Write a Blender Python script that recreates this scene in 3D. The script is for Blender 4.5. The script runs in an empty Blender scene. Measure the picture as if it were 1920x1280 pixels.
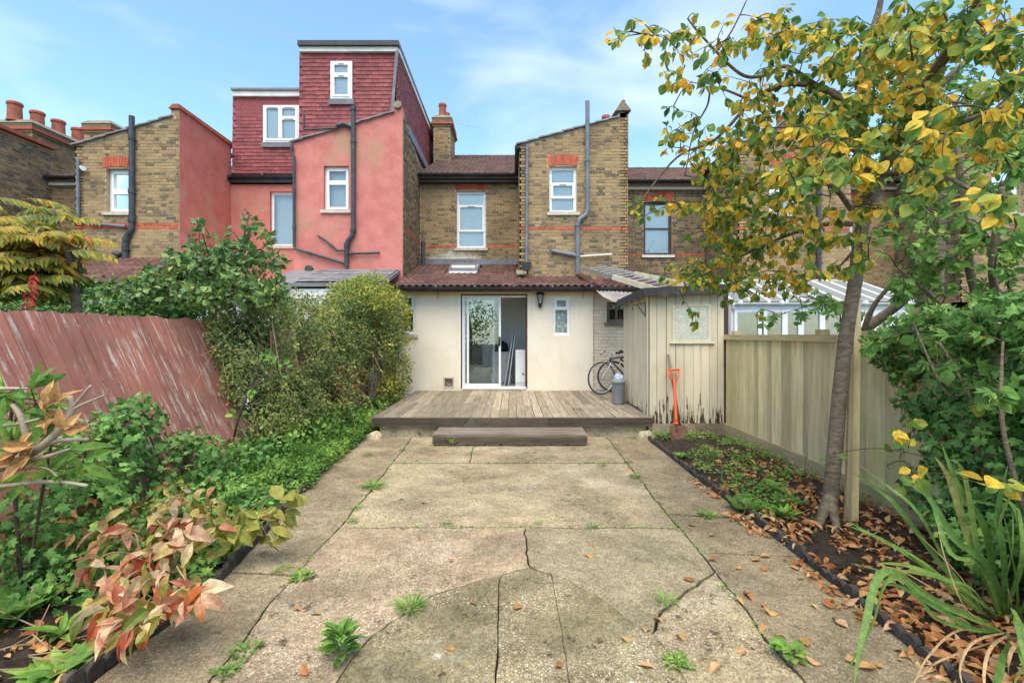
import bpy, math, random
import numpy as np
from mathutils import Vector, Matrix, noise as mnoise

scene = bpy.context.scene
R = math.radians
# ------------------------------------------------------------------ camera, sky, sun, exposure
CAM_H = 1.54
cam_data = bpy.data.cameras.new('camera')
cam_data.sensor_width = 36.0
cam_data.lens = 36.0 * 900 / 1920
cam_data.shift_y = -12 / 1920
scene.cycles.use_denoising = True
scene.cycles.denoising_prefilter = 'NONE'
cam_data.clip_start = 0.05
cam_data.clip_end = 2000
cam = bpy.data.objects.new('camera', cam_data)
scene.collection.objects.link(cam)
cam.location = (0, 0, CAM_H)
cam.rotation_euler = (R(90), 0, 0)
scene.camera = cam

SUN_EL, SUN_AZ = R(64), R(183)          # azimuth clockwise from +Y: behind the camera
world = bpy.data.worlds.new('World'); scene.world = world; world.use_nodes = True
wt = world.node_tree; wt.nodes.clear()
def wn(t, **kw):
    n = wt.nodes.new(t)
    for k, v in kw.items(): setattr(n, k, v)
    return n
w_out = wn('ShaderNodeOutputWorld'); w_bg = wn('ShaderNodeBackground')
sky = wn('ShaderNodeTexSky', sky_type='NISHITA', sun_disc=False)
sky.sun_elevation = SUN_EL; sky.sun_rotation = SUN_AZ
sky.altitude = 0; sky.air_density = 1.0; sky.dust_density = 0.6; sky.ozone_density = 2.0
w_tc = wn('ShaderNodeTexCoord')
w_map = wn('ShaderNodeMapping'); w_map.inputs['Scale'].default_value = (1.0, 1.0, 2.6); w_map.inputs['Location'].default_value = (0.35, 0.2, 0.1)
wt.links.new(w_tc.outputs['Generated'], w_map.inputs['Vector'])
w_no = wn('ShaderNodeTexNoise'); w_no.inputs['Scale'].default_value = 2.3; w_no.inputs['Detail'].default_value = 7; w_no.inputs['Roughness'].default_value = 0.5
w_no.inputs['Distortion'].default_value = 0.35
wt.links.new(w_map.outputs[0], w_no.inputs['Vector'])
w_rp = wn('ShaderNodeValToRGB'); w_rp.color_ramp.elements[0].position = 0.50; w_rp.color_ramp.elements[1].position = 0.80
w_rp.color_ramp.elements[0].color = (0.03, 0.03, 0.03, 1); w_rp.color_ramp.elements[1].color = (0.7, 0.7, 0.7, 1)
wt.links.new(w_no.outputs['Fac'], w_rp.inputs[0])
w_mx = wn('ShaderNodeMix', data_type='RGBA'); w_mx.inputs['B'].default_value = (3.6, 3.9, 4.3, 1)
wt.links.new(w_rp.outputs[0], w_mx.inputs['Factor']); 
w_gain = wn('ShaderNodeMix', data_type='RGBA', blend_type='MULTIPLY'); w_gain.inputs['Factor'].default_value = 1.0
w_gain.inputs['B'].default_value = (0.88, 1.02, 1.02, 1)
wt.links.new(sky.outputs[0], w_gain.inputs['A'])
wt.links.new(w_gain.outputs['Result'], w_mx.inputs['A'])
wt.links.new(w_mx.outputs['Result'], w_bg.inputs['Color'])
w_bg.inputs['Strength'].default_value = 0.15
wt.links.new(w_bg.outputs[0], w_out.inputs['Surface'])

sun_d = bpy.data.lights.new('sun', 'SUN'); sun_d.energy = 2.5; sun_d.angle = R(62); sun_d.color = (1.0, 0.89, 0.72)
sun = bpy.data.objects.new('sun', sun_d); scene.collection.objects.link(sun)
sdir = Vector((math.sin(SUN_AZ) * math.cos(SUN_EL), math.cos(SUN_AZ) * math.cos(SUN_EL), math.sin(SUN_EL)))
sun.rotation_euler = (-sdir).to_track_quat('-Z', 'Y').to_euler()
sun.location = (0, 0, 30)
vs = scene.view_settings
vs.view_transform = 'Standard'; vs.look = 'None'; vs.exposure = 1.22; vs.gamma = 1.0; vs.use_curve_mapping = False

# ------------------------------------------------------------------ helpers
rng = random.Random(7)
nrg = np.random.default_rng(11)
COL = scene.collection
FPX = 900.0
def at(px, py, Y): return Vector(((px - 960) * Y / FPX, Y, CAM_H - (py - 628) * Y / FPX))   # survey point at depth Y
def gr(px, py, z=0.0): return at(px, py, (CAM_H - z) * FPX / (py - 628))                    # survey point on the level z
def PX(px, Y): return (px - 960) * Y / FPX
def PZ(py, Y): return CAM_H - (py - 628) * Y / FPX

class MB:
    def __init__(s): s.v = []; s.f = []; s.m = []
    def add(s, vs_, fs, mi=0):
        b = len(s.v); s.v.extend([tuple(v) for v in vs_]); s.f.extend([tuple(b + i for i in f) for f in fs]); s.m.extend([mi] * len(fs)); return s
    def hexa(s, p, mi=0):   # 8 corners: bottom 4 ccw, top 4 ccw
        return s.add(p, [(3,2,1,0),(4,5,6,7),(0,1,5,4),(1,2,6,5),(2,3,7,6),(3,0,4,7)], mi)
    def box(s, x0, x1, y0, y1, z0, z1, mi=0):
        return s.hexa([(x0,y0,z0),(x1,y0,z0),(x1,y1,z0),(x0,y1,z0),(x0,y0,z1),(x1,y0,z1),(x1,y1,z1),(x0,y1,z1)], mi)
    def lbox(s, O, U, N, u0, u1, n0, n1, z0, z1, mi=0):
        P = lambda u, n, z: O + U * u + N * n + Vector((0, 0, z))
        return s.hexa([P(u0,n0,z0),P(u1,n0,z0),P(u1,n1,z0),P(u0,n1,z0),P(u0,n0,z1),P(u1,n0,z1),P(u1,n1,z1),P(u0,n1,z1)], mi)
    def bar(s, p, q, w, h, up=(0,0,1), mi=0):
        p = Vector(p); q = Vector(q); d = (q - p).normalized(); up = Vector(up)
        a = d.cross(up)
        if a.length < 1e-4: a = d.cross(Vector((1,0,0)))
        a.normalize(); b = a.cross(d); a *= w/2; b *= h/2
        return s.hexa([p-a-b, p+a-b, q+a-b, q-a-b, p-a+b, p+a+b, q+a+b, q-a+b], mi)
    def tube(s, pts, rad, n=8, cap=True, mi=0):
        pts = [Vector(p) for p in pts]; k = len(pts)
        if not hasattr(rad, '__len__'): rad = [rad] * k
        base = len(s.v); prev = None
        for i, p in enumerate(pts):
            d = (pts[min(i+1,k-1)] - pts[max(i-1,0)])
            if d.length < 1e-9: d = Vector((0,0,1))
            d.normalize()
            if prev is None:
                a = d.cross(Vector((0,0,1)))
                if a.length < 0.05: a = d.cross(Vector((1,0,0)))
            else:
                a = prev - d * prev.dot(d)
                if a.length < 1e-4: a = d.cross(Vector((1,0,0)))
            a.normalize(); prev = a; b = d.cross(a)
            for j in range(n):
                t = 2*math.pi*j/n
                s.v.append(tuple(p + a*(math.cos(t)*rad[i]) + b*(math.sin(t)*rad[i])))
        for i in range(k-1):
            for j in range(n):
                j2 = (j+1) % n
                s.f.append((base+i*n+j, base+i*n+j2, base+(i+1)*n+j2, base+(i+1)*n+j)); s.m.append(mi)
        if cap:
            s.f.append(tuple(base+j for j in reversed(range(n)))); s.m.append(mi)
            s.f.append(tuple(base+(k-1)*n+j for j in range(n))); s.m.append(mi)
        return s
    def lathe(s, c, prof, n=16, mi=0, axis='z'):
        base = len(s.v); c = Vector(c)
        for r, z in prof:
            for j in range(n):
                t = 2*math.pi*j/n; x, y = math.cos(t)*r, math.sin(t)*r
                s.v.append(tuple(c + (Vector((x,y,z)) if axis == 'z' else Vector((x,z,y)))))
        for i in range(len(prof)-1):
            for j in range(n):
                j2 = (j+1) % n
                s.f.append((base+i*n+j, base+i*n+j2, base+(i+1)*n+j2, base+(i+1)*n+j)); s.m.append(mi)
        s.f.append(tuple(base+j for j in reversed(range(n)))); s.m.append(mi)
        s.f.append(tuple(base+(len(prof)-1)*n+j for j in range(n))); s.m.append(mi)
        return s
    def torus(s, c, A, B, R0, r, n=32, k=8, a0=0, a1=2*math.pi, mi=0):
        pts = [Vector(c) + A*(math.cos(a0+(a1-a0)*i/n)*R0) + B*(math.sin(a0+(a1-a0)*i/n)*R0) for i in range(n+1)]
        return s.tube(pts, r, k, cap=False, mi=mi)
    def prism(s, poly, d, mi=0):
        n = len(poly); d = Vector(d); poly = [Vector(p) for p in poly]
        return s.add(poly + [p + d for p in poly], [tuple(reversed(range(n))), tuple(range(n, 2*n))] + [(i,(i+1)%n,n+(i+1)%n,n+i) for i in range(n)], mi)
    def build(s, name, mats, parent=None, smooth=False, **props):
        me = bpy.data.meshes.new(name); me.from_pydata(s.v, [], s.f)
        if not isinstance(mats, (list, tuple)): mats = [mats]
        for m in mats: me.materials.append(m)
        if len(mats) > 1: me.polygons.foreach_set('material_index', s.m)
        if smooth: me.polygons.foreach_set('use_smooth', [True]*len(me.polygons))
        me.update()
        return link(name, me, parent, **props)

def pinv(o, parent):
    o.parent = parent
    if parent.type == 'EMPTY': o.matrix_parent_inverse = Matrix.Translation(-parent.location)
def link(name, data, parent=None, mat4=None, **props):
    o = bpy.data.objects.new(name, data); COL.objects.link(o)
    if parent is not None: pinv(o, parent)
    if mat4 is not None: o.matrix_basis = mat4
    for k, v in props.items(): o[k] = v
    return o
def thing(name, label, cat, loc=(0,0,0), group=None):
    o = link(name, None); o.location = loc; o['label'] = label; o['category'] = cat
    o.empty_display_size = 0.1
    if group: o['group'] = group
    return o
def tag(o, label, cat, group=None):
    o['label'] = label; o['category'] = cat
    if group: o['group'] = group
    return o

def npmesh(name, V, T, mat, parent=None, smooth=False, **props):
    me = bpy.data.meshes.new(name)
    V = np.asarray(V, dtype=np.float32).reshape(-1, 3); T = np.asarray(T, dtype=np.int32).reshape(-1, 3)
    me.vertices.add(len(V)); me.vertices.foreach_set('co', V.ravel())
    me.loops.add(T.size); me.loops.foreach_set('vertex_index', T.ravel())
    me.polygons.add(len(T)); me.polygons.foreach_set('loop_start', np.arange(0, T.size, 3, dtype=np.int32))
    me.polygons.foreach_set('loop_total', np.full(len(T), 3, dtype=np.int32))
    if smooth: me.polygons.foreach_set('use_smooth', np.ones(len(T), dtype=bool))
    me.materials.append(mat); me.update(calc_edges=True)
    return link(name, me, parent, **props)

# ------------------------------------------------------------------ materials
class NT:
    def __init__(s, name):
        s.mat = bpy.data.materials.new(name); s.mat.use_nodes = True; s.nt = s.mat.node_tree; s.nt.nodes.clear()
        s.pos = None
    def n(s, t, props=None, **ins):
        nd = s.nt.nodes.new(t)
        for k, v in (props or {}).items(): setattr(nd, k, v)
        for k, v in ins.items():
            key = int(k[1:]) if k[0] == 'i' and k[1:].isdigit() else k.replace('_', ' ')
            sk = nd.inputs[key]
            if isinstance(v, bpy.types.NodeSocket): s.nt.links.new(v, sk)
            else:
                if hasattr(v, '__len__') and len(v) == 3 and sk.type == 'RGBA': v = (*v, 1)
                sk.default_value = v
        return nd
    def P(s, scale=(1,1,1), loc=(0,0,0), rot=(0,0,0)):
        if s.pos is None: s.pos = s.n('ShaderNodeNewGeometry')
        if scale == (1,1,1) and loc == (0,0,0) and rot == (0,0,0): return s.pos.outputs['Position']
        return s.n('ShaderNodeMapping', None, Vector=s.pos.outputs['Position'], Scale=scale, Location=loc, Rotation=rot).outputs[0]
    def noise(s, sc, det=4, rough=.55, vec=None, dist=0):
        return s.n('ShaderNodeTexNoise', None, Vector=vec or s.P(), Scale=sc, Detail=det, Roughness=rough, Distortion=dist).outputs['Fac']
    def math(s, op, a, b=0.0, c=None, clamp=False):
        nd = s.n('ShaderNodeMath', {'operation': op, 'use_clamp': clamp}, i0=a, i1=b)
        if c is not None:
            if isinstance(c, bpy.types.NodeSocket): s.nt.links.new(c, nd.inputs[2])
            else: nd.inputs[2].default_value = c
        return nd.outputs[0]
    def ramp(s, f, lo, hi): return s.n('ShaderNodeMapRange', {'clamp': True, 'interpolation_type': 'SMOOTHSTEP'}, Value=f, i1=lo, i2=hi).outputs[0]
    def mix(s, f, a, b, mode='MIX'):
        nd = s.nt.nodes.new('ShaderNodeMix'); nd.data_type = 'RGBA'; nd.blend_type = mode
        for sk, v in ((nd.inputs['Factor'], f), (nd.inputs['A'], a), (nd.inputs['B'], b)):
            if isinstance(v, bpy.types.NodeSocket): s.nt.links.new(v, sk)
            elif sk.type == 'RGBA': sk.default_value = (*v[:3], 1)
            else: sk.default_value = v
        return nd.outputs['Result']
    def cramp(s, f, stops, interp='LINEAR'):
        nd = s.n('ShaderNodeValToRGB', None, Fac=f); cr = nd.color_ramp; cr.interpolation = interp
        while len(cr.elements) < len(stops): cr.elements.new(0.5)
        for e, (p, c) in zip(cr.elements, stops): e.position = p; e.color = (*c, 1)
        return nd.outputs[0]
    def rnd(s):
        if s.pos is None: s.P()
        oi = s.n('ShaderNodeObjectInfo')
        return s.math('FRACT', s.math('ADD', s.pos.outputs['Random Per Island'], oi.outputs['Random']))
    def sep(s): return s.n('ShaderNodeSeparateXYZ', None, Vector=s.P())
    def out(s, col, rough=.8, bump=None, bstr=.3, bdist=.01, metal=0., spec=.4, transl=0., alpha=None):
        b = s.n('ShaderNodeBsdfPrincipled'); 
        for key, v in (('Base Color', col), ('Roughness', rough), ('Metallic', metal), ('Specular IOR Level', spec)):
            sk = b.inputs[key]
            if isinstance(v, bpy.types.NodeSocket): s.nt.links.new(v, sk)
            else: sk.default_value = (*v, 1) if hasattr(v, '__len__') and len(v) == 3 else v
        if bump is not None:
            bn = s.n('ShaderNodeBump', None, Height=bump, Strength=bstr, Distance=bdist); s.nt.links.new(bn.outputs[0], b.inputs['Normal'])
        sh = b.outputs[0]
        if transl:
            t = s.n('ShaderNodeBsdfTranslucent', None, Color=col)
            sh = s.n('ShaderNodeMixShader', None, i0=transl, i1=sh, i2=t.outputs[0]).outputs[0]
        s.n('ShaderNodeOutputMaterial', None, Surface=sh)
        return s.mat

def rendermat(name, c1, c2, sc, dirt, dirt2, damt, crack=(.25,.2,.15), camt=.5):
    m = NT(name); c = m.mix(m.ramp(m.noise(sc, 6, .65), .34, .66), c1, c2)
    c = m.mix(m.math('MULTIPLY', m.ramp(m.noise(.9, 6, .65), .53, .70), damt), c, dirt)
    c = m.mix(m.math('MULTIPLY', m.ramp(m.noise(1.9, 6, .7, m.P((4.5,4.5,.35))), .54, .74), damt*.8), c, dirt2)
    c = m.mix(m.math('MULTIPLY', m.ramp(m.noise(9, 7, .75), .60, .74), damt*.55), c, dirt2)
    wv = m.n('ShaderNodeVectorMath', {'operation': 'MULTIPLY_ADD'}, i0=m.n('ShaderNodeTexNoise', None, Vector=m.P(), Scale=3.0, Detail=4).outputs['Color'], i1=(.35,.35,.35)); m.nt.links.new(m.P(), wv.inputs[2])
    ed = m.n('ShaderNodeTexVoronoi', {'feature': 'DISTANCE_TO_EDGE'}, Vector=wv.outputs[0], Scale=.75).outputs['Distance']
    cr = m.math('MULTIPLY', m.math('SUBTRACT', 1.0, m.ramp(ed, .002, .007)), m.ramp(m.noise(.8, 3, .5, m.P((1,1,1),(3,1,7))), .5, .6))
    c = m.mix(m.math('MULTIPLY', cr, camt), c, crack)
    h = m.math('SUBTRACT', m.math('ADD', m.noise(45, 5, .7), m.math('MULTIPLY', m.noise(3, 3), 1.5)), cr)
    return m.out(c, .88, h, .35, .010, 0, .3)

def surf(name, c1, c2, sc=4., rough=.8, rand=0., bump=.25, bsc=60., bdist=.006, metal=0., spec=.35, stretch=(1,1,1), blot=None, blot2=None, lo=.35, hi=.65):
    m = NT(name); v = m.P(stretch, (rng.random()*9, rng.random()*9, 0)) if stretch != (1,1,1) else m.P()
    c = m.mix(m.ramp(m.noise(sc, 5, .6, v), lo, hi), c1, c2)
    for bl in (blot, blot2):
        if bl:
            col, bs, t0, t1, amt = bl[:5]; bv = m.P(bl[5]) if len(bl) > 5 else v
            f = m.math('MULTIPLY', m.ramp(m.noise(bs, 6, .65, bv), t0, t1), amt); c = m.mix(f, c, col)
    if rand:
        r = m.math('MULTIPLY_ADD', m.rnd(), 2*rand, 1-rand)
        c = m.mix(1.0, c, m.n('ShaderNodeCombineColor', None, i0=r, i1=r, i2=r).outputs[0], 'MULTIPLY')
    return m.out(c, rough, m.noise(bsc, 4, .6, v), bump, bdist, metal, spec)

def leafmat(name, stops, rough=.45, transl=.3, patch=.35, psc=2.2, vein=.25):
    m = NT(name); r = m.rnd()
    pn = m.ramp(m.noise(psc, 2), .3, .7)
    f = m.math('ADD', m.math('MULTIPLY', r, 1-patch), m.math('MULTIPLY', pn, patch))
    c = m.cramp(f, stops)
    k = m.math('MULTIPLY', m.math('MULTIPLY_ADD', m.noise(90, 3), vein*2, 1-vein), m.math('MULTIPLY_ADD', m.ramp(m.noise(26, 4, .65), .3, .7), .5, .74))
    c = m.mix(1.0, c, m.n('ShaderNodeCombineColor', None, i0=k, i1=k, i2=k).outputs[0], 'MULTIPLY')
    return m.out(c, rough, m.noise(120, 2), .15, .004, 0, .22, transl)

def brickmat(name, stops, stain=None, soot=(.05,.045,.035), sootamt=.4, lohi=(.44,.68)):
    m = NT(name); r = m.rnd(); c = m.cramp(r, stops)
    c = m.mix(m.math('MULTIPLY', m.ramp(m.noise(26, 6, .78), .46, .70), .6), c, (.37, .275, .165))
    if sootamt: c = m.mix(m.math('MULTIPLY', m.ramp(m.noise(1.1, 5, .6), *lohi), sootamt), c, soot)
    if stain:
        (sx, sz, rx, rz) = stain; sp = m.sep()
        dx = m.math('DIVIDE', m.math('SUBTRACT', sp.outputs[0], sx), rx); dz = m.math('DIVIDE', m.math('SUBTRACT', sp.outputs[2], sz), rz)
        d = m.math('SQRT', m.math('ADD', m.math('MULTIPLY', dx, dx), m.math('MULTIPLY', dz, dz)))
        d = m.math('ADD', d, m.math('MULTIPLY_ADD', m.noise(6, 5, .7), 1.2, -.6))
        c = m.mix(m.math('MULTIPLY', m.math('SUBTRACT', 1.0, m.ramp(d, .55, 1.05)), .8), c, (.62, .58, .52))
    return m.out(c, .9, m.noise(90, 4, .7), .5, .006, 0, .25)

STOCK = [(0, (.39,.265,.125)), (.3, (.28,.185,.09)), (.55, (.34,.23,.115)), (.78, (.22,.145,.078)), (.92, (.15,.105,.062)), (1, (.10,.077,.052))]
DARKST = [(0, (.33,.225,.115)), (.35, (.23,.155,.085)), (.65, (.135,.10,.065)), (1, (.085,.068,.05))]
M = {}
M['brick'] = brickmat('stock_brick', STOCK)
M['brick_main'] = brickmat('stock_brick_with_salt', STOCK, stain=(-1.62, 3.38, .95, .62), sootamt=.35)
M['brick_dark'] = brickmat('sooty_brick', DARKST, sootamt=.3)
M['brick_red'] = surf('red_brick', (.46,.11,.055), (.36,.075,.04), 12, .85, rand=.22, bump=.3)
M['brick_painted'] = surf('cream_painted_brick', (.66,.56,.42), (.58,.48,.34), 7, .75, rand=.05, bump=.3)
M['mortar'] = surf('lime_mortar', (.47,.37,.24), (.37,.29,.18), 5, .95, bump=.4, blot=((.12,.10,.07), 1.1, .5, .7, .5))
M['mortar_cream'] = surf('cream_painted_mortar', (.58,.48,.34), (.50,.40,.28), 8, .8)
M['render_cream'] = rendermat('cream_render', (.78,.69,.55), (.72,.63,.495), 1.1, (.60,.50,.36), (.52,.45,.32), .45, camt=.22)
M['render_pink'] = rendermat('pink_painted_render', (0.558,0.200,0.163), (0.474,0.149,0.121), 3.0, (0.400,0.251,0.153), (0.372,0.177,0.130), .75)
M['render_pink_shade'] = rendermat('shaded_pink_render', (.55,.185,.148), (.46,.138,.108), 2.4, (.40,.25,.155), (.36,.15,.11), .7)  # darker copy of the pink render: shade of side wall and reveals painted in
M['upvc'] = surf('white_upvc', (.80,.80,.79), (.75,.75,.74), 3, .35, bump=.02, spec=.5)
M['white_paint'] = surf('white_paint', (.74,.72,.67), (.62,.60,.54), 4, .6, bump=.15)
M['stone'] = surf('pale_stone_sill', (.56,.50,.42), (.42,.36,.29), 9, .85, bump=.4)
M['pipe_black'] = surf('black_pipe', (.035,.04,.045), (.055,.06,.066), 6, .45, bump=.1, blot=((.16,.155,.14), 5, .62, .8, .5))
M['pipe_grey'] = surf('blue_grey_pipe', (.17,.185,.215), (.12,.135,.16), 3, .5, bump=.1)
M['gutter'] = surf('black_gutter', (.022,.022,.024), (.04,.04,.042), 5, .4, bump=.1)
M['tile_dormer'] = surf('crimson_clay_tile', (0.263,0.062,0.064), (0.190,0.045,0.047), 14, .7, rand=.28, bump=.3, blot=((0.134,0.034,0.039), 2.0, .55, .75, .5))
M['tile_roof'] = surf('brown_concrete_tile', (.115,.062,.048), (.075,.045,.038), 6, .85, rand=.25, bump=.5, blot=((.19,.15,.11), 2.0, .60, .75, .5))
M['tile_ext'] = surf('plum_brown_pantile', (.15,.062,.048), (.085,.045,.038), 5, .8, rand=.3, bump=.5, blot=((.26,.20,.16), 2.6, .60, .76, .55), blot2=((.07,.055,.035), 1.1, .50, .65, .6))
M['slate'] = surf('grey_slate', (0.240,0.225,0.232), (0.165,0.158,0.165), 6, .7, rand=.25, bump=.3)
M['lead'] = surf('lead_flashing', (.19,.19,.205), (.13,.13,.14), 4, .55, bump=.3)
M['pot'] = surf('terracotta_pot', (.34,.10,.06), (.24,.075,.045), 5, .85, bump=.3)
M['cap'] = surf('weathered_cement', (.24,.20,.14), (.16,.135,.095), 8, .95, bump=.6)
M['curtain'] = surf('pale_net_curtain', (0.820,0.820,0.820), (0.759,0.770,0.782), 3, .9, bump=.1, stretch=(14,14,.3))
M['window_backing'] = surf('pale_blue_grey_film', (.78,.79,.79), (.73,.745,.75), 1.5, .7, bump=.02)
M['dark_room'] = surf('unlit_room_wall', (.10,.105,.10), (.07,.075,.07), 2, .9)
M['room_wall'] = surf('interior_grey_wall', (.80,.80,.78), (.76,.76,.74), 2, .9, bump=.05)
M['room_floor'] = surf('interior_pale_floor', (0.675,0.648,0.594), (0.567,0.540,0.499), 3, .4, bump=.05)
M['wood_dark_frame'] = surf('dark_brown_frame', (.05,.03,.025), (.08,.045,.035), 6, .5, stretch=(3,3,.4))
M['iron'] = surf('black_iron', (.02,.02,.02), (.035,.033,.03), 12, .5, bump=.3)
M['alu'] = surf('dull_aluminium', (.50,.50,.49), (.42,.42,.41), 8, .4, metal=.7, bump=.1)
M['cabinet'] = surf('white_cabinet', (.62,.62,.63), (.58,.58,.59), 2, .4, bump=.02)

def glass_mat(name, tint, base=.06):
    m = NT(name)
    fr = m.math('ADD', m.n('ShaderNodeFresnel', None, IOR=1.52).outputs[0], base, clamp=True)
    t = m.n('ShaderNodeBsdfTransparent', None, Color=tint); g = m.n('ShaderNodeBsdfGlossy', None, Color=(.95,.97,.97), Roughness=.015)
    sh = m.n('ShaderNodeMixShader', None, i0=fr, i1=t.outputs[0], i2=g.outputs[0])
    m.n('ShaderNodeOutputMaterial', None, Surface=sh.outputs[0]); return m.mat
M['glass'] = glass_mat('clear_glass', (.93,.96,.95), .03)
def polymat():
    m = NT('milky_roof_sheet'); d_ = m.n('ShaderNodeBsdfTranslucent', None, Color=(.55,.57,.58)); e_ = m.n('ShaderNodeBsdfDiffuse', None, Color=(.42,.44,.45)); t_ = m.n('ShaderNodeBsdfTransparent', None, Color=(.9,.92,.92))
    s1 = m.n('ShaderNodeMixShader', None, i0=.5, i1=d_.outputs[0], i2=e_.outputs[0]); s2 = m.n('ShaderNodeMixShader', None, i0=.35, i1=s1.outputs[0], i2=t_.outputs[0]); m.n('ShaderNodeOutputMaterial', None, Surface=s2.outputs[0]); return m.mat
M['poly'] = polymat()

def deckmat(name, c1, c2, c3, axis):
    m = NT(name); st = (7,.7,7) if axis == 'y' else (.7,7,7) if axis == 'x' else (7,7,.7)
    v = m.P(st); c = m.mix(m.ramp(m.noise(3, 6, .65, v), .3, .7), c1, c2)
    c = m.mix(m.math('MULTIPLY', m.ramp(m.noise(1.3, 5, .7), .48, .72), .7), c, c3)
    r = m.math('MULTIPLY_ADD', m.rnd(), .5, .75)
    c = m.mix(1.0, c, m.n('ShaderNodeCombineColor', None, i0=r, i1=r, i2=r).outputs[0], 'MULTIPLY')
    return m.out(c, .82, m.noise(9, 5, .7, v), .4, .01, 0, .3)
M['deck'] = deckmat('weathered_decking', (0.428,0.356,0.266), (0.259,0.207,0.143), (0.285,0.259,0.143), 'y')
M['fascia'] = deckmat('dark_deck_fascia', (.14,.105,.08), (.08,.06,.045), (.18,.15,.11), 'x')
M['tread'] = deckmat('worn_step_tread', (.24,.20,.155), (.13,.10,.075), (.30,.265,.21), 'x')
M['fence'] = deckmat('green_tinged_fence_board', (0.723,0.579,0.324), (0.520,0.411,0.221), (0.444,0.444,0.157), 'z')
M['fence_rail'] = deckmat('fence_rail_timber', (0.480,0.378,0.216), (0.348,0.276,0.150), (0.288,0.270,0.120), 'y')

# painted rust red boards, paint flaked off in pale streaks along each leaning board
def rustmat():
    m = NT('flaking_rust_red_paint'); tilt = math.atan2(.8, 1.75)
    v = m.P((1,1,1), (0,0,0), (0, tilt, 0)); v2 = m.n('ShaderNodeMapping', None, Vector=v, Scale=(9,9,.75)).outputs[0]
    c = m.mix(m.ramp(m.noise(1.4, 5, .6), .35, .65), (.36,.135,.095), (.25,.105,.075))
    c = m.mix(m.math('MULTIPLY', m.ramp(m.noise(2.4, 5, .7, v2), .5, .7), .6), c, (.12,.05,.04))
    f = m.math('MULTIPLY', m.ramp(m.noise(2.6, 9, .8, v2), .525, .59), m.ramp(m.noise(1.7, 5, .65), .38, .54))
    c = m.mix(m.math('MULTIPLY', f, .85), c, (.50,.45,.38))
    r = m.math('MULTIPLY_ADD', m.rnd(), .3, .85)
    c = m.mix(1.0, c, m.n('ShaderNodeCombineColor', None, i0=r, i1=r, i2=r).outputs[0], 'MULTIPLY')
    return m.out(c, .75, m.noise(5, 6, .7, v2), .5, .008, 0, .3)
M['rust'] = rustmat()

def shedmat(name, z0, wear):
    m = NT(name); v = m.P((11,11,.8)); sp = m.sep()
    c = m.mix(m.ramp(m.noise(1.2, 5, .6), .35, .7), (.64,.565,.415), (.515,.44,.305))
    c = m.mix(m.math('MULTIPLY', m.ramp(m.noise(2.0, 6, .7, v), .50, .72), .5), c, (.38,.31,.21))
    low = m.math('SUBTRACT', 1.0, m.ramp(sp.outputs[2], z0, z0 + .75))
    f = m.ramp(m.math('ADD', m.noise(1.8, 7, .7, m.P((13,13,1.3))), m.math('MULTIPLY', low, wear)), .72, .745)
    c = m.mix(f, c, (.085,.05,.032))
    r = m.math('MULTIPLY_ADD', m.rnd(), .16, .92)
    c = m.mix(1.0, c, m.n('ShaderNodeCombineColor', None, i0=r, i1=r, i2=r).outputs[0], 'MULTIPLY')
    h = m.math('SUBTRACT', m.noise(6, 6, .7, v), m.math('MULTIPLY', f, .6))
    return m.out(c, .75, h, .5, .01, 0, .3)
M['shed'] = shedmat('flaking_cream_paint', .17, .235)

def peelmat():
    m = NT('peeling_cream_on_pale_green')
    d = m.n('ShaderNodeTexVoronoi', {'feature': 'DISTANCE_TO_EDGE'}, Vector=m.P(), Scale=26).outputs['Distance']
    k = m.math('ADD', m.noise(11, 6, .7), m.math('MULTIPLY', d, 1.2))
    f = m.ramp(k, .60, .63)
    c = m.mix(f, (.60,.55,.42), (.38,.43,.36)); return m.out(c, .7, f, -.7, .012)
M['peel'] = peelmat()

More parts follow.
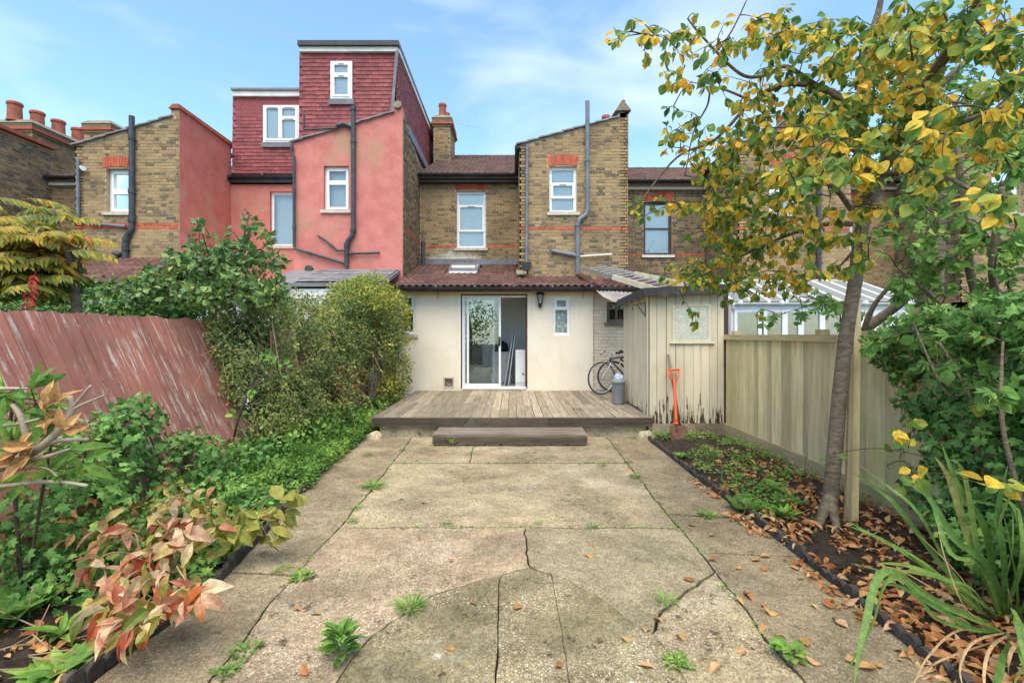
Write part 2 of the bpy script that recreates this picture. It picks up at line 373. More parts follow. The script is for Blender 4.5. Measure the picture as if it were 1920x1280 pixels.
def concretemat(name, c1, c2, agg, lich, spots):
    m = NT(name)
    c = m.mix(m.ramp(m.noise(1.3, 8, .68), .40, .62), c1, c2)
    c = m.mix(m.math('MULTIPLY', m.ramp(m.noise(2.7, 6, .7, m.P((1,1,1),(7,3,0))), .50, .66), .6), c, (.27,.235,.145))
    c = m.mix(m.math('MULTIPLY', m.ramp(m.noise(8, 8, .8), .50, .66), .5), c, (.17,.135,.085))
    c = m.mix(m.math('MULTIPLY', m.ramp(m.noise(.9, 5, .6, m.P((1,1,1),(3,9,0))), .55, .72), .42), c, (.50,.45,.35))
    vo = m.n('ShaderNodeTexVoronoi', None, Vector=m.P(), Scale=95)
    peb = m.math('MULTIPLY', m.math('SUBTRACT', 1.0, m.ramp(vo.outputs['Distance'], .25, .55)), m.ramp(m.noise(1.7, 4, .6, m.P((1,1,1),(1,5,0))), .40, .62))
    pcol = m.cramp(m.n('ShaderNodeSeparateColor', None, Color=vo.outputs['Color']).outputs[0], [(0,(.16,.11,.07)),(.35,(.36,.26,.15)),(.7,(.48,.40,.28)),(1,(.60,.55,.46))])
    c = m.mix(m.math('MULTIPLY', peb, agg), c, pcol)
    v2 = m.n('ShaderNodeTexVoronoi', None, Vector=m.P(), Scale=5.5)
    li = m.math('MULTIPLY', m.math('SUBTRACT', 1.0, m.ramp(m.math('ADD', v2.outputs['Distance'], m.math('MULTIPLY', m.noise(20, 3), .18)), .17, .24)), m.ramp(m.noise(1.2, 2, .5, m.P((1,1,1),(4,4,0))), .52, .60))
    c = m.mix(m.math('MULTIPLY', li, lich), c, (.60,.57,.50))
    sp = m.ramp(m.math('ADD', m.noise(9, 7, .78, m.P((1,1,1),(2,8,1))), m.math('MULTIPLY', m.noise(1.3, 3), .25)), .72, .78)
    c = m.mix(m.math('MULTIPLY', sp, spots), c, (.065,.05,.033))
    sv = m.n('ShaderNodeSeparateColor', None, Color=m.n('ShaderNodeTexVoronoi', None, Vector=m.P(), Scale=120).outputs['Color']).outputs[1]
    k1 = m.math('MULTIPLY_ADD', sv, .62, .66); k2 = m.math('MULTIPLY_ADD', m.ramp(m.noise(24, 9, .85), .30, .70), .50, .74); k3 = m.math('MULTIPLY_ADD', m.ramp(m.noise(2.1, 9, .75, m.P((1,1,1),(11,2,0))), .34, .66), .50, .74)
    r = m.math('MULTIPLY', m.math('MULTIPLY', k1, k2), m.math('MULTIPLY', k3, m.math('MULTIPLY_ADD', m.rnd(), .14, .96)))
    c = m.mix(1.0, c, m.n('ShaderNodeCombineColor', None, i0=r, i1=r, i2=r).outputs[0], 'MULTIPLY')
    h = m.math('ADD', m.math('MULTIPLY', m.noise(90, 5, .7), .7), m.math('MULTIPLY', m.noise(14, 5, .7), .8))
    h = m.math('SUBTRACT', h, m.math('MULTIPLY', sp, .4))
    return m.out(c, .92, h, .55, .012, 0, .2)
M['conc'] = concretemat('weathered_concrete', (0.302,0.245,0.148), (0.228,0.185,0.108), .8, .0, .9)
M['conc_strip'] = concretemat('brown_grey_concrete', (0.258,0.204,0.123), (0.200,0.158,0.095), .45, .0, .5)
M['conc_old'] = concretemat('mottled_old_concrete', (0.221,0.185,0.103), (0.144,0.121,0.065), .95, .85, 1.0)
M['conc_pebble'] = concretemat('exposed_pebble_concrete', (0.350,0.261,0.165), (0.257,0.193,0.124), 1.0, .0, .8)
M['conc_smooth'] = concretemat('smooth_green_grey_concrete', (0.300,0.251,0.156), (0.243,0.207,0.125), .25, .25, .6)
M['conc_base'] = concretemat('mossy_painted_footing', (.52,.43,.28), (.38,.32,.19), .1, .0, .9)

def soilmat():
    m = NT('dark_soil'); c = m.mix(m.ramp(m.noise(14, 6, .7), .35, .7), (.030,.023,.017), (.075,.056,.040))
    c = m.mix(m.math('MULTIPLY', m.ramp(m.noise(60, 4, .7), .6, .72), .6), c, (.16,.12,.085))
    return m.out(c, .95, m.math('ADD', m.noise(45, 6, .75), m.noise(12, 4)), .9, .03, 0, .15)
M['soil'] = soilmat()
M['bark'] = surf('grey_brown_bark', (0.230,0.178,0.121), (0.121,0.092,0.063), 8, .9, bump=.8, bsc=18, bdist=.02, stretch=(2,2,5), blot=((0.287,0.270,0.218), 4, .56, .72, .6))
M['twig'] = surf('dark_twig_bark', (.085,.06,.04), (.05,.037,.026), 12, .85, bump=.3)
M['pale_bark'] = surf('pale_grey_branch', (.42,.34,.25), (.28,.22,.16), 12, .85, bump=.4)
M['dry_stem'] = surf('dry_tan_stem', (.34,.24,.13), (.24,.16,.085), 12, .85)
M['leaf_tree'] = leafmat('quince_leaf', [(0,(0.075,0.163,0.041)),(.22,(0.116,0.231,0.055)),(.42,(0.192,0.300,0.060)),(.54,(0.383,0.409,0.068)),(.64,(0.709,0.519,0.068)),(.82,(0.820,0.505,0.060)),(1,(0.683,0.315,0.055))], .6, .45, .38, 2.4)
M['leaf_green'] = leafmat('broad_green_leaf', [(0,(0.080,0.175,0.044)),(.5,(0.149,0.293,0.063)),(.85,(0.238,0.380,0.080)),(.93,(0.634,0.571,0.080)),(1,(0.653,0.602,0.063))], .6, .35, .3)
M['leaf_camellia'] = leafmat('glossy_dark_leaf', [(0,(0.064,0.122,0.041)),(.6,(0.127,0.224,0.065)),(.9,(0.256,0.347,0.082)),(1,(0.485,0.490,0.122))], .28, .2, .3)
M['leaf_ivy'] = leafmat('ivy_leaf', [(0,(0.067,0.147,0.041)),(.6,(0.127,0.268,0.062)),(.9,(0.239,0.404,0.089)),(1,(0.447,0.582,0.112))], .6, .2, .4)
M['leaf_hedge'] = leafmat('small_climber_leaf', [(0,(.075,.115,.04)),(.45,(.18,.25,.075)),(.75,(.29,.335,.09)),(.93,(.42,.39,.11)),(1,(.48,.37,.11))], .6, .3, .55, 2.3)
M['leaf_honey'] = leafmat('yellowing_climber_leaf', [(0,(0.097,0.155,0.034)),(.5,(0.237,0.293,0.052)),(.8,(0.475,0.431,0.069)),(1,(0.724,0.569,0.103))], .6, .3, .45, 1.8)
M['leaf_weed'] = leafmat('fresh_weed_leaf', [(0,(0.067,0.154,0.032)),(.5,(0.157,0.305,0.054)),(1,(0.337,0.485,0.090))], .6, .35, .5, 2)
M['leaf_autumn'] = leafmat('autumn_peony_leaf', [(0,(.11,.16,.035)),(.16,(.26,.25,.05)),(.32,(.55,.40,.13)),(.46,(.70,.55,.34)),(.58,(.66,.42,.27)),(.70,(.50,.16,.045)),(.80,(.34,.05,.022)),(.90,(.55,.26,.15)),(1,(.15,.08,.045))], .55, .35, .12, 5)
M['leaf_olive'] = leafmat('olive_yellow_leaf', [(0,(.12,.15,.03)),(.5,(.26,.26,.05)),(1,(.46,.34,.09))], .45, .3)
M['leaf_sumac'] = leafmat('sumac_autumn_leaf', [(0,(0.071,0.127,0.029)),(.35,(0.201,0.218,0.035)),(.65,(0.367,0.310,0.035)),(.85,(0.528,0.252,0.035)),(1,(0.482,0.092,0.035))], .45, .35, .5, 1.6)
M['leaf_scarlet'] = leafmat('scarlet_leaf', [(0,(.55,.035,.04)),(1,(.62,.07,.05))], .45, .35)
M['leaf_dry'] = leafmat('dry_fallen_leaf', [(0,(0.204,0.064,0.025)),(.3,(0.357,0.136,0.047)),(.6,(0.442,0.238,0.085)),(.85,(0.510,0.323,0.170)),(1,(0.170,0.085,0.051))], .7, .15, .2, 6)
M['leaf_tan'] = leafmat('dead_tan_leaf', [(0,(.40,.20,.07)),(1,(.56,.33,.13))], .65, .25, .3, 6)
M['blade'] = leafmat('strap_leaf', [(0,(.08,.17,.04)),(.8,(.16,.27,.06)),(.95,(.27,.27,.09)),(1,(.40,.27,.13))], .5, .3, .15)
M['blade_dead'] = leafmat('withered_strap_leaf', [(0,(.34,.20,.10)),(1,(.52,.36,.20))], .6, .2)
M['felt'] = surf('black_roofing_felt', (.03,.03,.032), (.055,.055,.056), 7, .9, bump=.6, bsc=120)
M['orange'] = surf('orange_plastic', (.80,.10,.02), (.72,.085,.018), 4, .4, bump=.03, spec=.5)
M['rusty'] = surf('rusty_steel', (.20,.09,.06), (.13,.065,.045), 14, .7, metal=.3, bump=.4, blot=((.26,.24,.22), 9, .55, .7, .6))
M['grey_plastic'] = surf('grey_plastic', (.26,.275,.30), (.23,.245,.27), 3, .5, bump=.05)
M['blue_bag'] = surf('blue_white_plastic_bag', (.30,.40,.60), (.60,.66,.74), 18, .4, bump=.3)
M['rubber'] = surf('black_rubber', (.018,.018,.018), (.03,.03,.03), 9, .7)
M['edging'] = surf('dirty_black_edging', (.035,.03,.028), (.065,.055,.046), 14, .8, bump=.6, blot=((.14,.11,.08), 7, .58, .72, .6))
M['lumber'] = surf('old_shaft_wood', (.22,.16,.11), (.15,.11,.08), 6, .8, stretch=(6,6,.6))
M['yellow_stile'] = surf('cream_yellow_fibreglass', (.55,.46,.26), (.62,.58,.46), 5, .55)
M['maroon'] = surf('maroon_frame_paint', (.13,.02,.022), (.10,.016,.018), 4, .35)
M['frame_dark'] = surf('dark_grey_frame_paint', (.03,.032,.04), (.05,.052,.06), 5, .35)
M['rim'] = surf('silver_rim', (.62,.62,.62), (.54,.54,.54), 6, .35, metal=.5)
M['teal'] = surf('teal_line', (.10,.34,.33), (.08,.28,.28), 5, .6)

# ------------------------------------------------------------------ builders for walls, bricks, windows, roofs
def lerp_prof(prof, u):
    for (a, za), (b, zb) in zip(prof, prof[1:]):
        if u <= b + 1e-9: return za + (zb - za) * ((u - a) / (b - a) if b > a else 0)
    return prof[-1][1]
def wall_mesh(mb, O, U, N, prof, z0, opens, thick=.25, mi=0, reveal=None):
    P = lambda u, n, z: O + U*u + N*n + Vector((0,0,z))
    w = prof[-1][0]; us = sorted({round(x, 5) for x in [p[0] for p in prof] + [o[0] for o in opens] + [o[1] for o in opens]})
    for a, b in zip(us, us[1:]):
        za, zb = lerp_prof(prof, a + 1e-6), lerp_prof(prof, b - 1e-6); mid = (a+b)/2
        cuts = sorted((o[2], o[3]) for o in opens if o[0] < mid < o[1]); lo = z0
        for c0, c1 in cuts:
            mb.add([P(a,0,lo),P(b,0,lo),P(b,0,c0),P(a,0,c0)], [(0,1,2,3)], mi); lo = c1
        mb.add([P(a,0,lo),P(b,0,lo),P(b,0,zb),P(a,0,za)], [(0,1,2,3)], mi)
        mb.add([P(a,0,za),P(b,0,zb),P(b,-thick,zb),P(a,-thick,za)], [(0,1,2,3)], mi)
        lo = z0
        for c0, c1 in cuts:
            mb.add([P(b,-thick,lo),P(a,-thick,lo),P(a,-thick,c0),P(b,-thick,c0)], [(0,1,2,3)], mi); lo = c1
        mb.add([P(b,-thick,lo),P(a,-thick,lo),P(a,-thick,za),P(b,-thick,zb)], [(0,1,2,3)], mi)
    mb.add([P(0,0,z0),P(0,0,prof[0][1]),P(0,-thick,prof[0][1]),P(0,-thick,z0)], [(0,1,2,3)], mi)
    mb.add([P(w,-thick,z0),P(w,-thick,prof[-1][1]),P(w,0,prof[-1][1]),P(w,0,z0)], [(0,1,2,3)], mi)
    rm = mi if reveal is None else reveal
    for u0, u1, c0, c1 in opens:
        mb.add([P(u0,0,c0),P(u0,0,c1),P(u0,-thick,c1),P(u0,-thick,c0)], [(3,2,1,0)], rm)
        mb.add([P(u1,0,c0),P(u1,0,c1),P(u1,-thick,c1),P(u1,-thick,c0)], [(0,1,2,3)], rm)
        mb.add([P(u0,0,c1),P(u1,0,c1),P(u1,-thick,c1),P(u0,-thick,c1)], [(3,2,1,0)], rm)
        mb.add([P(u0,0,c0),P(u1,0,c0),P(u1,-thick,c0),P(u0,-thick,c0)], [(0,1,2,3)], rm)

def brickwork(name, parent, mat, O, U, N, prof, z0, opens, bands=(), seed=1, course=.075, red=None):
    r = random.Random(seed); mb = MB(); w = prof[-1][0]; P = lambda u, n, z: O + U*u + N*n + Vector((0,0,z))
    ztop = max(p[1] for p in prof); i = int(math.ceil(z0/course))
    while i*course + .064 < ztop:
        za, zb = i*course + .005, i*course + .069; u = -((i % 2) * .16875) - .02; k = 0
        band = any(za - .01 < b < zb + .01 for b in bands)
        while u < w:
            L = .215 if (k % 2 == 0 or band) else .1025
            segs = [(max(u, .004), min(u + L, w - .004))]
            for o in opens:
                if o[2] < zb - .02 and o[3] > za + .02:
                    ns = []
                    for a, b in segs:
                        if b <= o[0] or a >= o[1]: ns.append((a, b))
                        else:
                            if a < o[0]: ns.append((a, o[0]))
                            if b > o[1]: ns.append((o[1], b))
                    segs = ns
            for a, b in segs:
                if b - a < .03 or zb > min(lerp_prof(prof, a), lerp_prof(prof, b)): continue
                p = .007 + r.uniform(-.003, .004); j = lambda s=.0022: r.uniform(-s, s)
                A, B, z_, y_ = a + j(), b + j(), za + j(), zb + j()
                V = [P(A,0,z_),P(B,0,z_),P(B,0,y_),P(A,0,y_),P(A+.002,p,z_+.002),P(B-.002,p,z_+.002),P(B-.002,p,y_-.002),P(A+.002,p,y_-.002)]
                mb.add(V, [(4,5,6,7),(0,1,5,4),(1,2,6,5),(2,3,7,6),(3,0,4,7)], 1 if band else 0)
            u += L + .010; k += 1
        i += 1
    return mb.build(name, [mat, red or M['brick_red']], parent, kind='stuff')

def arch(parent, O, U, N, u0, u1, z, h=.235, n=11, camber=.03, mat=None):
    mid = (u0+u1)/2; wd = (u1-u0)/n; P = lambda u, nn, zz: O + U*u + N*nn + Vector((0,0,zz))
    for k in range(n):
        a, b = u0 + k*wd + .004, u0 + (k+1)*wd - .004; sp = .10
        za = lambda u: z + camber*(1 - ((u-mid)/((u1-u0)/2))**2)
        at_, bt = a + (a-mid)*sp, b + (b-mid)*sp; p = .016 + rng.uniform(-.002, .003)
        lo = (P(a,-.02,za(a)),P(b,-.02,za(b)),P(bt,-.02,za(b)+h),P(at_,-.02,za(a)+h)); hi = (P(a,p,za(a)),P(b,p,za(b)),P(bt,p,za(b)+h),P(at_,p,za(a)+h))
        mb = MB(); mb.add(lo+hi, [(4,5,6,7),(0,1,5,4),(1,2,6,5),(2,3,7,6),(3,0,4,7)]); mb.build('arch_brick', mat or M['brick_red'], parent)

def window(parent, O, U, N, u0, u1, z0, z1, panes, recess=.09, frame=None, behind=None, sill=True, label=None, bd=.012, sillmat=None, name='window', vent=True, bx=.06):
    """panes: (a0,a1,b0,b1,sash) in fractions of the opening"""
    fm = frame or M['upvc']; mb = MB(); W, H = u1-u0, z1-z0; n1 = -recess; n0 = n1-.06
    fw = .045
    L = lambda *a: mb.lbox(O, U, N, *a)
    L(u0,u0+fw,n0,n1,z0,z1); L(u1-fw,u1,n0,n1,z0,z1); L(u0+fw,u1-fw,n0,n1,z0,z0+fw); L(u0+fw,u1-fw,n0,n1,z1-fw,z1)
    iu0, iu1, iz0, iz1 = u0+fw, u1-fw, z0+fw, z1-fw; glz = []
    for a0, a1, b0, b1, sash in panes:
        x0, x1, y0, y1 = iu0+(iu1-iu0)*a0, iu0+(iu1-iu0)*a1, iz0+(iz1-iz0)*b0, iz0+(iz1-iz0)*b1
        e = .05 if sash else .022; m0, m1 = (n0+.012, n1+.018) if sash else (n0+.008, n1-.008)
        L(x0,x0+e,m0,m1,y0,y1); L(x1-e,x1,m0,m1,y0,y1); L(x0+e,x1-e,m0,m1,y0,y0+e); L(x0+e,x1-e,m0,m1,y1-e,y1)
        glz.append((x0+e-.004, x1-e+.004, y0+e-.004, y1-e+.004))
        if sash and vent:
            mb.lbox(O, U, N, (x0+x1)/2-.13*min(1,W), (x0+x1)/2+.13*min(1,W), m1-.002, m1+.012, y1-e*.72, y1-e*.38, 1)
    f = mb.build(name, [fm, M['grey_plastic']], parent)
    if label: f['label'] = label
    for x0, x1, y0, y1 in glz:
        MB().lbox(O, U, N, x0, x1, n0+.024, n0+.032, y0, y1).build('pane', M['glass'], f)
    if behind is not None:
        MB().lbox(O, U, N, u0-bx, u1+bx, n0-bd-.02, n0-bd, z0-bx, z1+bx).build('curtain' if behind is M['curtain'] else 'window_backing', behind, f)  # dark_room sheets carry the darkness of an unlit room in their colour
    if sill:
        MB().lbox(O, U, N, u0-.06, u1+.06, -recess+.002, .055, z0-.075, z0-.004).build('sill', sillmat or M['stone'], f)
    return f

def pantile(w=.30, l=.40, rolls=2, h=.035):
    mb = MB(); n = 6*rolls; pr = []
    for i in range(n+1):
        t = i/n*rolls % 1.0 if i < n else 1.0; pr.append((w*i/n, h*(.5-.5*math.cos(2*math.pi*t))**1.3))
    for y in (0, l): mb.v.extend([(x, y, z) for x, z in pr])
    k = n+1; mb.f.extend([(i, i+1, k+i+1, k+i) for i in range(n)])
    b = len(mb.v); mb.v.extend([(x, 0, z-.022) for x, z in pr]); mb.f.extend([(b+i, b+i+1, i+1, i) for i in range(n)])
    mb.m = [0]*len(mb.f); return mb
def plaintile(w=.165, l=.22, t=.013):
    mb = MB(); mb.box(.0015, w-.0015, 0, l, 0, t); return mb
def roof_tiles(parent, tile, mat, O, U, S, width, length, tw, gauge, singles=0, tilt=.035, keep=None, stagger=False, name='tile', jit=.003, seed=3, smooth=False):
    r = random.Random(seed); U = U.normalized(); S = S.normalized(); N = U.cross(S)
    S2 = (S - N*tilt*1.0).normalized(); N2 = U.cross(S2)
    me = bpy.data.meshes.new(name); me.from_pydata(tile.v, [], tile.f); me.materials.append(mat)
    if smooth: me.polygons.foreach_set('use_smooth', [True]*len(me.polygons))
    cells = []
    for j in range(int(length/gauge + .5)):
        off = -tw/2 if (stagger and j % 2) else 0
        for i in range(int(width/tw + .5) + (1 if stagger else 0)):
            u = i*tw + off
            if keep and not keep(u + tw/2, j*gauge + gauge/2): continue
            cells.append((u, j*gauge))
    tv = np.array(tile.v); big = MB()
    for k, (u, s) in enumerate(cells):
        du, dn, ds = r.uniform(-jit, jit)*.5, r.uniform(0, jit), r.uniform(-jit, jit)*1.5
        p = O + U*(u+du) + S*(s+ds) + N*(dn + tilt*gauge*1.0)
        rot = r.uniform(-1, 1)*jit*1.2; u_, s_ = U + S2*rot, S2 - U*rot
        if k < singles:
            m4 = Matrix(((u_.x,s_.x,N2.x,p.x),(u_.y,s_.y,N2.y,p.y),(u_.z,s_.z,N2.z,p.z),(0,0,0,1)))
            link(name, me, parent, m4)
        else:
            big.add([p + u_*v[0] + s_*v[1] + N2*v[2] for v in tile.v], tile.f)
    if big.v: big.build(name + '_rows', mat, parent, kind='stuff', smooth=smooth)

def pipe(parent, pts, r, mat, name='drainpipe', collars=(), n=10):
    mb = MB(); mb.tube(pts, r, n)
    pts = [Vector(p) for p in pts]
    for t in collars:
        i = int(t); f = t - i; p = pts[i].lerp(pts[i+1], f); d = (pts[i+1]-pts[i]).normalized()
        mb.tube([p - d*.045, p + d*.045], r*1.25, n)
    return mb.build(name, mat, parent, smooth=False)
def gutter(parent, p, q, r=.055, mat=None):
    p, q = Vector(p), Vector(q); mb = MB(); d = (q-p).normalized(); a = Vector((0,0,1)).cross(d).normalized(); n = 7; V = []
    for e in (p, q):
        for rr in (r, r-.008):
            for k in range(n+1):
                t = math.pi + math.pi*k/n; V.append(e + a*(math.cos(t)*rr) + Vector((0,0,math.sin(t)*rr)))
    m = n+1; f = []
    for k in range(n):
        f += [(k, k+1, 2*m+k+1, 2*m+k), (m+k+1, m+k, 3*m+k, 3*m+k+1), (k, m+k, m+k+1, k+1), (2*m+k, 2*m+k+1, 3*m+k+1, 3*m+k)]
    f += [(0, 2*m, 3*m, m), (n, m+n, 3*m+n, 2*m+n)]
    mb.add(V, f); g = mb.build('gutter', mat or M['gutter'], parent, smooth=False)
    L = (q-p).length; k = int(L/1.0)+1
    for i in range(k+1):
        c = p.lerp(q, min(1, (i+.15)/(k+.3)))
        MB().tube([c-d*.025+Vector((0,0,-.005)), c+d*.025+Vector((0,0,-.005))], r*1.1, 10).build('gutter_bracket', mat or M['gutter'], g)
    return g
def chimney(parent, x0, x1, y0, y1, z0, z1, pots, brick=None):
    mb = MB(); e = .05
    mb.box(x0, x1, y0, y1, z0, z1-.45)
    st = mb.build('chimney', M['mortar'], parent); X = Vector((1,0,0)); Yv = Vector((0,1,0))
    bm = brick or M['brick']
    brickwork('brickwork', st, bm, Vector((x0,y0,0)), X, -Yv, [(0,z1-.45),(x1-x0,z1-.45)], z0, [], seed=int(abs(x0)*10))
    brickwork('brickwork', st, bm, Vector((x1,y0,0)), Yv, X, [(0,z1-.45),(y1-y0,z1-.45)], z0, [], seed=int(abs(x0)*10)+1)
    brickwork('brickwork', st, bm, Vector((x0,y1,0)), -Yv, -X, [(0,z1-.45),(y1-y0,z1-.45)], z0, [], seed=int(abs(x0)*10)+2)
    c = MB(); c.box(x0-.04,x1+.04,y0-.04,y1+.04,z1-.449,z1-.375,0); c.box(x0-.09,x1+.09,y0-.09,y1+.09,z1-.374,z1-.30,1); c.box(x0-.05,x1+.05,y0-.05,y1+.05,z1-.299,z1-.16,0)
    c.build('corbel', [M['brick_dark'], M['brick_red']], st)
    c = MB(); c.hexa([(x0-.07,y0-.07,z1-.159),(x1+.07,y0-.07,z1-.159),(x1+.07,y1+.07,z1-.159),(x0-.07,y1+.07,z1-.159),(x0+.05,y0+.05,z1-.02),(x1-.05,y0+.05,z1-.02),(x1-.05,y1-.05,z1-.02),(x0+.05,y1-.05,z1-.02)])
    c.build('cap', M['cap'], st)
    for px, py, h, r in pots:
        c = MB(); c.lathe((px,py,z1-.05), [(r*1.12,0),(r*1.1,.06),(r,.07),(r*.93,h-.1),(r*1.08,h-.09),(r*1.08,h-.03),(r*.95,h),(r*.75,h),(r*.72,h-.15)], 14)
        c.build('chimney_pot', M['pot'], st, smooth=False)
    return st
def main_roof(parent, x0, x1, ye, ze, yr, zr, seed, skip=None):
    O = Vector((x0, ye, ze)); S = Vector((0, yr-ye, zr-ze)); L = S.length
    b = MB(); b.prism([(x0,ye,ze-.05),(x1,ye,ze-.05),(x1,yr,zr-.05),(x0,yr,zr-.05)], (0,0,-.08)); b.prism([(x0,yr,zr-.05),(x1,yr,zr-.05),(x1,2*yr-ye,ze-.05),(x0,2*yr-ye,ze-.05)], (0,0,-.08))
    rf = b.build('main_roof', M['tile_roof'], parent)
    roof_tiles(rf, pantile(.30,.42,2,.032), M['tile_roof'], O, Vector((1,0,0)), S, x1-x0, L, .30, .335, 0, keep=skip, seed=seed, smooth=True)
    rb = MB(); k = int((x1-x0)/.45)
    for i in range(k):
        a = x0 + (x1-x0)*i/k; rb.tube([(a+.004,yr,zr-.02),(a+(x1-x0)/k+.01,yr,zr-.015)], [.11,.115], 10)
    rb.build('ridge_tiles', M['tile_roof'], rf)
    return rf
def verge_roof(parent, x0, x1, y0, y1, z0, z1, n=9):
    """low pitched roof of an outrigger, climbing in +X: stepped tile courses"""
    mb = MB(); L = (x1-x0)
    for k in range(n):
        a, b = x0 + L*k/n, x0 + L*(k+1)/n + .05; za, zb = z0 + (z1-z0)*k/n, z0 + (z1-z0)*((k+1)/n + .05/L)
        dz = rng.uniform(-.006, .006); yo = rng.uniform(-.015, .01)
        V = [(a,y0+yo,za+.022+dz),(b,y0+yo,zb+.0+dz),(b,y1,zb+dz),(a,y1,za+.022+dz),(a,y0+yo,za+.055+dz),(b,y0+yo,zb+.03+dz),(b,y1,zb+.03+dz),(a,y1,za+.055+dz)]
        mb.hexa(V)
    return mb.build('outrigger_roof', M['slate'], parent)
X1 = Vector((1,0,0)); Y1 = Vector((0,1,0)); NF = Vector((0,-1,0))
YO, YP, YM, YE = 11.5, 11.4, 13.5, 10.75    # outrigger, pink outrigger, main wall, extension wall

# ------------------------------------------------------------------ ground
g = MB(); g.add([(-300,-60,-.04),(300,-60,-.04),(300,600,-.04),(-300,600,-.04)], [(0,1,2,3)])
g.build('ground', M['soil'], kind='structure')

# ------------------------------------------------------------------ the house with the cream extension
H = thing('terraced_house', 'brick terraced house with cream rendered extension and white sliding door behind the deck', 'house', (0.1, 12, 0))
# extension wall
xl, xr = PX(744, YE), PX(1112, YE); O = Vector((xl, YE, 0)); ux = lambda px: PX(px, YE) - xl; ze = lambda py: PZ(py, YE)
door_o = (ux(864), ux(989), .335, ze(551)); win_o = (ux(1036), ux(1069.5), ze(629), ze(555)); win2_o = (ux(750), ux(779), ze(626), ze(550)); cat_o = (ux(834), ux(849), ze(724), ze(709.5))
mb = MB(); wall_mesh(mb, O, X1, NF, [(0, 2.60), (xr-xl, 2.60)], 0, [door_o, win_o, win2_o, cat_o], .24)
EW = mb.build('extension_wall', M['render_cream'], H)
# painted brick wall right of it
O2 = Vector((xr, YE+.05, 0)); x2r = 3.35; u2 = lambda px: PX(px, YE+.05) - xr
pw_o = (u2(1138), u2(1176), PZ(604, YE+.05), PZ(566, YE+.05))
mb = MB(); wall_mesh(mb, O2, X1, NF, [(0, 2.60), (x2r-xr, 2.60)], 0, [pw_o], .24)
PW = mb.build('painted_brick_wall', M['mortar_cream'], H)
brickwork('brickwork', PW, M['brick_painted'], O2, X1, NF, [(0,2.59),(x2r-xr,2.59)], .3, [pw_o], seed=5)
window(H, O2, X1, NF, *pw_o[:4], [(0,.5,0,.72,False),(.5,1,0,.72,False),(0,1,.72,1,False)], recess=.06, frame=M['lumber'], behind=M['dark_room'], bd=.35, sillmat=M['lumber'], label='small timber framed window in the painted brick wall')
b = MB(); b.lathe((PX(1163,YE+.32), YE+.33, PZ(604,YE+.32)), [(.035,0),(.035,.12),(.012,.2),(.012,.24)], 10); b.build('bottle', M['yellow_stile'], H)
# small casement and hidden left window
window(H, O, X1, NF, *win_o, [(0,1,.69,1,True),(0,1,0,.69,False)], recess=.05, behind=M['curtain'], sill=False, bd=.08, vent=False, label='narrow white casement with a small top light beside the lantern')
window(H, O, X1, NF, *win2_o, [(0,1,.62,1,True),(0,1,0,.62,False)], recess=.05, behind=M['dark_room'], sill=True, bd=.3, vent=False)
# cat flap
c = MB(); u0,u1,z0,z1 = cat_o; L = lambda *a, **k: c.lbox(O, X1, NF, *a, **k)
L(u0-.03,u0,-.03,.014,z0-.03,z1+.03); L(u1,u1+.03,-.03,.014,z0-.03,z1+.03); L(u0,u1,-.03,.014,z1,z1+.03); L(u0,u1,-.03,.014,z0-.03,z0); L(u0-.02,u1+.02,-.12,-.1,z0-.02,z1+.02)
c.build('cat_flap', M['stone'], H)
c = MB(); c.torus(O + X1*((u0+u1)/2) + Vector((0,.02,(z0+z1)/2)), X1, Vector((0,0,1)), (u1-u0)*.40, .014, 20, 6); c.build('cat_flap_ring', M['lumber'], H)
# sliding door
u0,u1,z0,z1 = door_o; D = MB(); L = lambda *a: D.lbox(O, X1, NF, *a)
L(u0+.002,u0+.03,-.15,-.02,z0,z1-.002,1); L(u1-.03,u1-.002,-.15,-.02,z0,z1-.002,1); L(u0+.03,u1-.03,-.15,-.02,z1-.035,z1-.002,1)
L(u0+.03,u0+.06,-.14,-.03,z0,z1-.07); L(u1-.05,u1-.03,-.14,-.03,z0+.05,z1-.07,1); L(u0+.03,u1-.03,-.14,-.025,z1-.07,z1-.035); L(u0+.03,u1-.03,-.15,.03,z0,z0+.045)
DF = D.build('sliding_door', [M['upvc'], M['wood_dark_frame']], H)
def leafdoor(a, b, n0, n1, st):
    q = MB(); L = lambda *k: q.lbox(O, X1, NF, *k); zb, zt = z0+.05, z1-.075
    L(a,a+st,n0,n1,zb,zt); L(b-st,b,n0,n1,zb,zt); L(a+st,b-st,n0,n1,zb,zb+.06); L(a+st,b-st,n0,n1,zt-.05,zt)
    q.build('door_leaf', M['upvc'], DF)
    MB().lbox(O, X1, NF, a+st-.004, b-st+.004, (n0+n1)/2-.004, (n0+n1)/2+.004, zb+.056, zt-.046).build('pane', M['glass'], DF)
leafdoor(ux(875), ux(939), -.085, -.045, .045); leafdoor(u0+.06, ux(927), -.135, -.098, .03)
q = MB(); hx = ux(936.5); q.lbox(O, X1, NF, hx-.022, hx+.022, -.045, -.03, ze(648), ze(631)); q.lbox(O, X1, NF, hx-.012, hx+.012, -.03, -.004, ze(647.5), ze(631.5)); q.build('door_handle', M['iron'], DF)
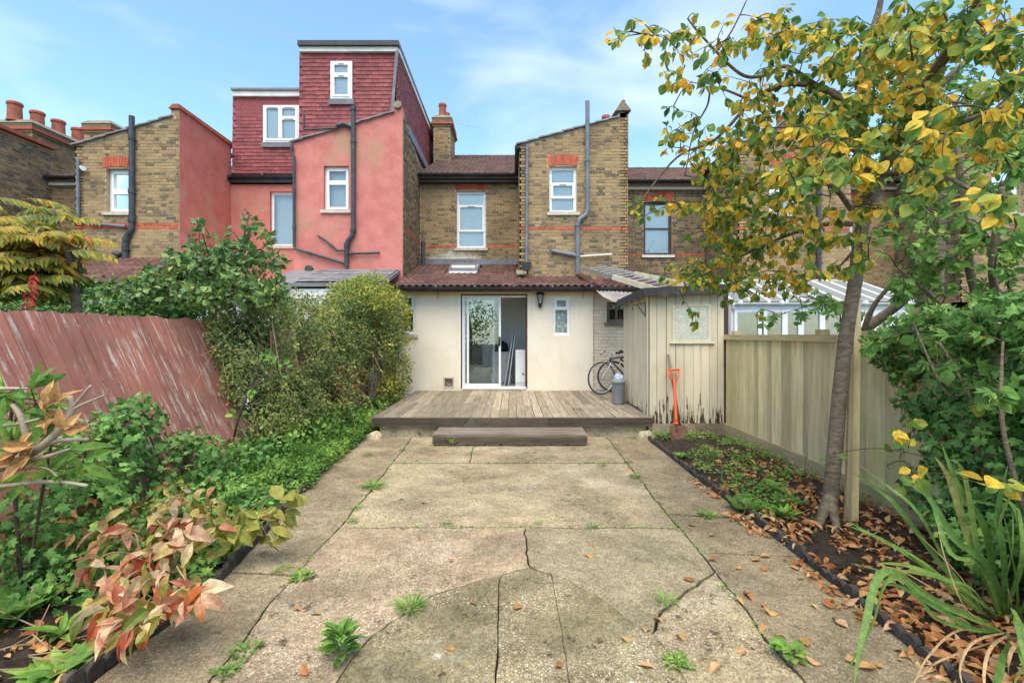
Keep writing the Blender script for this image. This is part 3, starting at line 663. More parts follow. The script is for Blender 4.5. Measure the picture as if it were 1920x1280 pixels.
# the room behind the door
yi = YE+.245; yb = 12.78
rm = MB(); xa, xb = -1.75, .52
rm.add([(xa,yi,.335),(xb,yi,.335),(xb,yb,.335),(xa,yb,.335)], [(0,1,2,3)], 1)
rm.add([(xa,yb,.335),(xb,yb,.335),(xb,yb,2.75),(xa,yb,2.75)], [(0,1,2,3)]); rm.add([(xa,yi,.335),(xa,yb,.335),(xa,yb,2.75),(xa,yi,2.55)], [(0,1,2,3)]); rm.add([(xb,yb,.335),(xb,yi,.335),(xb,yi,2.55),(xb,yb,2.75)], [(0,1,2,3)])
zc_ = lambda y: 2.55 + (y-yi)*.2/(yb-yi)
for (a_, b_, c_, d_) in ((xa,-1.52,yi,yb),(-.94,xb,yi,yb),(-1.52,-.94,yi,12.12),(-1.52,-.94,12.62,yb)): rm.add([(a_,c_,zc_(c_)),(a_,d_,zc_(d_)),(b_,d_,zc_(d_)),(b_,c_,zc_(c_))], [(0,1,2,3)])
for (a_, b_, c_, d_) in ((-1.52,-.94,12.12,12.12),(-1.52,-.94,12.62,12.62),(-1.52,-1.52,12.12,12.62),(-.94,-.94,12.12,12.62)): rm.add([(a_,c_,zc_(c_)),(b_,d_,zc_(d_)),(b_,d_,3.3),(a_,c_,3.3)], [(0,1,2,3)])
rm.build('room', [M['room_wall'], M['room_floor']], H)
idr = thing('inner_door', 'white inner door with two dark glass panels seen through the sliding door', 'door', (-.9, 12.73, .34))
q = MB(); q.box(-1.42,-.42,12.69,12.75,.34,2.35); q.build('door_slab', M['upvc'], idr)
for za, zb_ in ((1.45,2.18),(.75,1.35)): MB().box(-1.12,-.78,12.675,12.695,za,zb_).build('glass_panel', M['dark_room'], idr)
cb = thing('storage_cabinet', 'low white cabinet standing inside behind the glass door', 'cabinet', (-.3, 12.2, .34))
q = MB(); q.box(-.52,-.02,12.0,12.5,.345,1.12); q.build('carcass', M['cabinet'], cb); MB().box(-.51,-.03,11.98,11.998,.37,1.10).build('cabinet_door', M['cabinet'], cb)
ap = thing('fridge', 'white appliance by the right edge of the open door', 'appliance', (.2, 11.4, .34))
q = MB(); q.box(.08,.46,11.15,11.65,.345,1.20); q.build('casing', M['cabinet'], ap); MB().box(.085,.455,11.135,11.148,.45,1.19).build('appliance_door', M['upvc'], ap); MB().box(.24,.27,11.125,11.134,.62,.66).build('knob', M['iron'], ap)
bg = MB(); bg.lathe((-.27,12.25,1.122), [(.17,0),(.19,.08),(.15,.2),(.05,.27),(.02,.28)], 12); tag(bg.build('black_bag', M['rubber'], smooth=True), 'black bag slumped on the white cabinet indoors', 'bag')
ar = thing('clothes_airer', 'folded metal clothes airer leaning indoors by the open door', 'airer', (0, 11.6, .34))
for k, dx in enumerate((-.05, 0, .045)):
    MB().tube([(-.13+dx, 11.35, .345), (.06+dx*.4, 11.75, 1.62)], .013, 8).build('tube', M['alu'] if k != 1 else M['iron'], ar)
MB().bar((-.03,11.56,1.0),(.06,11.56,1.0),.02,.02).build('brace', M['iron'], ar)
# extension roof of individual pantiles
pit = .30; ye0, ze0 = 10.42, 2.60; S = Vector((0,1,pit)); xe0, xe1 = -2.60, PX(1112, 10.42)+.02
rd = MB(); zr0 = lambda y: ze0-.03+(y-ye0)*pit
for (a_, b_, c_, d_) in ((xe0,-1.52,ye0+.02,YM),(-.94,3.35,ye0+.02,YM),(-1.52,-.94,ye0+.02,12.16),(-1.52,-.94,12.82,YM)): rd.prism([(a_,c_,zr0(c_)),(b_,c_,zr0(c_)),(b_,d_,zr0(d_)),(a_,d_,zr0(d_))], (0,0,-.10))
ER = rd.build('extension_roof', M['tile_roof'], H)
tw, ga = .30, .31
sky_b = (PX(843,12.3), PX(897,12.3))
def keep_ext(u, s):
    x = xe0 + u; y = ye0 + s/math.sqrt(1+pit*pit)
    if x > .14 and y > YO - .02: return False
    if sky_b[0] < x < sky_b[1] and 12.05 < y < 12.95: return False
    return y < YM - .05
roof_tiles(ER, pantile(tw,.40,2,.036), M['tile_ext'], Vector((xe0,ye0,ze0)), X1, S, xe1-xe0, (YM-ye0)*math.sqrt(1+pit*pit), tw, ga, 300, keep=keep_ext, smooth=False, jit=.004)
# the roof past the hip
roof_tiles(ER, pantile(tw,.40,2,.036), M['tile_ext'], Vector((xe1+.03,ye0+.05,ze0-.015)), X1, S, 3.35-xe1, 2.6, tw, ga, 60, keep=lambda u, s: s > -.1 and s < 2.1 and not (xe1+u < 2.75 and s > 1.0), jit=.004, seed=8)
hp = MB(); a = Vector((xe1+.0, ye0-.01, ze0+.03)); bq = Vector((PX(1086,YO-.1), YO-.05, ze0+(YO-ye0)*pit+.07)); n = 5
for i in range(n):
    p, q = a.lerp(bq, i/n), a.lerp(bq, (i+1)/n+.02); hp.tube([p, q], [.07,.06], 8)
hp.build('hip_tiles', M['tile_ext'], ER)
MB().box(xe0+.02,.16,YM-.16,YM-.002,ze0+(YM-ye0)*pit-.03,ze0+(YM-ye0)*pit+.13).build('lead_flashing', M['lead'], ER)
fl = MB(); fl.prism([(.10,YO-.22,2.96),(.34,YO-.22,2.96),(.34,YO-.02,3.06),(.10,YO-.02,3.06)], (0,0,.04)); fl.build('cement_flashing', M['cap'], ER)
# skylight
def mossy_glass():
    m = NT('mossy_skylight_glass'); c = m.mix(m.ramp(m.noise(5, 5, .65), .35, .65), (.26,.28,.20), (.36,.37,.30))
    d_ = m.n('ShaderNodeBsdfDiffuse', None, Color=c); t_ = m.n('ShaderNodeBsdfTransparent', None, Color=(.85,.9,.8)); s_ = m.n('ShaderNodeMixShader', None, i0=.65, i1=d_.outputs[0], i2=t_.outputs[0])
    m.n('ShaderNodeOutputMaterial', None, Surface=s_.outputs[0]); return m.mat
z_at = lambda y: ze0 + (y-ye0)*pit
sk = MB(); x0,x1 = sky_b
for (a0,a1,b0,b1) in ((x0,x1,12.08,12.16),(x0,x1,12.82,12.90),(x0,x0+.08,12.12,12.62),(x1-.08,x1,12.12,12.62)):
    sk.hexa([(a0,b0,z_at(b0)-.02),(a1,b0,z_at(b0)-.02),(a1,b1,z_at(b1)-.02),(a0,b1,z_at(b1)-.02),(a0,b0,z_at(b0)+.13),(a1,b0,z_at(b0)+.13),(a1,b1,z_at(b1)+.13),(a0,b1,z_at(b1)+.13)])
SK = sk.build('skylight', M['lead'], H)
MB().prism([(x0+.07,12.15,z_at(12.15)+.10),(x1-.07,12.15,z_at(12.15)+.10),(x1-.07,12.83,z_at(12.83)+.10),(x0+.07,12.83,z_at(12.83)+.10)], (0,0,.01)).build('pane', mossy_glass(), SK)
MB().box(x0+.02,x1-.02,12.02,12.075,z_at(12.05)+.0,z_at(12.05)+.05).build('apron', M['white_paint'], SK)
gutter(H, (xe0,ye0-.04,ze0-.02), (xe1+.06,ye0-.04,ze0-.02), .06)
gutter(H, (xe1+.08,ye0+.0,ze0-.03), (3.2,ye0+.0,ze0-.03), .06)
# outrigger
xo0, xo1 = PX(974, YO), PX(1178, YO); O = Vector((xo0, YO, 0)); uo = lambda px: PX(px, YO)-xo0; zo = lambda py: PZ(py, YO); w = xo1-xo0
prof = [(0, zo(272)), (uo(1157), zo(221)), (uo(1158), zo(213)), (w, zo(210))]
wo = (uo(1030), uo(1081.5), zo(398), zo(312))
mb = MB(); wall_mesh(mb, O, X1, NF, prof, 2.5, [wo], .24); OW = mb.build('outrigger_wall', M['mortar'], H)
brickwork('brickwork', OW, M['brick'], O, X1, NF, prof, 2.85, [(wo[0],wo[1],wo[2],wo[3]), (wo[0]-.05,wo[1]+.05,wo[3],wo[3]+.28)], bands=(zo(428.5),), seed=21)
arch(OW, O, X1, NF, wo[0]-.02, wo[1]+.02, wo[3]+.005)
window(H, O, X1, NF, *wo, [(0,1,.66,1,False),(0,1,.31,.66,True),(0,1,0,.31,False)], behind=M['window_backing'], label='white three light window of the brick outrigger')
Os = Vector((xo0, YM, 0)); sprof = [(0,zo(272)),(YM-YO,zo(272))]
mb = MB(); wall_mesh(mb, Os, -Y1, -X1, sprof, 2.5, [], .2); SW = mb.build('outrigger_side_wall', M['mortar'], H)
brickwork('brickwork', SW, M['brick'], Os, -Y1, -X1, sprof, 2.85, [], seed=22)
Os = Vector((xo1, YO, 0)); sprof = [(0,zo(210)),(3.0,zo(210)+.5)]
mb = MB(); wall_mesh(mb, Os, Y1, X1, sprof, 2.5, [], .2); SW = mb.build('party_wall', M['mortar'], H)
verge_roof(H, xo0-.08, PX(1157,YO), YO-.07, 15.5, zo(272)-.02, zo(221)-.01)
cp = MB(); zt = zo(209); cxa, cxb = PX(1153,YO), PX(1183,YO)
cp.hexa([(cxa,YO-.06,zt),(cxb,YO-.06,zt),(cxb,15,zt+.5),(cxa,15,zt+.5),((cxa+cxb)/2-.03,YO-.06,zt+.2),((cxa+cxb)/2+.03,YO-.06,zt+.2),((cxa+cxb)/2+.03,15,zt+.7),((cxa+cxb)/2-.03,15,zt+.7)])
cp.build('parapet_coping', M['cap'], H); MB().tube([((cxa+cxb)/2,YO-.06,zt+.2),((cxa+cxb)/2,15,zt+.7)], .05, 8).build('coping_roll', M['pot'], H)
gutter(H, (xo0-.05,YM,zo(272)-.05), (xo0-.05,YO-.08,zo(272)-.05), .06)
pt = lambda *l, Y=YO-.07: [at(x, y, Y) for x, y in l]
pipe(H, pt((1101.5,190),(1101.5,300),(1101.5,392),(1099,402),(1086,412),(1083,422),(1083,515)), .052, M['pipe_grey'], 'soil_pipe', (1.0, 4.9, 5.6))
pipe(H, pt((1034,470),(1052,474),(1082,479)), .045, M['pipe_grey'], 'waste_pipe', (1.5,))
pipe(H, pt((1086,481),(1110,479),(1147,477)), .02, M['white_paint'], 'overflow_pipe')
pipe(H, pt((988.5,272),(988,330),(987,500)), .034, M['pipe_grey'], 'downpipe', (.1, .9, 1.6))
hpp = MB(); c = at(987,497,YO-.08); hpp.hexa([c+Vector((-.05,-.04,-.12)),c+Vector((.05,-.04,-.12)),c+Vector((.05,.05,-.12)),c+Vector((-.05,.05,-.12)),c+Vector((-.12,-.08,.06)),c+Vector((.12,-.08,.06)),c+Vector((.12,.05,.06)),c+Vector((-.12,.05,.06))]); hpp.build('rain_hopper', M['pipe_black'], H)
# main wall
xm0 = -2.60; O = Vector((xm0, YM, 0)); um = lambda px: PX(px, YM)-xm0; zm = lambda py: PZ(py, YM); w = xo0-xm0
wo = (um(856), um(910.5), zm(465), zm(358)); prof = [(0,5.90),(w,5.90)]
mb = MB(); wall_mesh(mb, O, X1, NF, prof, 2.5, [wo], .24); MW = mb.build('main_wall', M['mortar'], H)
brickwork('brickwork', MW, M['brick_main'], O, X1, NF, prof, 3.35, [wo, (wo[0]-.04,wo[1]+.04,wo[3],wo[3]+.26)], bands=(zm(464),), seed=31)
arch(MW, O, X1, NF, wo[0]-.02, wo[1]+.02, wo[3]+.005, .21)
window(H, O, X1, NF, *wo, [(0,1,.77,1,False),(0,1,.285,.77,True),(0,1,0,.285,False)], behind=M['window_backing'], label='tall white window with efflorescence stained bricks below')
main_roof(H, -2.6, 2.80, 13.22, 5.98, 17.5, 8.0, 41)
gutter(H, (-2.6,13.18,5.97), (xo0-.06,13.18,5.97), .065); MB().box(-2.6,xo0-.02,13.3,13.48,5.78,5.93).build('fascia', M['gutter'], H)
CH = chimney(H, -2.66, -2.10, 16.3, 17.6, 6.9, 9.05, [(-2.40,16.6,.52,.13),(-2.36,17.2,.48,.13)])
MB().tube([(-2.3,16.5,8.9),(-1.2,16.9,8.83)], .008, 5).build('aerial', M['alu'], CH)
chimney(H, 2.55, 3.15, 13.9, 15.0, 6.5, 7.65, [(2.78,14.2,.42,.12),(2.9,14.7,.35,.11)])

# ------------------------------------------------------------------ the pink house
K = thing('terraced_house', 'pink rendered terraced house with crimson tile hung loft dormers', 'house', (-5.2, 12.4, 0))
xk0, xk1 = PX(551,YP), -2.598; O = Vector((xk0,YP,0)); uk = lambda px: PX(px,YP)-xk0; zk = lambda py: PZ(py,YP); w = xk1-xk0
prof = [(0,zk(268)),(uk(728),zk(213)),(uk(736),zk(211)),(uk(738),zk(199)),(w,zk(201))]
wo = (uk(607),uk(654),zk(394),zk(311))
mb = MB(); wall_mesh(mb, O, X1, NF, prof, 0, [wo], .24, 0, 1); mb.build('outrigger_wall', [M['render_pink'], M['render_pink_shade']], K)
window(K, O, X1, NF, *wo, [(0,1,.66,1,True),(0,1,0,.66,True)], recess=.1, behind=M['curtain'], bd=.12, vent=False, label='white two light window in the pink outrigger wall')
Os = Vector((xk1+.004,YP+.02,0)); sprof = [(0,zk(208)),(YM-YP,zk(208)-.55),(4.0,zk(208)-.3)]
mb = MB(); wall_mesh(mb, Os, Y1, X1, sprof, 2.6, [], .2); SW = mb.build('brick_side_wall', M['mortar'], K)
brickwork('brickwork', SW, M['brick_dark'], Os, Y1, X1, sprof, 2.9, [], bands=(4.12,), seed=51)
verge_roof(K, xk0-.08, PX(736,YP), YP-.06, 13.4, zk(268)-.02, zk(212)-.01)
cp = MB(); cp.tube([(xk1-.11,YP-.05,zk(199)+.02),(xk1-.11,13,zk(199)-.3)], .10, 8); cp.build('coping', M['cap'], K)
# recessed pink wall
xq0, xq1 = -7.90, xk0+.3; O = Vector((xq0,YM,0)); uq = lambda px: PX(px,YM)-xq0; zq = zm
wo = (uq(506),uq(562),zq(461),zq(359)); mb = MB(); wall_mesh(mb, O, X1, NF, [(0,5.95),(xq1-xq0,5.95)], 0, [wo], .24, 0, 1); mb.build('recessed_wall', [M['render_pink'], M['render_pink_shade']], K)
window(K, O, X1, NF, *wo, [(0,1,0,1,False)], recess=.1, behind=M['curtain'], bd=.12, label='tall curtained window half hidden by the pink outrigger')
gutter(K, (-7.9,13.36,5.97), (xk0+.1,13.36,5.97), .07); MB().box(-7.9,xk0+.2,13.40,13.49,5.80,5.95).build('fascia', M['gutter'], K)
# lower dormer above the recess
tile = plaintile()
def dormer(nm, O, U, S, width, length, win, singles, seed, keepx=None):
    N = U.cross(S).normalized(); d = MB()
    kp = lambda u, s: not (win and win[0]-.06 < u < win[1]+.06 and win[2]-.14 < s < win[3]+.05) and (keepx is None or keepx(u, s))
    roof_tiles(nm, tile, M['tile_dormer'], O, U, S, width, length, .165, .1, singles, tilt=.13, keep=kp, stagger=True, seed=seed)
YD2 = 13.42; xd0, xd1 = PX(440,YD2), PX(600,YD2); zb_, zt_ = 6.05, PZ(181,YD2)
b = MB(); b.box(xd0+.01,xd1,YD2+.03,17.5,zb_-.1,PZ(170,YD2)-.02); DM2 = b.build('dormer', M['tile_dormer'], K)
wn2 = (PX(495,YD2)-xd0, PX(562,YD2)-xd0, PZ(268,YD2)-zb_, PZ(199,YD2)-zb_)
dormer(DM2, Vector((xd0,YD2+.02,zb_)), X1, Vector((0,.02,1)), xd1-xd0, zt_-zb_, wn2, 0, 61)
OD = Vector((xd0,YD2,zb_)); 
window(K, OD, X1, NF, *wn2, [(0,.48,0,1,True),(.48,1,.66,1,True),(.48,1,0,.66,True)], recess=-.05, behind=M['curtain'], bd=.005, bx=-.01, sill=False, label='white dormer window of three lights over the recess')
MB().box(xd0+wn2[0]-.05,xd0+wn2[1]+.05,YD2-.045,YD2+.03,zb_+wn2[2]-.13,zb_+wn2[2]-.003).build('lead_apron', M['lead'], DM2)
f_ = MB(); f_.box(xd0-.03,xd1,YD2-.05,YD2+.03,PZ(181.5,YD2),PZ(172,YD2)); f_.build('fascia', M['white_paint'], DM2)
f_ = MB(); f_.box(xd0-.06,xd1,YD2-.10,17.5,PZ(171.8,YD2),PZ(168,YD2)); f_.build('flat_roof', M['lead'], DM2)
# tall dormer on the outrigger
YD = 11.9; xa, xb_ = PX(566,YD), PX(745,YD); zb_, zt_ = 5.9, PZ(99,YD); hgt = zt_-zb_
b = MB(); b.hexa([(xa+.01,YD+.03,zb_-.1),(xb_-.20,YD+.03,zb_-.1),(xb_-.02,18.3,zb_-.1),(xa+.01,18.3,zb_-.1),(xa+.01,YD+.04,PZ(84,YD)-.02),(xb_-.02,YD+.04,PZ(84,YD)-.02),(xb_-.02,18.3,PZ(84,YD)-.02),(xa+.01,18.3,PZ(84,YD)-.02)])
DM = b.build('dormer', M['tile_dormer'], K)
wn1 = (PX(621,YD)-xa, PX(661,YD)-xa, PZ(187,YD)-zb_, PZ(117,YD)-zb_)
edge = lambda s: (xb_-xa) - .20*(1 - s/hgt)
dormer(DM, Vector((xa,YD+.02,zb_)), X1, Vector((0,.012,1)), xb_-xa+.1, hgt, wn1, 300, 62, keepx=lambda u, s: u < edge(s) and s > .3 + .3*u/2.4)
OD = Vector((xa,YD,zb_))
window(K, OD, X1, NF, *wn1, [(0,1,.64,1,True),(0,1,0,.64,True)], recess=-.05, behind=M['curtain'], bd=.005, bx=-.01, sill=False, label='narrow white window in the tall crimson dormer')
MB().box(xa+wn1[0]-.05,xa+wn1[1]+.05,YD-.045,YD+.03,zb_+wn1[2]-.13,zb_+wn1[2]-.003).build('lead_apron', M['lead'], DM)
MB().box(xa-.03,xb_+.02,YD-.05,YD+.03,PZ(98.5,YD),PZ(90,YD)).build('fascia', M['white_paint'], DM)
MB().box(xa-.06,xb_+.06,YD-.12,18.3,PZ(89.8,YD),PZ(81,YD)).build('flat_roof', M['gutter'], DM)
MB().bar((xb_-.0,YD-.03,zt_+.02),(xb_-.19,YD-.03,zb_+.2),.07,.07,(0,1,0)).build('hip_flashing', M['lead'], DM)
# side of the tall dormer, hung with tiles
Ls = 18.3-YD; zsb = 6.55
roof_tiles(DM, tile, M['tile_dormer'], Vector((xb_-.01,YD+.05,zsb)), Y1, Vector((0,0,1)), Ls, zt_-zsb, .165, .1, 0, tilt=.10, stagger=True, seed=63)
MB().box(xb_-.005,xb_+.05,YD+.02,18.35,PZ(98,YD),PZ(90,YD)).build('fascia', M['white_paint'], DM)
MB().bar((-2.62,12.0,6.66),(-2.62,18.3,6.66),.10,.22).build('lead_flashing', M['lead'], DM)
# pipes of the pink house
pp = lambda *l, Y=YP-.07: [at(x, y, Y) for x, y in l]
pipe(K, pp((662.5,199),(662.5,300),(662.5,430),(660,442),(652,452),(650,462),(649.5,500)), .055, M['pipe_black'], 'soil_pipe', (.65,.05,2.1,4.8))
pipe(K, pp((660,238),(645,232),(630,236)), .05, M['pipe_black'], 'waste_pipe')
pipe(K, pp((634,240),(600,242),(570,243),(570,214)), .025, M['pipe_black'], 'waste_pipe')
pipe(K, pp((547,272),(547,286),(551.5,294),(551.5,460),(553,466),(600,480),(647,494)), .034, M['pipe_black'], 'downpipe', (2.4,2.8,4.6))
pipe(K, pp((596,442),(612,452),(632,469),(649,470)), .028, M['pipe_black'], 'waste_pipe', (1.5,))
pipe(K, pp((655,475),(690,474.5),(712,473.5)), .03, M['pipe_black'], 'waste_pipe', (.1,))
v_ = MB(); c = at(581,505,YP); v_.lathe(c, [(.07,-.10),(.085,-.10),(.085,.0),(.06,.0)], 16, axis='y'); v_.build('vent', M['pipe_black'], K)
pipe(K, [(-2.45,13.2,3.35),(-2.45,13.2,4.12)], .05, M['pipe_black'], 'vent_pipe', (.9,))
# their own lean-to, mostly behind the hedge
ln = MB(); ln.prism([(-5.2,9.9,2.62),(-2.66,9.9,2.62),(-2.66,YP,3.08),(-5.2,YP,3.08)], (0,0,-.08)); LR = ln.build('lean_to_roof', M['slate'], K)
sl = MB(); sl.box(.002,.298,0,.42,0,.012)
roof_tiles(LR, sl, M['slate'], Vector((-4.5,9.9,2.63)), X1, Vector((0,1.5,.46)), 1.84, 1.55, .30, .22, 0, stagger=False, seed=64, tilt=.06)
wr = MB(); wr.prism([(-7.6,9.6,2.50),(-4.6,9.6,2.50),(-4.6,YM-.1,3.05),(-7.6,YM-.1,3.05)], (0,0,-.06)); WR = wr.build('white_lean_to_roof', M['white_paint'], K)
for i in range(8): MB().bar((-7.4+i*.38,9.6,2.52),(-7.4+i*.38,YM-.12,3.07),.05,.05).build('batten', M['white_paint'], WR)
MB().box(-7.6,-2.7,9.95,10.15,0,2.5).build('lean_to_wall', M['white_paint'], K)
main_roof(K, -7.9, -2.62, 13.5, 5.9, 17.5, 7.9, 65, skip=lambda u, s: False)

# ------------------------------------------------------------------ brick house to the left
LH = thing('terraced_house', 'stock brick terraced house left of the pink one with a black soil pipe', 'house', (-9.2, 12.4, 0))
xl0, xl1 = PX(141,YP), PX(336,YP); O = Vector((xl0,YP,0)); ul = lambda px: PX(px,YP)-xl0; zl = zk; w = xl1-xl0
prof = [(0,zl(274)),(ul(321),zl(220)),(ul(322),zl(210)),(w,zl(205))]; wo = (ul(199),ul(246),zl(398),zl(316))
mb = MB(); wall_mesh(mb, O, X1, NF, prof, 0, [wo], .24); OW = mb.build('outrigger_wall', M['mortar'], LH)
brickwork('brickwork', OW, M['brick'], O, X1, NF, prof, 2.2, [wo, (wo[0]-.06,wo[1]+.06,wo[3],wo[3]+.27)], bands=(zl(424),), seed=71)
arch(OW, O, X1, NF, wo[0]-.06, wo[1]+.06, wo[3]+.01, .24)
window(LH, O, X1, NF, *wo, [(0,1,.49,1,True),(0,1,0,.49,True)], recess=.12, behind=M['window_backing'], vent=False, label='white two light window behind the black soil pipe')
Os = Vector((xl1+.003,YP+.01,0)); sprof = [(0,zl(205)),(YM-YP,zl(205)-.05)]
mb = MB(); wall_mesh(mb, Os, Y1, X1, sprof, 0, [], .2); mb.build('pink_side_wall', M['render_pink_shade'], LH)
cp = MB(); cp.hexa([(xl1-.22,YP-.06,zl(205)+.0),(xl1+.05,YP-.06,zl(205)),(xl1+.05,YM+.2,zl(205)-.05),(xl1-.22,YM+.2,zl(205)-.05),(xl1-.12,YP-.06,zl(200)+.04),(xl1+.03,YP-.06,zl(200)+.04),(xl1+.03,YM+.2,zl(200)),(xl1-.12,YM+.2,zl(200))]); cp.build('parapet_coping', M['pot'], LH)
verge_roof(LH, xl0-.06, PX(321,YP), YP-.06, 14, zl(274)-.02, zl(220)-.01)
Os = Vector((xl0,YM,0)); sprof = [(0,zl(274)),(YM-YP,zl(274))]; mb = MB(); wall_mesh(mb, Os, -Y1, -X1, sprof, 0, [], .2); mb.build('outrigger_side_wall', M['mortar'], LH)
xr0 = -12.95; O = Vector((xr0,YM,0)); mb = MB(); wall_mesh(mb, O, X1, NF, [(0,5.83),(xl0-xr0,5.83)], 0, [], .24); RW = mb.build('recessed_wall', M['mortar'], LH)
brickwork('brickwork', RW, M['brick_main'], O, X1, NF, [(0,5.83),(xl0-xr0,5.83)], 2.2, [], seed=72)
main_roof(LH, xr0, -7.9, 13.3, 5.93, 17.5, 7.6, 73)
gutter(LH, (xr0,13.26,5.92), (xl0,13.26,5.92), .065); MB().box(xr0,xl0,13.38,13.49,5.72,5.84).build('fascia', M['white_paint'], LH)
chimney(LH, -13.9, -13.05, 15.6, 17.0, 6.4, 8.55, [])
pipe(LH, pp((247,218),(247,300),(247,418),(246,430),(238,442),(235,455),(235,492)), .062, M['pipe_black'], 'soil_pipe', (.5,1.5,1.95,4.5,5.3))
pipe(LH, pp((146,298),(146,413),(152,417),(236,425)), .036, M['pipe_grey'], 'downpipe', (.6,2.95))
pipe(LH, pp((233,473),(222,477),(212,474)), .045, M['pipe_black'], 'waste_pipe', (1.2,))
pipe(LH, pp((158,494),(190,497),(234,496)), .022, M['pipe_black'], 'waste_pipe')
fl = MB(); c = at(152,314,YP); fl.tube([c, c+Vector((.3,-.28,-.12))], .04, 12); fl.tube([c+Vector((.29,-.27,-.115)), c+Vector((.32,-.30,-.125))], .055, 12); fl.build('boiler_flue', M['upvc'], LH)
ll = MB(); ll.prism([(-10.2,9.7,2.55),(-7.95,9.7,2.55),(-7.95,YP,3.32),(-10.2,YP,3.32)], (0,0,-.08)); LL = ll.build('lean_to_roof', M['tile_roof'], LH)
roof_tiles(LL, pantile(), M['tile_ext'], Vector((-10.2,9.7,2.58)), X1, Vector((0,1.7,.77)), 2.25, 1.85, .30, .31, 0, seed=74)
MB().box(-10.2,-7.95,9.75,9.95,0,2.5).build('lean_to_wall', M['mortar'], LH)

# ------------------------------------------------------------------ house at the far left
FL = thing('terraced_house', 'dark brick house at the left edge with a row of chimney pots', 'house', (-13.5, 12, 0))
xs = -12.93; Os = Vector((xs,9.4,0)); sprof = [(0,6.72),(YM-9.4,6.72)]
mb = MB(); wall_mesh(mb, Os, Y1, X1, sprof, 0, [], .3); SW = mb.build('side_wall', M['mortar'], FL)
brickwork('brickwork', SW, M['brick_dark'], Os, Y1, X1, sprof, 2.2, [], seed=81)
MB().bar((xs+.03,9.4,6.77),(xs+.03,YM,6.77),.22,.09).build('coping', M['pot'], FL)
MB().box(xs-2.6,xs-.3,9.4,13,0,6.5).build('outrigger_body', M['mortar'], FL)
CF = chimney(FL, -16.3, -15.2, 15.2, 17.6, 6.0, 8.4, [(-15.9+.15*k,15.35+.58*k,.62-.03*k,.19) for k in range(4)])

# ------------------------------------------------------------------ houses to the right
RH = thing('terraced_house', 'stock brick terraced house on the right, half hidden by the yellowing tree', 'house', (5.4, 12.4, 0))
def right_house(T, xa, win, frame, seed, lab):
    xa0, xa1 = xa, xa+2.62; O = Vector((xa0,YM,0)); mb = MB(); wo = win
    wall_mesh(mb, O, X1, NF, [(0,5.72),(xa1-xa0,5.72)], 0, [wo], .24); W_ = mb.build('main_wall', M['mortar'], T)
    brickwork('brickwork', W_, M['brick_dark' if seed == 91 else 'brick'], O, X1, NF, [(0,5.72),(xa1-xa0,5.72)], 2.3, [wo,(wo[0]-.05,wo[1]+.05,wo[3],wo[3]+.27)], bands=(zm(478),), seed=seed)
    arch(W_, O, X1, NF, wo[0]-.02, wo[1]+.02, wo[3]+.005)
    window(T, O, X1, NF, *wo, [(0,1,.5,1,False),(0,1,0,.5,False)], frame=frame, behind=M['window_backing'], recess=.07, vent=False, label=lab, sillmat=M['white_paint'])
    main_roof(T, xa0, xa0+5.38, 13.25, 5.80, 17.5, 7.55, seed+1)
    gutter(T, (xa0,13.2,5.80), (xa1,13.2,5.80), .06); MB().box(xa0,xa1,13.36,13.49,5.60,5.735).build('fascia', M['white_paint'], T)
    x0, x1 = xa1, xa1+2.70; O = Vector((x0,YO,0)); prof = [(0,6.1),(2.45,6.8),(2.46,6.95),(2.7,7.0)]; w2 = (.75,1.45,4.45,5.6)
    mb = MB(); wall_mesh(mb, O, X1, NF, prof, 0, [w2], .24); W_ = mb.build('outrigger_wall', M['mortar'], T)
    brickwork('brickwork', W_, M['brick'], O, X1, NF, prof, 2.3, [w2,(w2[0]-.05,w2[1]+.05,w2[3],w2[3]+.27)], bands=(4.09,), seed=seed+2)
    arch(W_, O, X1, NF, w2[0]-.02, w2[1]+.02, w2[3]+.005)
    window(T, O, X1, NF, *w2, [(0,1,.5,1,True),(0,1,0,.5,True)], behind=M['window_backing'], vent=False)
    Os = Vector((x0,YM,0)); sp = [(0,6.1),(YM-YO,6.1)]; mb = MB(); wall_mesh(mb, Os, -Y1, -X1, sp, 0, [], .2); W_ = mb.build('outrigger_side_wall', M['mortar'], T)
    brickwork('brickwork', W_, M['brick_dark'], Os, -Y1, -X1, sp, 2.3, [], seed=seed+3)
    verge_roof(T, x0-.08, x0+2.45, YO-.07, 15, 6.08, 6.79)
    MB().bar((x1-.13,YO-.06,7.06),(x1-.13,15,7.4),.32,.16).build('parapet_coping', M['cap'], T)
    gutter(T, (x0-.06,YM,6.05), (x0-.06,YO-.08,6.05), .06)
    pipe(T, [(x0+1.9,YO-.07,7.2),(x0+1.9,YO-.07,2.6)], .05, M['pipe_black'], 'soil_pipe', (.2,.5,.8))
    chimney(T, x1-.35, x1+.25, 13.6, 14.8, 6.6, 7.75, [(x1-.1,13.9,.45,.12),(x1,14.5,.45,.12)])
wR = (PX(1207,YM)-2.79, PX(1260,YM)-2.79, zm(478), zm(378))
right_house(RH, 2.79, wR, M['wood_dark_frame'], 91, 'dark framed sash window with a stone sill')
RH2 = thing('terraced_house', 'brick terraced house at the far right behind the leaves', 'house', (10.8, 12.4, 0))
right_house(RH2, 8.12, (.7,1.5,3.8,5.3), M['upvc'], 97, 'white sash window glimpsed through the leaves')

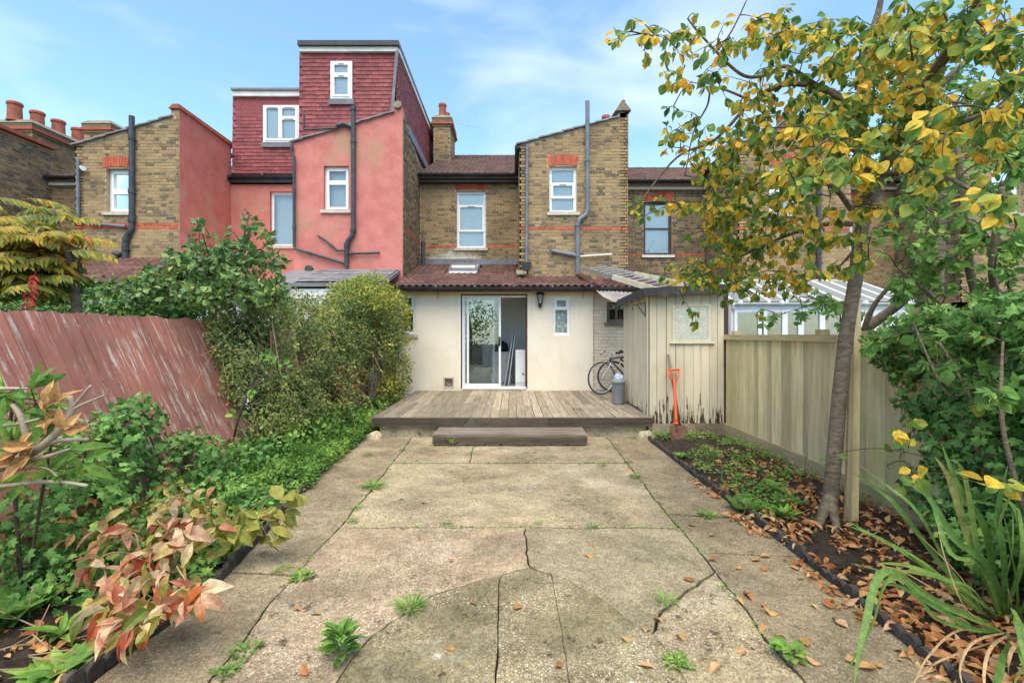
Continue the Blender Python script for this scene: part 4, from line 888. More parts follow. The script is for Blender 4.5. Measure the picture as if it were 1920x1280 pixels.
# ------------------------------------------------------------------ beds and paving
def bed(name, x0f, x1f, y0, y1, seed, nx=26, ny=90, hump=.06):
    V = []; F = []
    for j in range(ny+1):
        y = y0 + (y1-y0)*j/ny; a, b = x0f(y), x1f(y)
        for i in range(nx+1):
            x = a + (b-a)*i/nx; e = min(i, nx-i)/nx*2
            z = -.02 + hump*min(1, e*2.5) + .035*mnoise.noise(Vector((x*3.1, y*3.1, seed))) + .018*mnoise.noise(Vector((x*11, y*11, seed)))
            V.append((x, y, z))
    for j in range(ny):
        for i in range(nx):
            k = j*(nx+1)+i; F.append((k, k+1, k+nx+2, k+nx+1))
    mb = MB(); mb.add(V, F); return mb.build(name, M['soil'], None, True, kind='structure')
EL = [(0,-1.95),(2.3,-1.86),(2.8,-1.80),(3.4,-1.87),(5.3,-2.12),(7.2,-2.20),(11,-2.2)]
def edge_left(y): return lerp_prof(EL, y)
def edge_right(y): return 2.02
bed('left_flower_bed', lambda y: -3.3, lambda y: edge_left(y)-.02, -1, 10.7, 1)
bed('right_flower_bed', lambda y: 2.03, lambda y: 3.3, -1, 7.36, 2)
bb = MB(); bb.box(-9,-3.3,-1,9.6,-.03,.02); bb.build('neighbouring_garden_soil', M['soil'], kind='structure')
pv = MB(); pv.add([(-2.4,-1.2,-.022),(2.2,-1.2,-.022),(2.2,7.4,-.022),(-2.4,7.4,-.022)], [(0,1,2,3)])
PV = pv.build('paving', M['soil'], kind='structure')
def slab(pts, mat, dz=0, gap=.0036):
    pts = [Vector((p[0], p[1])) for p in pts]
    if sum(pts[i].x*pts[(i+1)%len(pts)].y - pts[(i+1)%len(pts)].x*pts[i].y for i in range(len(pts))) < 0: pts.reverse()
    out = []
    for i in range(len(pts)):
        a, b = pts[i], pts[(i+1) % len(pts)]; L = (b-a).length; n = max(1, int(L/.06)); d = (b-a).normalized() if L else Vector((1,0)); nin = Vector((-d.y, d.x))
        for k in range(n):
            p = a.lerp(b, k/n)
            w = Vector((mnoise.noise(Vector((p.x*2.3, p.y*2.3, 5))), mnoise.noise(Vector((p.x*2.3, p.y*2.3, 9)))))*.02 + Vector((mnoise.noise(Vector((p.x*9, p.y*9, 5))), mnoise.noise(Vector((p.x*9, p.y*9, 9)))))*.018
            if abs(p.x) < .4 and p.y < 3.05: w *= .35
            chip = max(0, mnoise.noise(Vector((p.x*16, p.y*16, 33+dz*900)))-.1)*.010*(gap > .001)
            out.append(p + w + nin*(gap*(1+1.9*abs(nin.y)) + chip + .003*(gap > .001)*rng.random()))
    n = len(out); tx, ty = rng.uniform(-.0015,.0015), rng.uniform(-.0015,.0015)
    zt = lambda p: dz + tx*p.x + ty*p.y
    top = [(p.x, p.y, zt(p)) for p in out]; c = sum(out, Vector((0,0)))/n
    mid = [(p.x, p.y, zt(p)-.06) for p in out]
    inn = []
    for i, p in enumerate(out):
        a, b = out[i-1], out[(i+1) % n]; d = (b-a).normalized(); nn = Vector((-d.y, d.x))*.007; q = p + nn; inn.append((q.x, q.y, zt(q)+.003))
    mb = MB(); mb.add(top + mid + inn, [(i, n+i, n+(i+1)%n, (i+1)%n)[::-1] for i in range(n)] + [(i, (i+1)%n, 2*n+(i+1)%n, 2*n+i) for i in range(n)] + [tuple(range(2*n, 3*n))])
    mb.build('slab', mat, PV)
LJ = [(-1.35,-1.2),(-1.345,2.14),(-1.39,3.03),(-1.385,3.84),(-1.40,4.6),(-1.44,5.78),(-1.5,7.25)]
RJ = [(1.27,-1.2),(1.29,2.23),(1.32,3.12),(1.335,3.39),(1.34,3.63),(1.34,4.12),(1.38,5.78),(1.43,7.25)]
def cut(J, a, b):
    x = lambda y: lerp_prof([(p[1], p[0]) for p in J], y)
    return [(x(a), a)] + [p for p in J if a < p[1] < b] + [(x(b), b)]
arcp = [tuple(gr(*p).xy) for p in ((600,1330),(655,1240),(700,1190),(810,1120),(880,1095),(950,1075),(992,1065))]
arcr = [tuple(gr(*p).xy) for p in ((992,1065),(1060,1085),(1130,1125),(1225,1190))]
arcb = [tuple(gr(*p).xy) for p in ((1225,1190),(1262,1240),(1310,1310))]
L0 = (arcp[0][0]-.02, -1.2)
slab([(edge_left(-1.2),-1.2)] + cut(LJ,-1.2,3.08) + [(edge_left(3.1),3.12),(edge_left(2.3),2.3)], M['conc_strip'], .002)
slab([(edge_left(3.1),3.12)] + cut(LJ,3.08,7.25) + [(edge_left(7.25),7.25),(edge_left(5.3),5.3),(edge_left(3.6),3.6)], M['conc_strip'], -.004)
xc = PX(885, gr(885,855).y)
slab([(-1.44,5.78),(xc,5.78),(xc-.02,7.25),(-1.5,7.25)], M['conc'], .001); slab([(xc,5.78),(1.38,5.78),(1.43,7.25),(xc-.02,7.25)], M['conc'], -.003)
slab(cut(LJ,3.84,5.78) + cut(RJ,3.84,5.78)[::-1], M['conc'], .0)
slab([(.1,3.84)] + cut(LJ,-1.2,3.84)[::-1] + [L0] + arcp + [(.1,3.2)], M['conc_pebble'], -.002)
slab([(.1,3.84),(.1,3.2)] + arcr + [tuple(gr(1240,1145).xy), tuple(gr(1290,1105).xy)] + cut(RJ,3.12,3.84), M['conc_smooth'], .003)
slab([tuple(gr(1225,1190).xy), tuple(gr(1240,1145).xy), tuple(gr(1290,1105).xy)] + cut(RJ,-1.2,3.12)[::-1] + [(arcb[-1][0]+.05,-1.2)] + arcb[::-1], M['conc'], -.001)
xs1, xs2 = gr(936,1150).x, gr(1038,1120).x
slab([L0] + arcp[:5] + [tuple(gr(938,1077).xy), (xs1,2.0), (xs1,-1.2)], M['conc_old'], .006)
slab([tuple(gr(938,1077).xy), arcp[6], tuple(gr(1035,1078).xy), (xs2+.01,2.0), (xs2,-1.2), (xs1,-1.2), (xs1,2.0)], M['conc_old'], .002, .0008)
slab([tuple(gr(1035,1078).xy)] + arcr[1:] + arcb[1:] + [(arcb[-1][0]+.05,-1.2),(xs2,-1.2),(xs2+.01,2.0)], M['conc_old'], .005, .0008)
slab(cut(RJ,4.12,7.25) + [(2.0,7.1),(2.0,4.05)], M['conc_strip'], -.003); slab(cut(RJ,3.39,4.12) + [(2.0,4.05),(2.0,3.34)], M['conc_strip'], .002); slab(cut(RJ,-1.2,3.39) + [(2.0,3.34),(2.0,-1.2)], M['conc_strip'], -.001)

# scalloped edging, one piece after another
def edging(label, path, h, loc):
    T = thing('bed_edging', label, 'edging', loc); d0 = 0
    for k in range(len(path)-1):
        a, b = Vector(path[k]), Vector(path[k+1]); L = (b-a).length; n = max(1, int(L/.085))
        for i in range(n):
            p = a.lerp(b, (i+.5)/n); d = (b-a).normalized(); nn = Vector((-d.y, d.x, 0)); s = MB(); hh = h*(.75+.5*rng.random()); tl = nn*rng.uniform(-.012,.012); w = .04; prof = []
            for q in range(7):
                t = math.pi*q/6; prof.append((-w*math.cos(t), hh*.62+hh*.38*math.sin(t)))
            prof = [(-w,-.05)] + prof + [(w,-.05)]
            poly = [p + d*u + Vector((0,0,z)) + tl*(z/h) - nn*.017 for u, z in prof]
            s.prism(poly, nn*.034); s.build('edging_piece', M['edging'], T)
edging('dirty black scalloped edging along the right bed', [(2.005,7.05,0),(2.0,6,0),(1.985,5,0),(2.02,4.2,0),(2.0,3.2,0),(1.97,2.5,0),(1.96,1.6,0)], .065, (2,4,0))
edging('dark log edging along the weedy left bed', [(-2.22,7.5,0),(-2.16,5.6,0),(-2.0,4.4,0),(-1.88,3.4,0),(-1.80,2.8,0),(-1.88,2.2,0),(-1.95,1.6,0)], .075, (-2,4,0))

# ------------------------------------------------------------------ deck
DK = thing('deck', 'weathered grooved timber deck in front of the cream extension', 'deck', (0, 9, 0))
def grooved(w, h, n=6, gd=.009):
    pr = []; st = w/n
    for k in range(n):
        x = -w/2 + st*k; pr += [(x+.001, 0), (x+st*.52, 0), (x+st*.58, -gd), (x+st*.95, -gd)]
    pr[0] = (-w/2, 0); pr[-1] = (w/2-.001, -gd); pr.append((w/2, -gd)); return pr
bprof = grooved(.128, .028); nb = len(bprof)
bm = MB(); bm.v = [(x, 0, z) for x, z in bprof] + [(x, 1, z) for x, z in bprof] + [(-.064,0,-.028),(.064,0,-.028),(-.064,1,-.028),(.064,1,-.028)]
bm.f = [(i, i+1, nb+i+1, nb+i) for i in range(nb-1)] + [tuple(range(nb-1,-1,-1)) + (2*nb, 2*nb+1), tuple(range(nb,2*nb)) + (2*nb+3, 2*nb+2), (0, nb, 2*nb+2, 2*nb), (nb-1, 2*nb+1, 2*nb+3, 2*nb-1)]
me = bpy.data.meshes.new('deck_board'); me.from_pydata(bm.v, [], bm.f); me.materials.append(M['deck'])
x = -2.04; DZ = .30
while x < 3.2:
    yb = 7.27 if x < 2.08 else 8.95; segs = [(yb, 10.74)]
    if rng.random() < .45:
        c = rng.uniform(yb+.6, 10.1); segs = [(yb, c-.004), (c, 10.74)]
    if 1.06 < x < 1.19: segs = [(yb, 8.02), (8.22, 10.74)]
    for a, b in segs:
        link('deck_board', me, DK, Matrix.Translation((x + rng.uniform(-.002,.002), a + rng.uniform(0,.006), DZ + rng.uniform(-.003,.002))) @ Matrix.Rotation(rng.uniform(-.0015,.0015), 4, 'Z') @ Matrix.Scale(b-a, 4, (0,1,0)))
    x += .1365
def grooved_face(name, parent, x0, x1, y, zc, w, n, sk0=0., sk1=0.):
    pr = grooved(w, .02, n); m_ = len(pr); s = MB()
    s.v = [(x0+sk0*(t/w+.5), y-d_, zc+t) for t, d_ in pr] + [(x1+sk1*(t/w+.5), y-d_, zc+t) for t, d_ in pr]
    s.f = [(i, m_+i, m_+i+1, i+1) for i in range(m_-1)]; s.m = [0]*len(s.f)
    s.hexa([(x0,y+.008,zc-w/2),(x1,y+.008,zc-w/2),(x1,y+.026,zc-w/2),(x0,y+.026,zc-w/2),(x0+sk0,y+.008,zc+w/2),(x1+sk1,y+.008,zc+w/2),(x1+sk1,y+.026,zc+w/2),(x0+sk0,y+.026,zc+w/2)])
    return s.build(name, M['fascia'], parent)
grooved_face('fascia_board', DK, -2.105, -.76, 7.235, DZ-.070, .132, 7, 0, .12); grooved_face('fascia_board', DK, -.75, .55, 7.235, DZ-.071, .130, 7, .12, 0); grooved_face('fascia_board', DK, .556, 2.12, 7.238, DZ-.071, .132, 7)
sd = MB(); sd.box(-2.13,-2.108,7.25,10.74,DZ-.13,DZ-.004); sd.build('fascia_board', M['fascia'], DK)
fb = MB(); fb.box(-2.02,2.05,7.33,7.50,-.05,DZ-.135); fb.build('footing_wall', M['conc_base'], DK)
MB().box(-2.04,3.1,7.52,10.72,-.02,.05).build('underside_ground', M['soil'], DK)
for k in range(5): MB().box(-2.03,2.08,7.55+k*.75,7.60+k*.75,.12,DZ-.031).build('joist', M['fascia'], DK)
ST = thing('deck_step', 'low grooved timber step below the front of the deck', 'step', (0, 6.9, 0))
sx0, sx1 = -1.10, 1.04
MB().box(sx0,sx1,6.66,6.925,.135,.163).build('tread_board', M['tread'], ST); MB().box(sx0+.01,sx1+.008,6.932,7.20,.134,.160).build('tread_board', M['tread'], ST)
grooved_face('riser_board', ST, sx0, sx1, 6.635, .082, .10, 6)
MB().box(sx0,sx0+.02,6.665,7.2,.03,.13).build('side_board', M['fascia'], ST); MB().box(sx1-.02,sx1,6.665,7.2,.03,.13).build('side_board', M['fascia'], ST)
for k in range(9):
    a = sx0 + .02 + (sx1-sx0-.04)*k/9; w = (sx1-sx0)/9-.012; s = MB(); j = lambda v=.012: rng.uniform(-v, v)
    s.hexa([(a+j(),6.67+j(),-.03),(a+w+j(),6.67+j(),-.03),(a+w,6.9,-.03),(a,6.9,-.03),(a+.01+j(),6.685+j(),.03+j(.006)),(a+w-.01+j(),6.685+j(),.03+j(.006)),(a+w-.01,6.9,.033),(a+.01,6.9,.033)]); s.build('rubble_stone', M['conc_base'], ST)
# whitewashed lumps at the deck corners
def lump(label, c, r, mat, seed, name='stone'):
    V = []; F = []; n, k = 10, 7
    for i in range(k):
        ph = math.pi/2*i/(k-1)
        for j in range(n):
            t = 2*math.pi*j/n; d = Vector((math.cos(t)*math.cos(ph), math.sin(t)*math.cos(ph), math.sin(ph))); q = 1+.25*mnoise.noise(d*1.7+Vector((seed,0,0)))
            V.append((c[0]+d.x*r[0]*q, c[1]+d.y*r[1]*q, c[2]+d.z*r[2]*q))
    for i in range(k-1):
        for j in range(n): F.append((i*n+j, i*n+(j+1)%n, (i+1)*n+(j+1)%n, (i+1)*n+j))
    mb = MB(); mb.add(V, F); return tag(mb.build(name, mat, None, True), label, 'stone')
lump('white painted stone at the left corner of the deck', (-2.05,7.12,-.02), (.15,.10,.13), M['conc_base'], 3)
lump('rough cream stone at the right end of the deck footing', (2.02,7.22,-.02), (.16,.10,.12), M['conc_base'], 8)

# ------------------------------------------------------------------ shed
SH = thing('garden_shed', 'flaking cream plank shed with a black felt roof beside the deck', 'shed', (2.7, 8.1, 0))
sx0, sx1, sy0, sy1 = 2.10, 3.24, 7.36, 8.92; zb = .17
def plank(p0, p1, d, z0a, z0b, z1a, z1b, n, mat=None, pr=SH):
    """upright plank between p0 and p1 (xy), thickness d outward along n, ragged foot"""
    p0 = Vector((*p0, 0)); p1 = Vector((*p1, 0)); n = Vector((*n, 0)); k = 6; lo = []; hi = []
    for i in range(k+1):
        t = i/k; lo.append(p0.lerp(p1, t) + Vector((0,0,z0a+(z0b-z0a)*t + max(0, rng.gauss(0,.026))))); hi.append(p0.lerp(p1, t) + Vector((0,0,z1a+(z1b-z1a)*t)))
    poly = lo + hi[::-1]; s = MB(); s.prism(poly, n*d); return s.build('plank', mat or M['shed'], pr)
np_ = 9; cuts_ = [0]
for k in range(np_): cuts_.append(cuts_[-1] + rng.uniform(.75,1.3))
cuts_ = [q/cuts_[-1] for q in cuts_]; ztf = lambda x: 2.18 + (x-sx0)*.04
for k in range(np_):
    a, b = sx0 + (sx1-sx0)*cuts_[k], sx0 + (sx1-sx0)*cuts_[k+1]; g_ = rng.choice((.002,.003,.005))
    plank((a+g_, sy0), (b-g_, sy0), .02+rng.uniform(-.006,.005), zb, zb+rng.uniform(-.02,.02), ztf(a), ztf(b), (0,-1))
ns = 11; zs = lambda y: 2.18 - (y-sy0)*.03
for k in range(ns):
    a, b = sy0 + .02 + (sy1-sy0)*k/ns, sy0 + .02 + (sy1-sy0)*(k+1)/ns
    plank((sx0, b-.003), (sx0, a+.003), .018+rng.uniform(-.003,.003), .33-.06*(k < 2), .33-.06*(k < 2), zs(b), zs(a), (-1,0))
MB().box(sx0+.03,sx1-.02,sy0+.02,sy1,.1,2.15).build('carcass', M['lumber'], SH)
MB().box(sx0-.02,sx1+.02,sy0-.03,sy0+.3,-.06,zb+.02).build('concrete_plinth', M['conc_strip'], SH)
MB().box(sx0-.035,sx0-.021,sy0-.045,sy0+.05,.2,2.16).build('corner_batten', M['shed'], SH)
wx0, wx1, wz0, wz1 = PX(1263,sy0), PX(1327,sy0), PZ(637,sy0), PZ(575,sy0)
fr = MB(); t = .03
for bx in ((wx0-t,wx0,wz0-t,wz1+t),(wx1,wx1+t,wz0-t,wz1+t),(wx0,wx1,wz0-t,wz0),(wx0,wx1,wz1,wz1+t)): fr.box(bx[0],bx[1],sy0-.042,sy0-.018,bx[2],bx[3])
fr.build('window_frame', M['shed'], SH); MB().box(wx0,wx1,sy0-.034,sy0-.02,wz0,wz1).build('boarded_pane', M['peel'], SH); MB().box(wx0-.07,wx1+.09,sy0-.055,sy0-.02,wz0-.055,wz0-.031).build('sill', M['shed'], SH)
rf = MB(); y0_, y1_ = sy0-.16, sy1+.15; x0_, x1_ = sx0-.13, sx1+.02
z_ = lambda x, y: 2.235 + (x-sx0)*.05 - (y-sy0)*.03
rf.hexa([(x0_,y0_,z_(x0_,y0_)-.06),(x1_,y0_,z_(x1_,y0_)-.05),(x1_,y1_,z_(x1_,y1_)-.05),(x0_,y1_,z_(x0_,y1_)-.06),(x0_,y0_,z_(x0_,y0_)),(x1_,y0_,z_(x1_,y0_)),(x1_,y1_,z_(x1_,y1_)),(x0_,y1_,z_(x0_,y1_))]); rf.build('roof', M['felt'], SH)
ff = MB()
n = 14
for (p, q, nn) in (((x0_,y0_),(x1_,y0_),(0,-1)),((x0_,y1_),(x0_,y0_),(-1,0))):
    top = []; bot = []
    for i in range(n+1):
        t = i/n; x = p[0]+(q[0]-p[0])*t; y = p[1]+(q[1]-p[1])*t; top.append(Vector((x+nn[0]*.004,y+nn[1]*.004,z_(x,y)+.012))); bot.append(Vector((x+nn[0]*(.006+.012*rng.random()),y+nn[1]*(.006+.012*rng.random()),z_(x,y)-.10-.035*rng.random())))
    ff.add(top+bot, [(i,i+1,n+2+i,n+1+i) for i in range(n)])
ff.build('felt_edge', M['felt'], SH)
MB().box(sx1+.003,sx1+.07,sy0-.02,sy0+.05,.1,2.25).build('corner_post', M['wood_dark_frame'], SH)
hk = thing('hanging_bracket', 'black iron basket bracket on the side of the shed', 'bracket', (2.07, 7.5, 1.9))
q = MB(); bx = sx0-.03; q.tube([(bx,7.46,2.05),(bx,7.46,1.82)], .008, 6); q.build('back_plate', M['iron'], hk)
q = MB(); q.tube([(bx,7.46,2.04),(bx-.03,7.75,2.04),(bx-.05,8.0,2.03)], .006, 6); q.tube([(bx,7.46,1.84),(bx-.02,7.65,1.93),(bx-.03,7.82,2.03)], .006, 6); q.build('arm', M['iron'], hk)
q = MB(); q.torus((bx-.05,8.02,1.99), Y1, Vector((0,0,1)), .035, .005, 14, 6, -math.pi*.9, math.pi*.5); q.build('hook', M['iron'], hk)

# ------------------------------------------------------------------ spades at the shed
sp = thing('garden_spade', 'spade with bright orange plastic handle and shaft leaning on the shed', 'spade', (2.37, 7.05, 0))
tp = at(1263,693,7.27); bt = at(1268,796,6.98); bl = at(1273,845,6.86)
d = (bt-tp).normalized(); sd_ = X1
q = MB(); h0, h1, w_ = tp, tp + d*.20, .085
q.tube([h0-sd_*w_, h0+sd_*w_], .018, 10); q.tube([h0-sd_*(w_-.003), h0-sd_*.068+d*.09, h1-sd_*.01], .014, 8); q.tube([h0+sd_*(w_-.003), h0+sd_*.068+d*.09, h1+sd_*.01], .014, 8); q.build('handle', M['orange'], sp, True)
q = MB(); q.tube([h1-d*.03, h1+d*.02, bt-d*.1, bt], [.02,.021,.024,.028], 10); q.tube([bt-d*.03, bt], .033, 10); q.build('shaft', M['orange'], sp, True)
def blade(T, c, d, w, L, mat, tl=0):
    s = MB(); a = X1*math.cos(tl) + Y1*math.sin(tl); n = a.cross(d).normalized(); k = 6; V = []
    for j in range(5):
        t = j/4; ww = w/2*(1-.06*t)
        for i in range(k+1):
            u = -1+2*i/k; V.append(c + a*(u*ww) + d*(L*t*(1-.10*u*u*t)) - n*(.018*u*u))
    F = [(j*(k+1)+i, j*(k+1)+i+1, (j+1)*(k+1)+i+1, (j+1)*(k+1)+i) for j in range(4) for i in range(k)]
    nv = len(V); V2 = [v + n*.004 for v in V]; s.add(V+V2, F + [tuple(nv+x for x in f[::-1]) for f in F]); s.build('blade', mat, T, True)
    s = MB(); s.tube([c-d*.06, c+d*.10], [.018,.008], 8); s.build('socket', mat, T, True)
blade(sp, bt+d*.01, (bl-bt).normalized(), .21, .33, M['rusty'])
sp2 = thing('garden_spade', 'old spade with a grey wooden shaft behind the orange one', 'spade', (2.4, 7.2, 0))
t2 = at(1253,664,7.31); b2 = at(1275,800,7.13); d2 = (b2-t2).normalized()
MB().tube([t2, b2], [.017,.02], 8).build('shaft', M['lumber'], sp2, True)
blade(sp2, b2, (at(1286,850,6.98)-b2).normalized(), .19, .30, M['rusty'], .25)

# ------------------------------------------------------------------ lantern
ln_ = thing('wall_lantern', 'black carriage lantern on the cream wall beside the sliding door', 'lantern', (PX(1013,YE), YE, 2.2))
c = at(1013,560,YE-.10); r_ = lambda *a: MB().lathe(*a)
MB().lathe((c.x,c.y,c.z+.09), [(.10,0),(.09,.03),(.03,.08),(.02,.11),(.008,.15)], 6).build('cap', M['iron'], ln_)
MB().lathe((c.x,c.y,c.z-.10), [(.045,0),(.075,.19)], 6).build('glass', surf('smoked_lantern_glass', (.30,.30,.28), (.22,.22,.21), 9, .2), ln_)
q = MB()
for k in range(6):
    t = 2*math.pi*k/6; q.tube([(c.x+.047*math.cos(t),c.y+.047*math.sin(t),c.z-.1),(c.x+.078*math.cos(t),c.y+.078*math.sin(t),c.z+.09)], .006, 4)
q.lathe((c.x,c.y,c.z-.13), [(.015,0),(.05,.015),(.05,.03)], 8); q.build('cage', M['iron'], ln_)
q = MB(); q.tube([(c.x,c.y,c.z-.12),(c.x,c.y-.02,c.z-.17),(c.x,c.y+.04,c.z-.20),(c.x,YE-.01,c.z-.15)], .012, 8); q.lathe((c.x,YE-.02,c.z-.15), [(.03,-.02),(.045,0),(.045,.018)], 10, axis='y'); q.build('bracket', M['iron'], ln_)
for px in (822, 1093): 
    hk_ = MB(); p = at(px,546,YE-.02); hk_.tube([p, p+Vector((.003,-.01,-.10)), p+Vector((-.012,-.02,-.16)), p+Vector((-.02,-.02,-.14))], .005, 5); tag(hk_.build('wall_hook', M['iron']), 'thin wire hook under the gutter ' + ('left of the door' if px < 900 else 'right of the small casement'), 'hook')

# ------------------------------------------------------------------ bin with bag, bicycles
bn = thing('flip_bin', 'small grey plastic bin with a bag on top against the shed', 'bin', (1.93, 8.66, DZ))
cx, cy, cz = PX(1159.5,8.66), 8.66, DZ+.003
MB().lathe((cx,cy,cz), [(.10,0),(.108,.02),(.118,.36),(.122,.365)], 20).build('body', M['grey_plastic'], bn, True); MB().lathe((cx,cy,cz+.366), [(.128,0),(.128,.05),(.10,.075),(.02,.085)], 20).build('lid', M['grey_plastic'], bn, True)
V = []; q = MB()
for i in range(7):
    ph = math.pi/2*i/6
    for j in range(12):
        t = 2*math.pi*j/12; k = 1+.35*mnoise.noise(Vector((math.cos(t)*2.5,math.sin(t)*2.5,ph*2))); V.append((cx+.09*math.cos(t)*math.cos(ph)*k, cy+.08*math.sin(t)*math.cos(ph)*k, cz+.44+.10*math.sin(ph)*k))
q.add(V, [(i*12+j,i*12+(j+1)%12,(i+1)*12+(j+1)%12,(i+1)*12+j) for i in range(6) for j in range(12)]); tag(q.build('plastic_bag', M['blue_bag']), 'crumpled blue and white plastic bag on the grey bin', 'bag')
def bicycle(label, x0, y0, z0, col, yaw, rimmat, steer):
    B = thing('bicycle', label, 'bicycle', (x0+.5, y0, z0)); A = Vector((math.cos(yaw), math.sin(yaw), 0)); Z = Vector((0,0,1)); Rw = .34
    fw = Vector((x0,y0,z0+Rw)); rw = fw + A*1.02; 
    def wheel(c, dr):
        w = MB().torus(c, dr, Z, Rw-.014, .014, 44, 8).build('wheel', M['rubber'], B, True)
        MB().torus(c, dr, Z, Rw-.034, .011, 44, 6).build('rim', rimmat, w, True)
        s = MB(); nn = dr.cross(Z)
        for k in range(24):
            t = 2*math.pi*k/24; s.tube([c + nn*(.02*(-1)**k), c + (dr*math.cos(t)+Z*math.sin(t))*(Rw-.04)], .0022, 3)
        s.build('spokes', M['alu'], w); MB().tube([c-nn*.04, c+nn*.04], .018, 10).build('hub', M['alu'], w, True)
    dr = Vector((math.cos(yaw+steer), math.sin(yaw+steer), 0)); wheel(fw, dr); wheel(rw, A)
    head = fw + A*.20 + Z*.42; hb = fw + A*.17 + Z*.34; seat = fw + A*.80 + Z*.50; bb = fw + A*.60 - Z*.06
    f = MB(); f.tube([hb, head], .02, 10); f.tube([hb+Z*.05, bb], .019, 10); f.tube([head-Z*.02, seat], .016, 10); f.tube([bb, seat+(seat-bb)*.1], .017, 10); nn = A.cross(Z)
    for s_ in (-1, 1): f.tube([bb+nn*.03*s_, rw+nn*.05*s_], .011, 8); f.tube([seat+nn*.02*s_, rw+nn*.05*s_], .009, 8)
    f.build('frame', col, B, True)
    f = MB(); n2 = dr.cross(Z)
    for s_ in (-1, 1): f.tube([hb-n2*.0, hb+n2*.045*s_-Z*.02, fw+n2*.05*s_], .011, 8)
    f.build('fork', M['rim'], B, True)
    st = head + Z*.07 - A*.03; f = MB(); f.tube([head, head+Z*.05, st-A*.05], .015, 8); f.build('stem', M['rim'], B, True)
    f = MB(); c = st-A*.05; f.tube([c-n2*.27+A*.10+Z*.05, c-n2*.12-A*.02+Z*.03, c, c+n2*.12-A*.02+Z*.03, c+n2*.27+A*.10+Z*.05], .013, 8); f.build('handlebar', M['rim'], B, True)
    for s_ in (-1, 1): MB().tube([c+n2*.20*s_+A*.05+Z*.042, c+n2*.30*s_+A*.125+Z*.055], .018, 8).build('grip', M['rubber'], B, True); MB().tube([c+n2*.16*s_+A*.0+Z*.03, c+n2*.24*s_-A*.02-Z*.02], .007, 6).build('brake_lever', M['iron'], B)
    q = seat + Z*.14 + (seat-bb)*.1; MB().tube([seat, q], .013, 8).build('seat_post', M['alu'], B, True)
    s = MB(); s.add([q+A*.14-nn*.07,q+A*.14+nn*.07,q-A*.02+nn*.05,q-A*.15+nn*.015,q-A*.15-nn*.015,q-A*.02-nn*.05]+[p+Z*.04 for p in (q+A*.12-nn*.06,q+A*.12+nn*.06,q-A*.02+nn*.04,q-A*.14+nn*.01,q-A*.14-nn*.01,q-A*.02-nn*.04)], [(5,4,3,2,1,0),(6,7,8,9,10,11)]+[(i,(i+1)%6,6+(i+1)%6,6+i) for i in range(6)]); s.build('saddle', M['rubber'], B)
    MB().torus(bb+nn*.05, A, Z, .085, .008, 24, 6).build('chainring', M['iron'], B, True)
    f = MB()
    for s_ in (-1, 1): f.tube([bb+nn*.05*s_, bb+nn*.07*s_+(A*.5-Z*.86)*(.17*s_)], .009, 6); f.bar(bb+nn*.07*s_+(A*.5-Z*.86)*(.17*s_), bb+nn*.16*s_+(A*.5-Z*.86)*(.17*s_), .08, .02)
    f.build('crank', M['iron'], B)
bicycle('bicycle with a silver rimmed front wheel leaning behind the shed', PX(1128,10.0), 10.0, DZ+.004, M['frame_dark'], .06, M['rim'], .35)
bicycle('maroon bicycle with black wheels nearest the painted brick wall', PX(1149,10.42), 10.42, DZ+.004, M['maroon'], .03, M['iron'], -.1)

# ------------------------------------------------------------------ canopy over the side passage and the ladder lying on the roofs
CN = thing('corrugated_canopy', 'grey corrugated plastic canopy over the side passage by the shed', 'canopy', (2.3, 9.8, 2.4))
q = MB(); k = 40; a0, a1 = at(1115,543,10.55), at(1196,549,10.3); f0, f1 = at(1150,566,9.0), at(1212,556,8.7); V = []
for i in range(k+1):
    t = i/k; zz = .014*math.sin(i*math.pi/2*1.0); V.append(a0.lerp(a1, t)+Vector((0,0,zz))); V.append(a0.lerp(a1,t).lerp(f0.lerp(f1,t),.5)+Vector((0,0,zz-.03))); V.append(f0.lerp(f1, t)+Vector((0,0,zz)))
q.add(V, [(i*3+j, i*3+j+1, i*3+3+j+1, i*3+3+j) for i in range(k) for j in range(2)]); q.build('sheet', surf('grimy_corrugated_plastic', (.42,.38,.35), (.30,.27,.25), 3, .5), CN)
MB().bar(a0+Vector((0,.02,-.05)), a1+Vector((0,.02,-.05)), .05, .05).build('wall_plate', M['lumber'], CN)
LD = thing('ladder', 'cream and grey ladder lying across the low roofs above the shed', 'ladder', (2.6, 9.6, 2.7))
la, lb = at(1094,503,10.9), at(1262,553,8.0); lc, ld = at(1130,500,11.2), at(1312,540,8.4)
for (p, q_, nm) in ((la, lb, 0), (lc, ld, 1)):
    m_ = p.lerp(q_, .40); MB().bar(p, m_, .035, .075).build('stile', M['alu'], LD); MB().bar(m_, q_, .04, .10).build('stile', M['yellow_stile'], LD)
for i in range(13):
    t = .03 + .94*i/12; MB().tube([la.lerp(lb,t), lc.lerp(ld,t)], .014, 6).build('rung', M['alu'], LD)

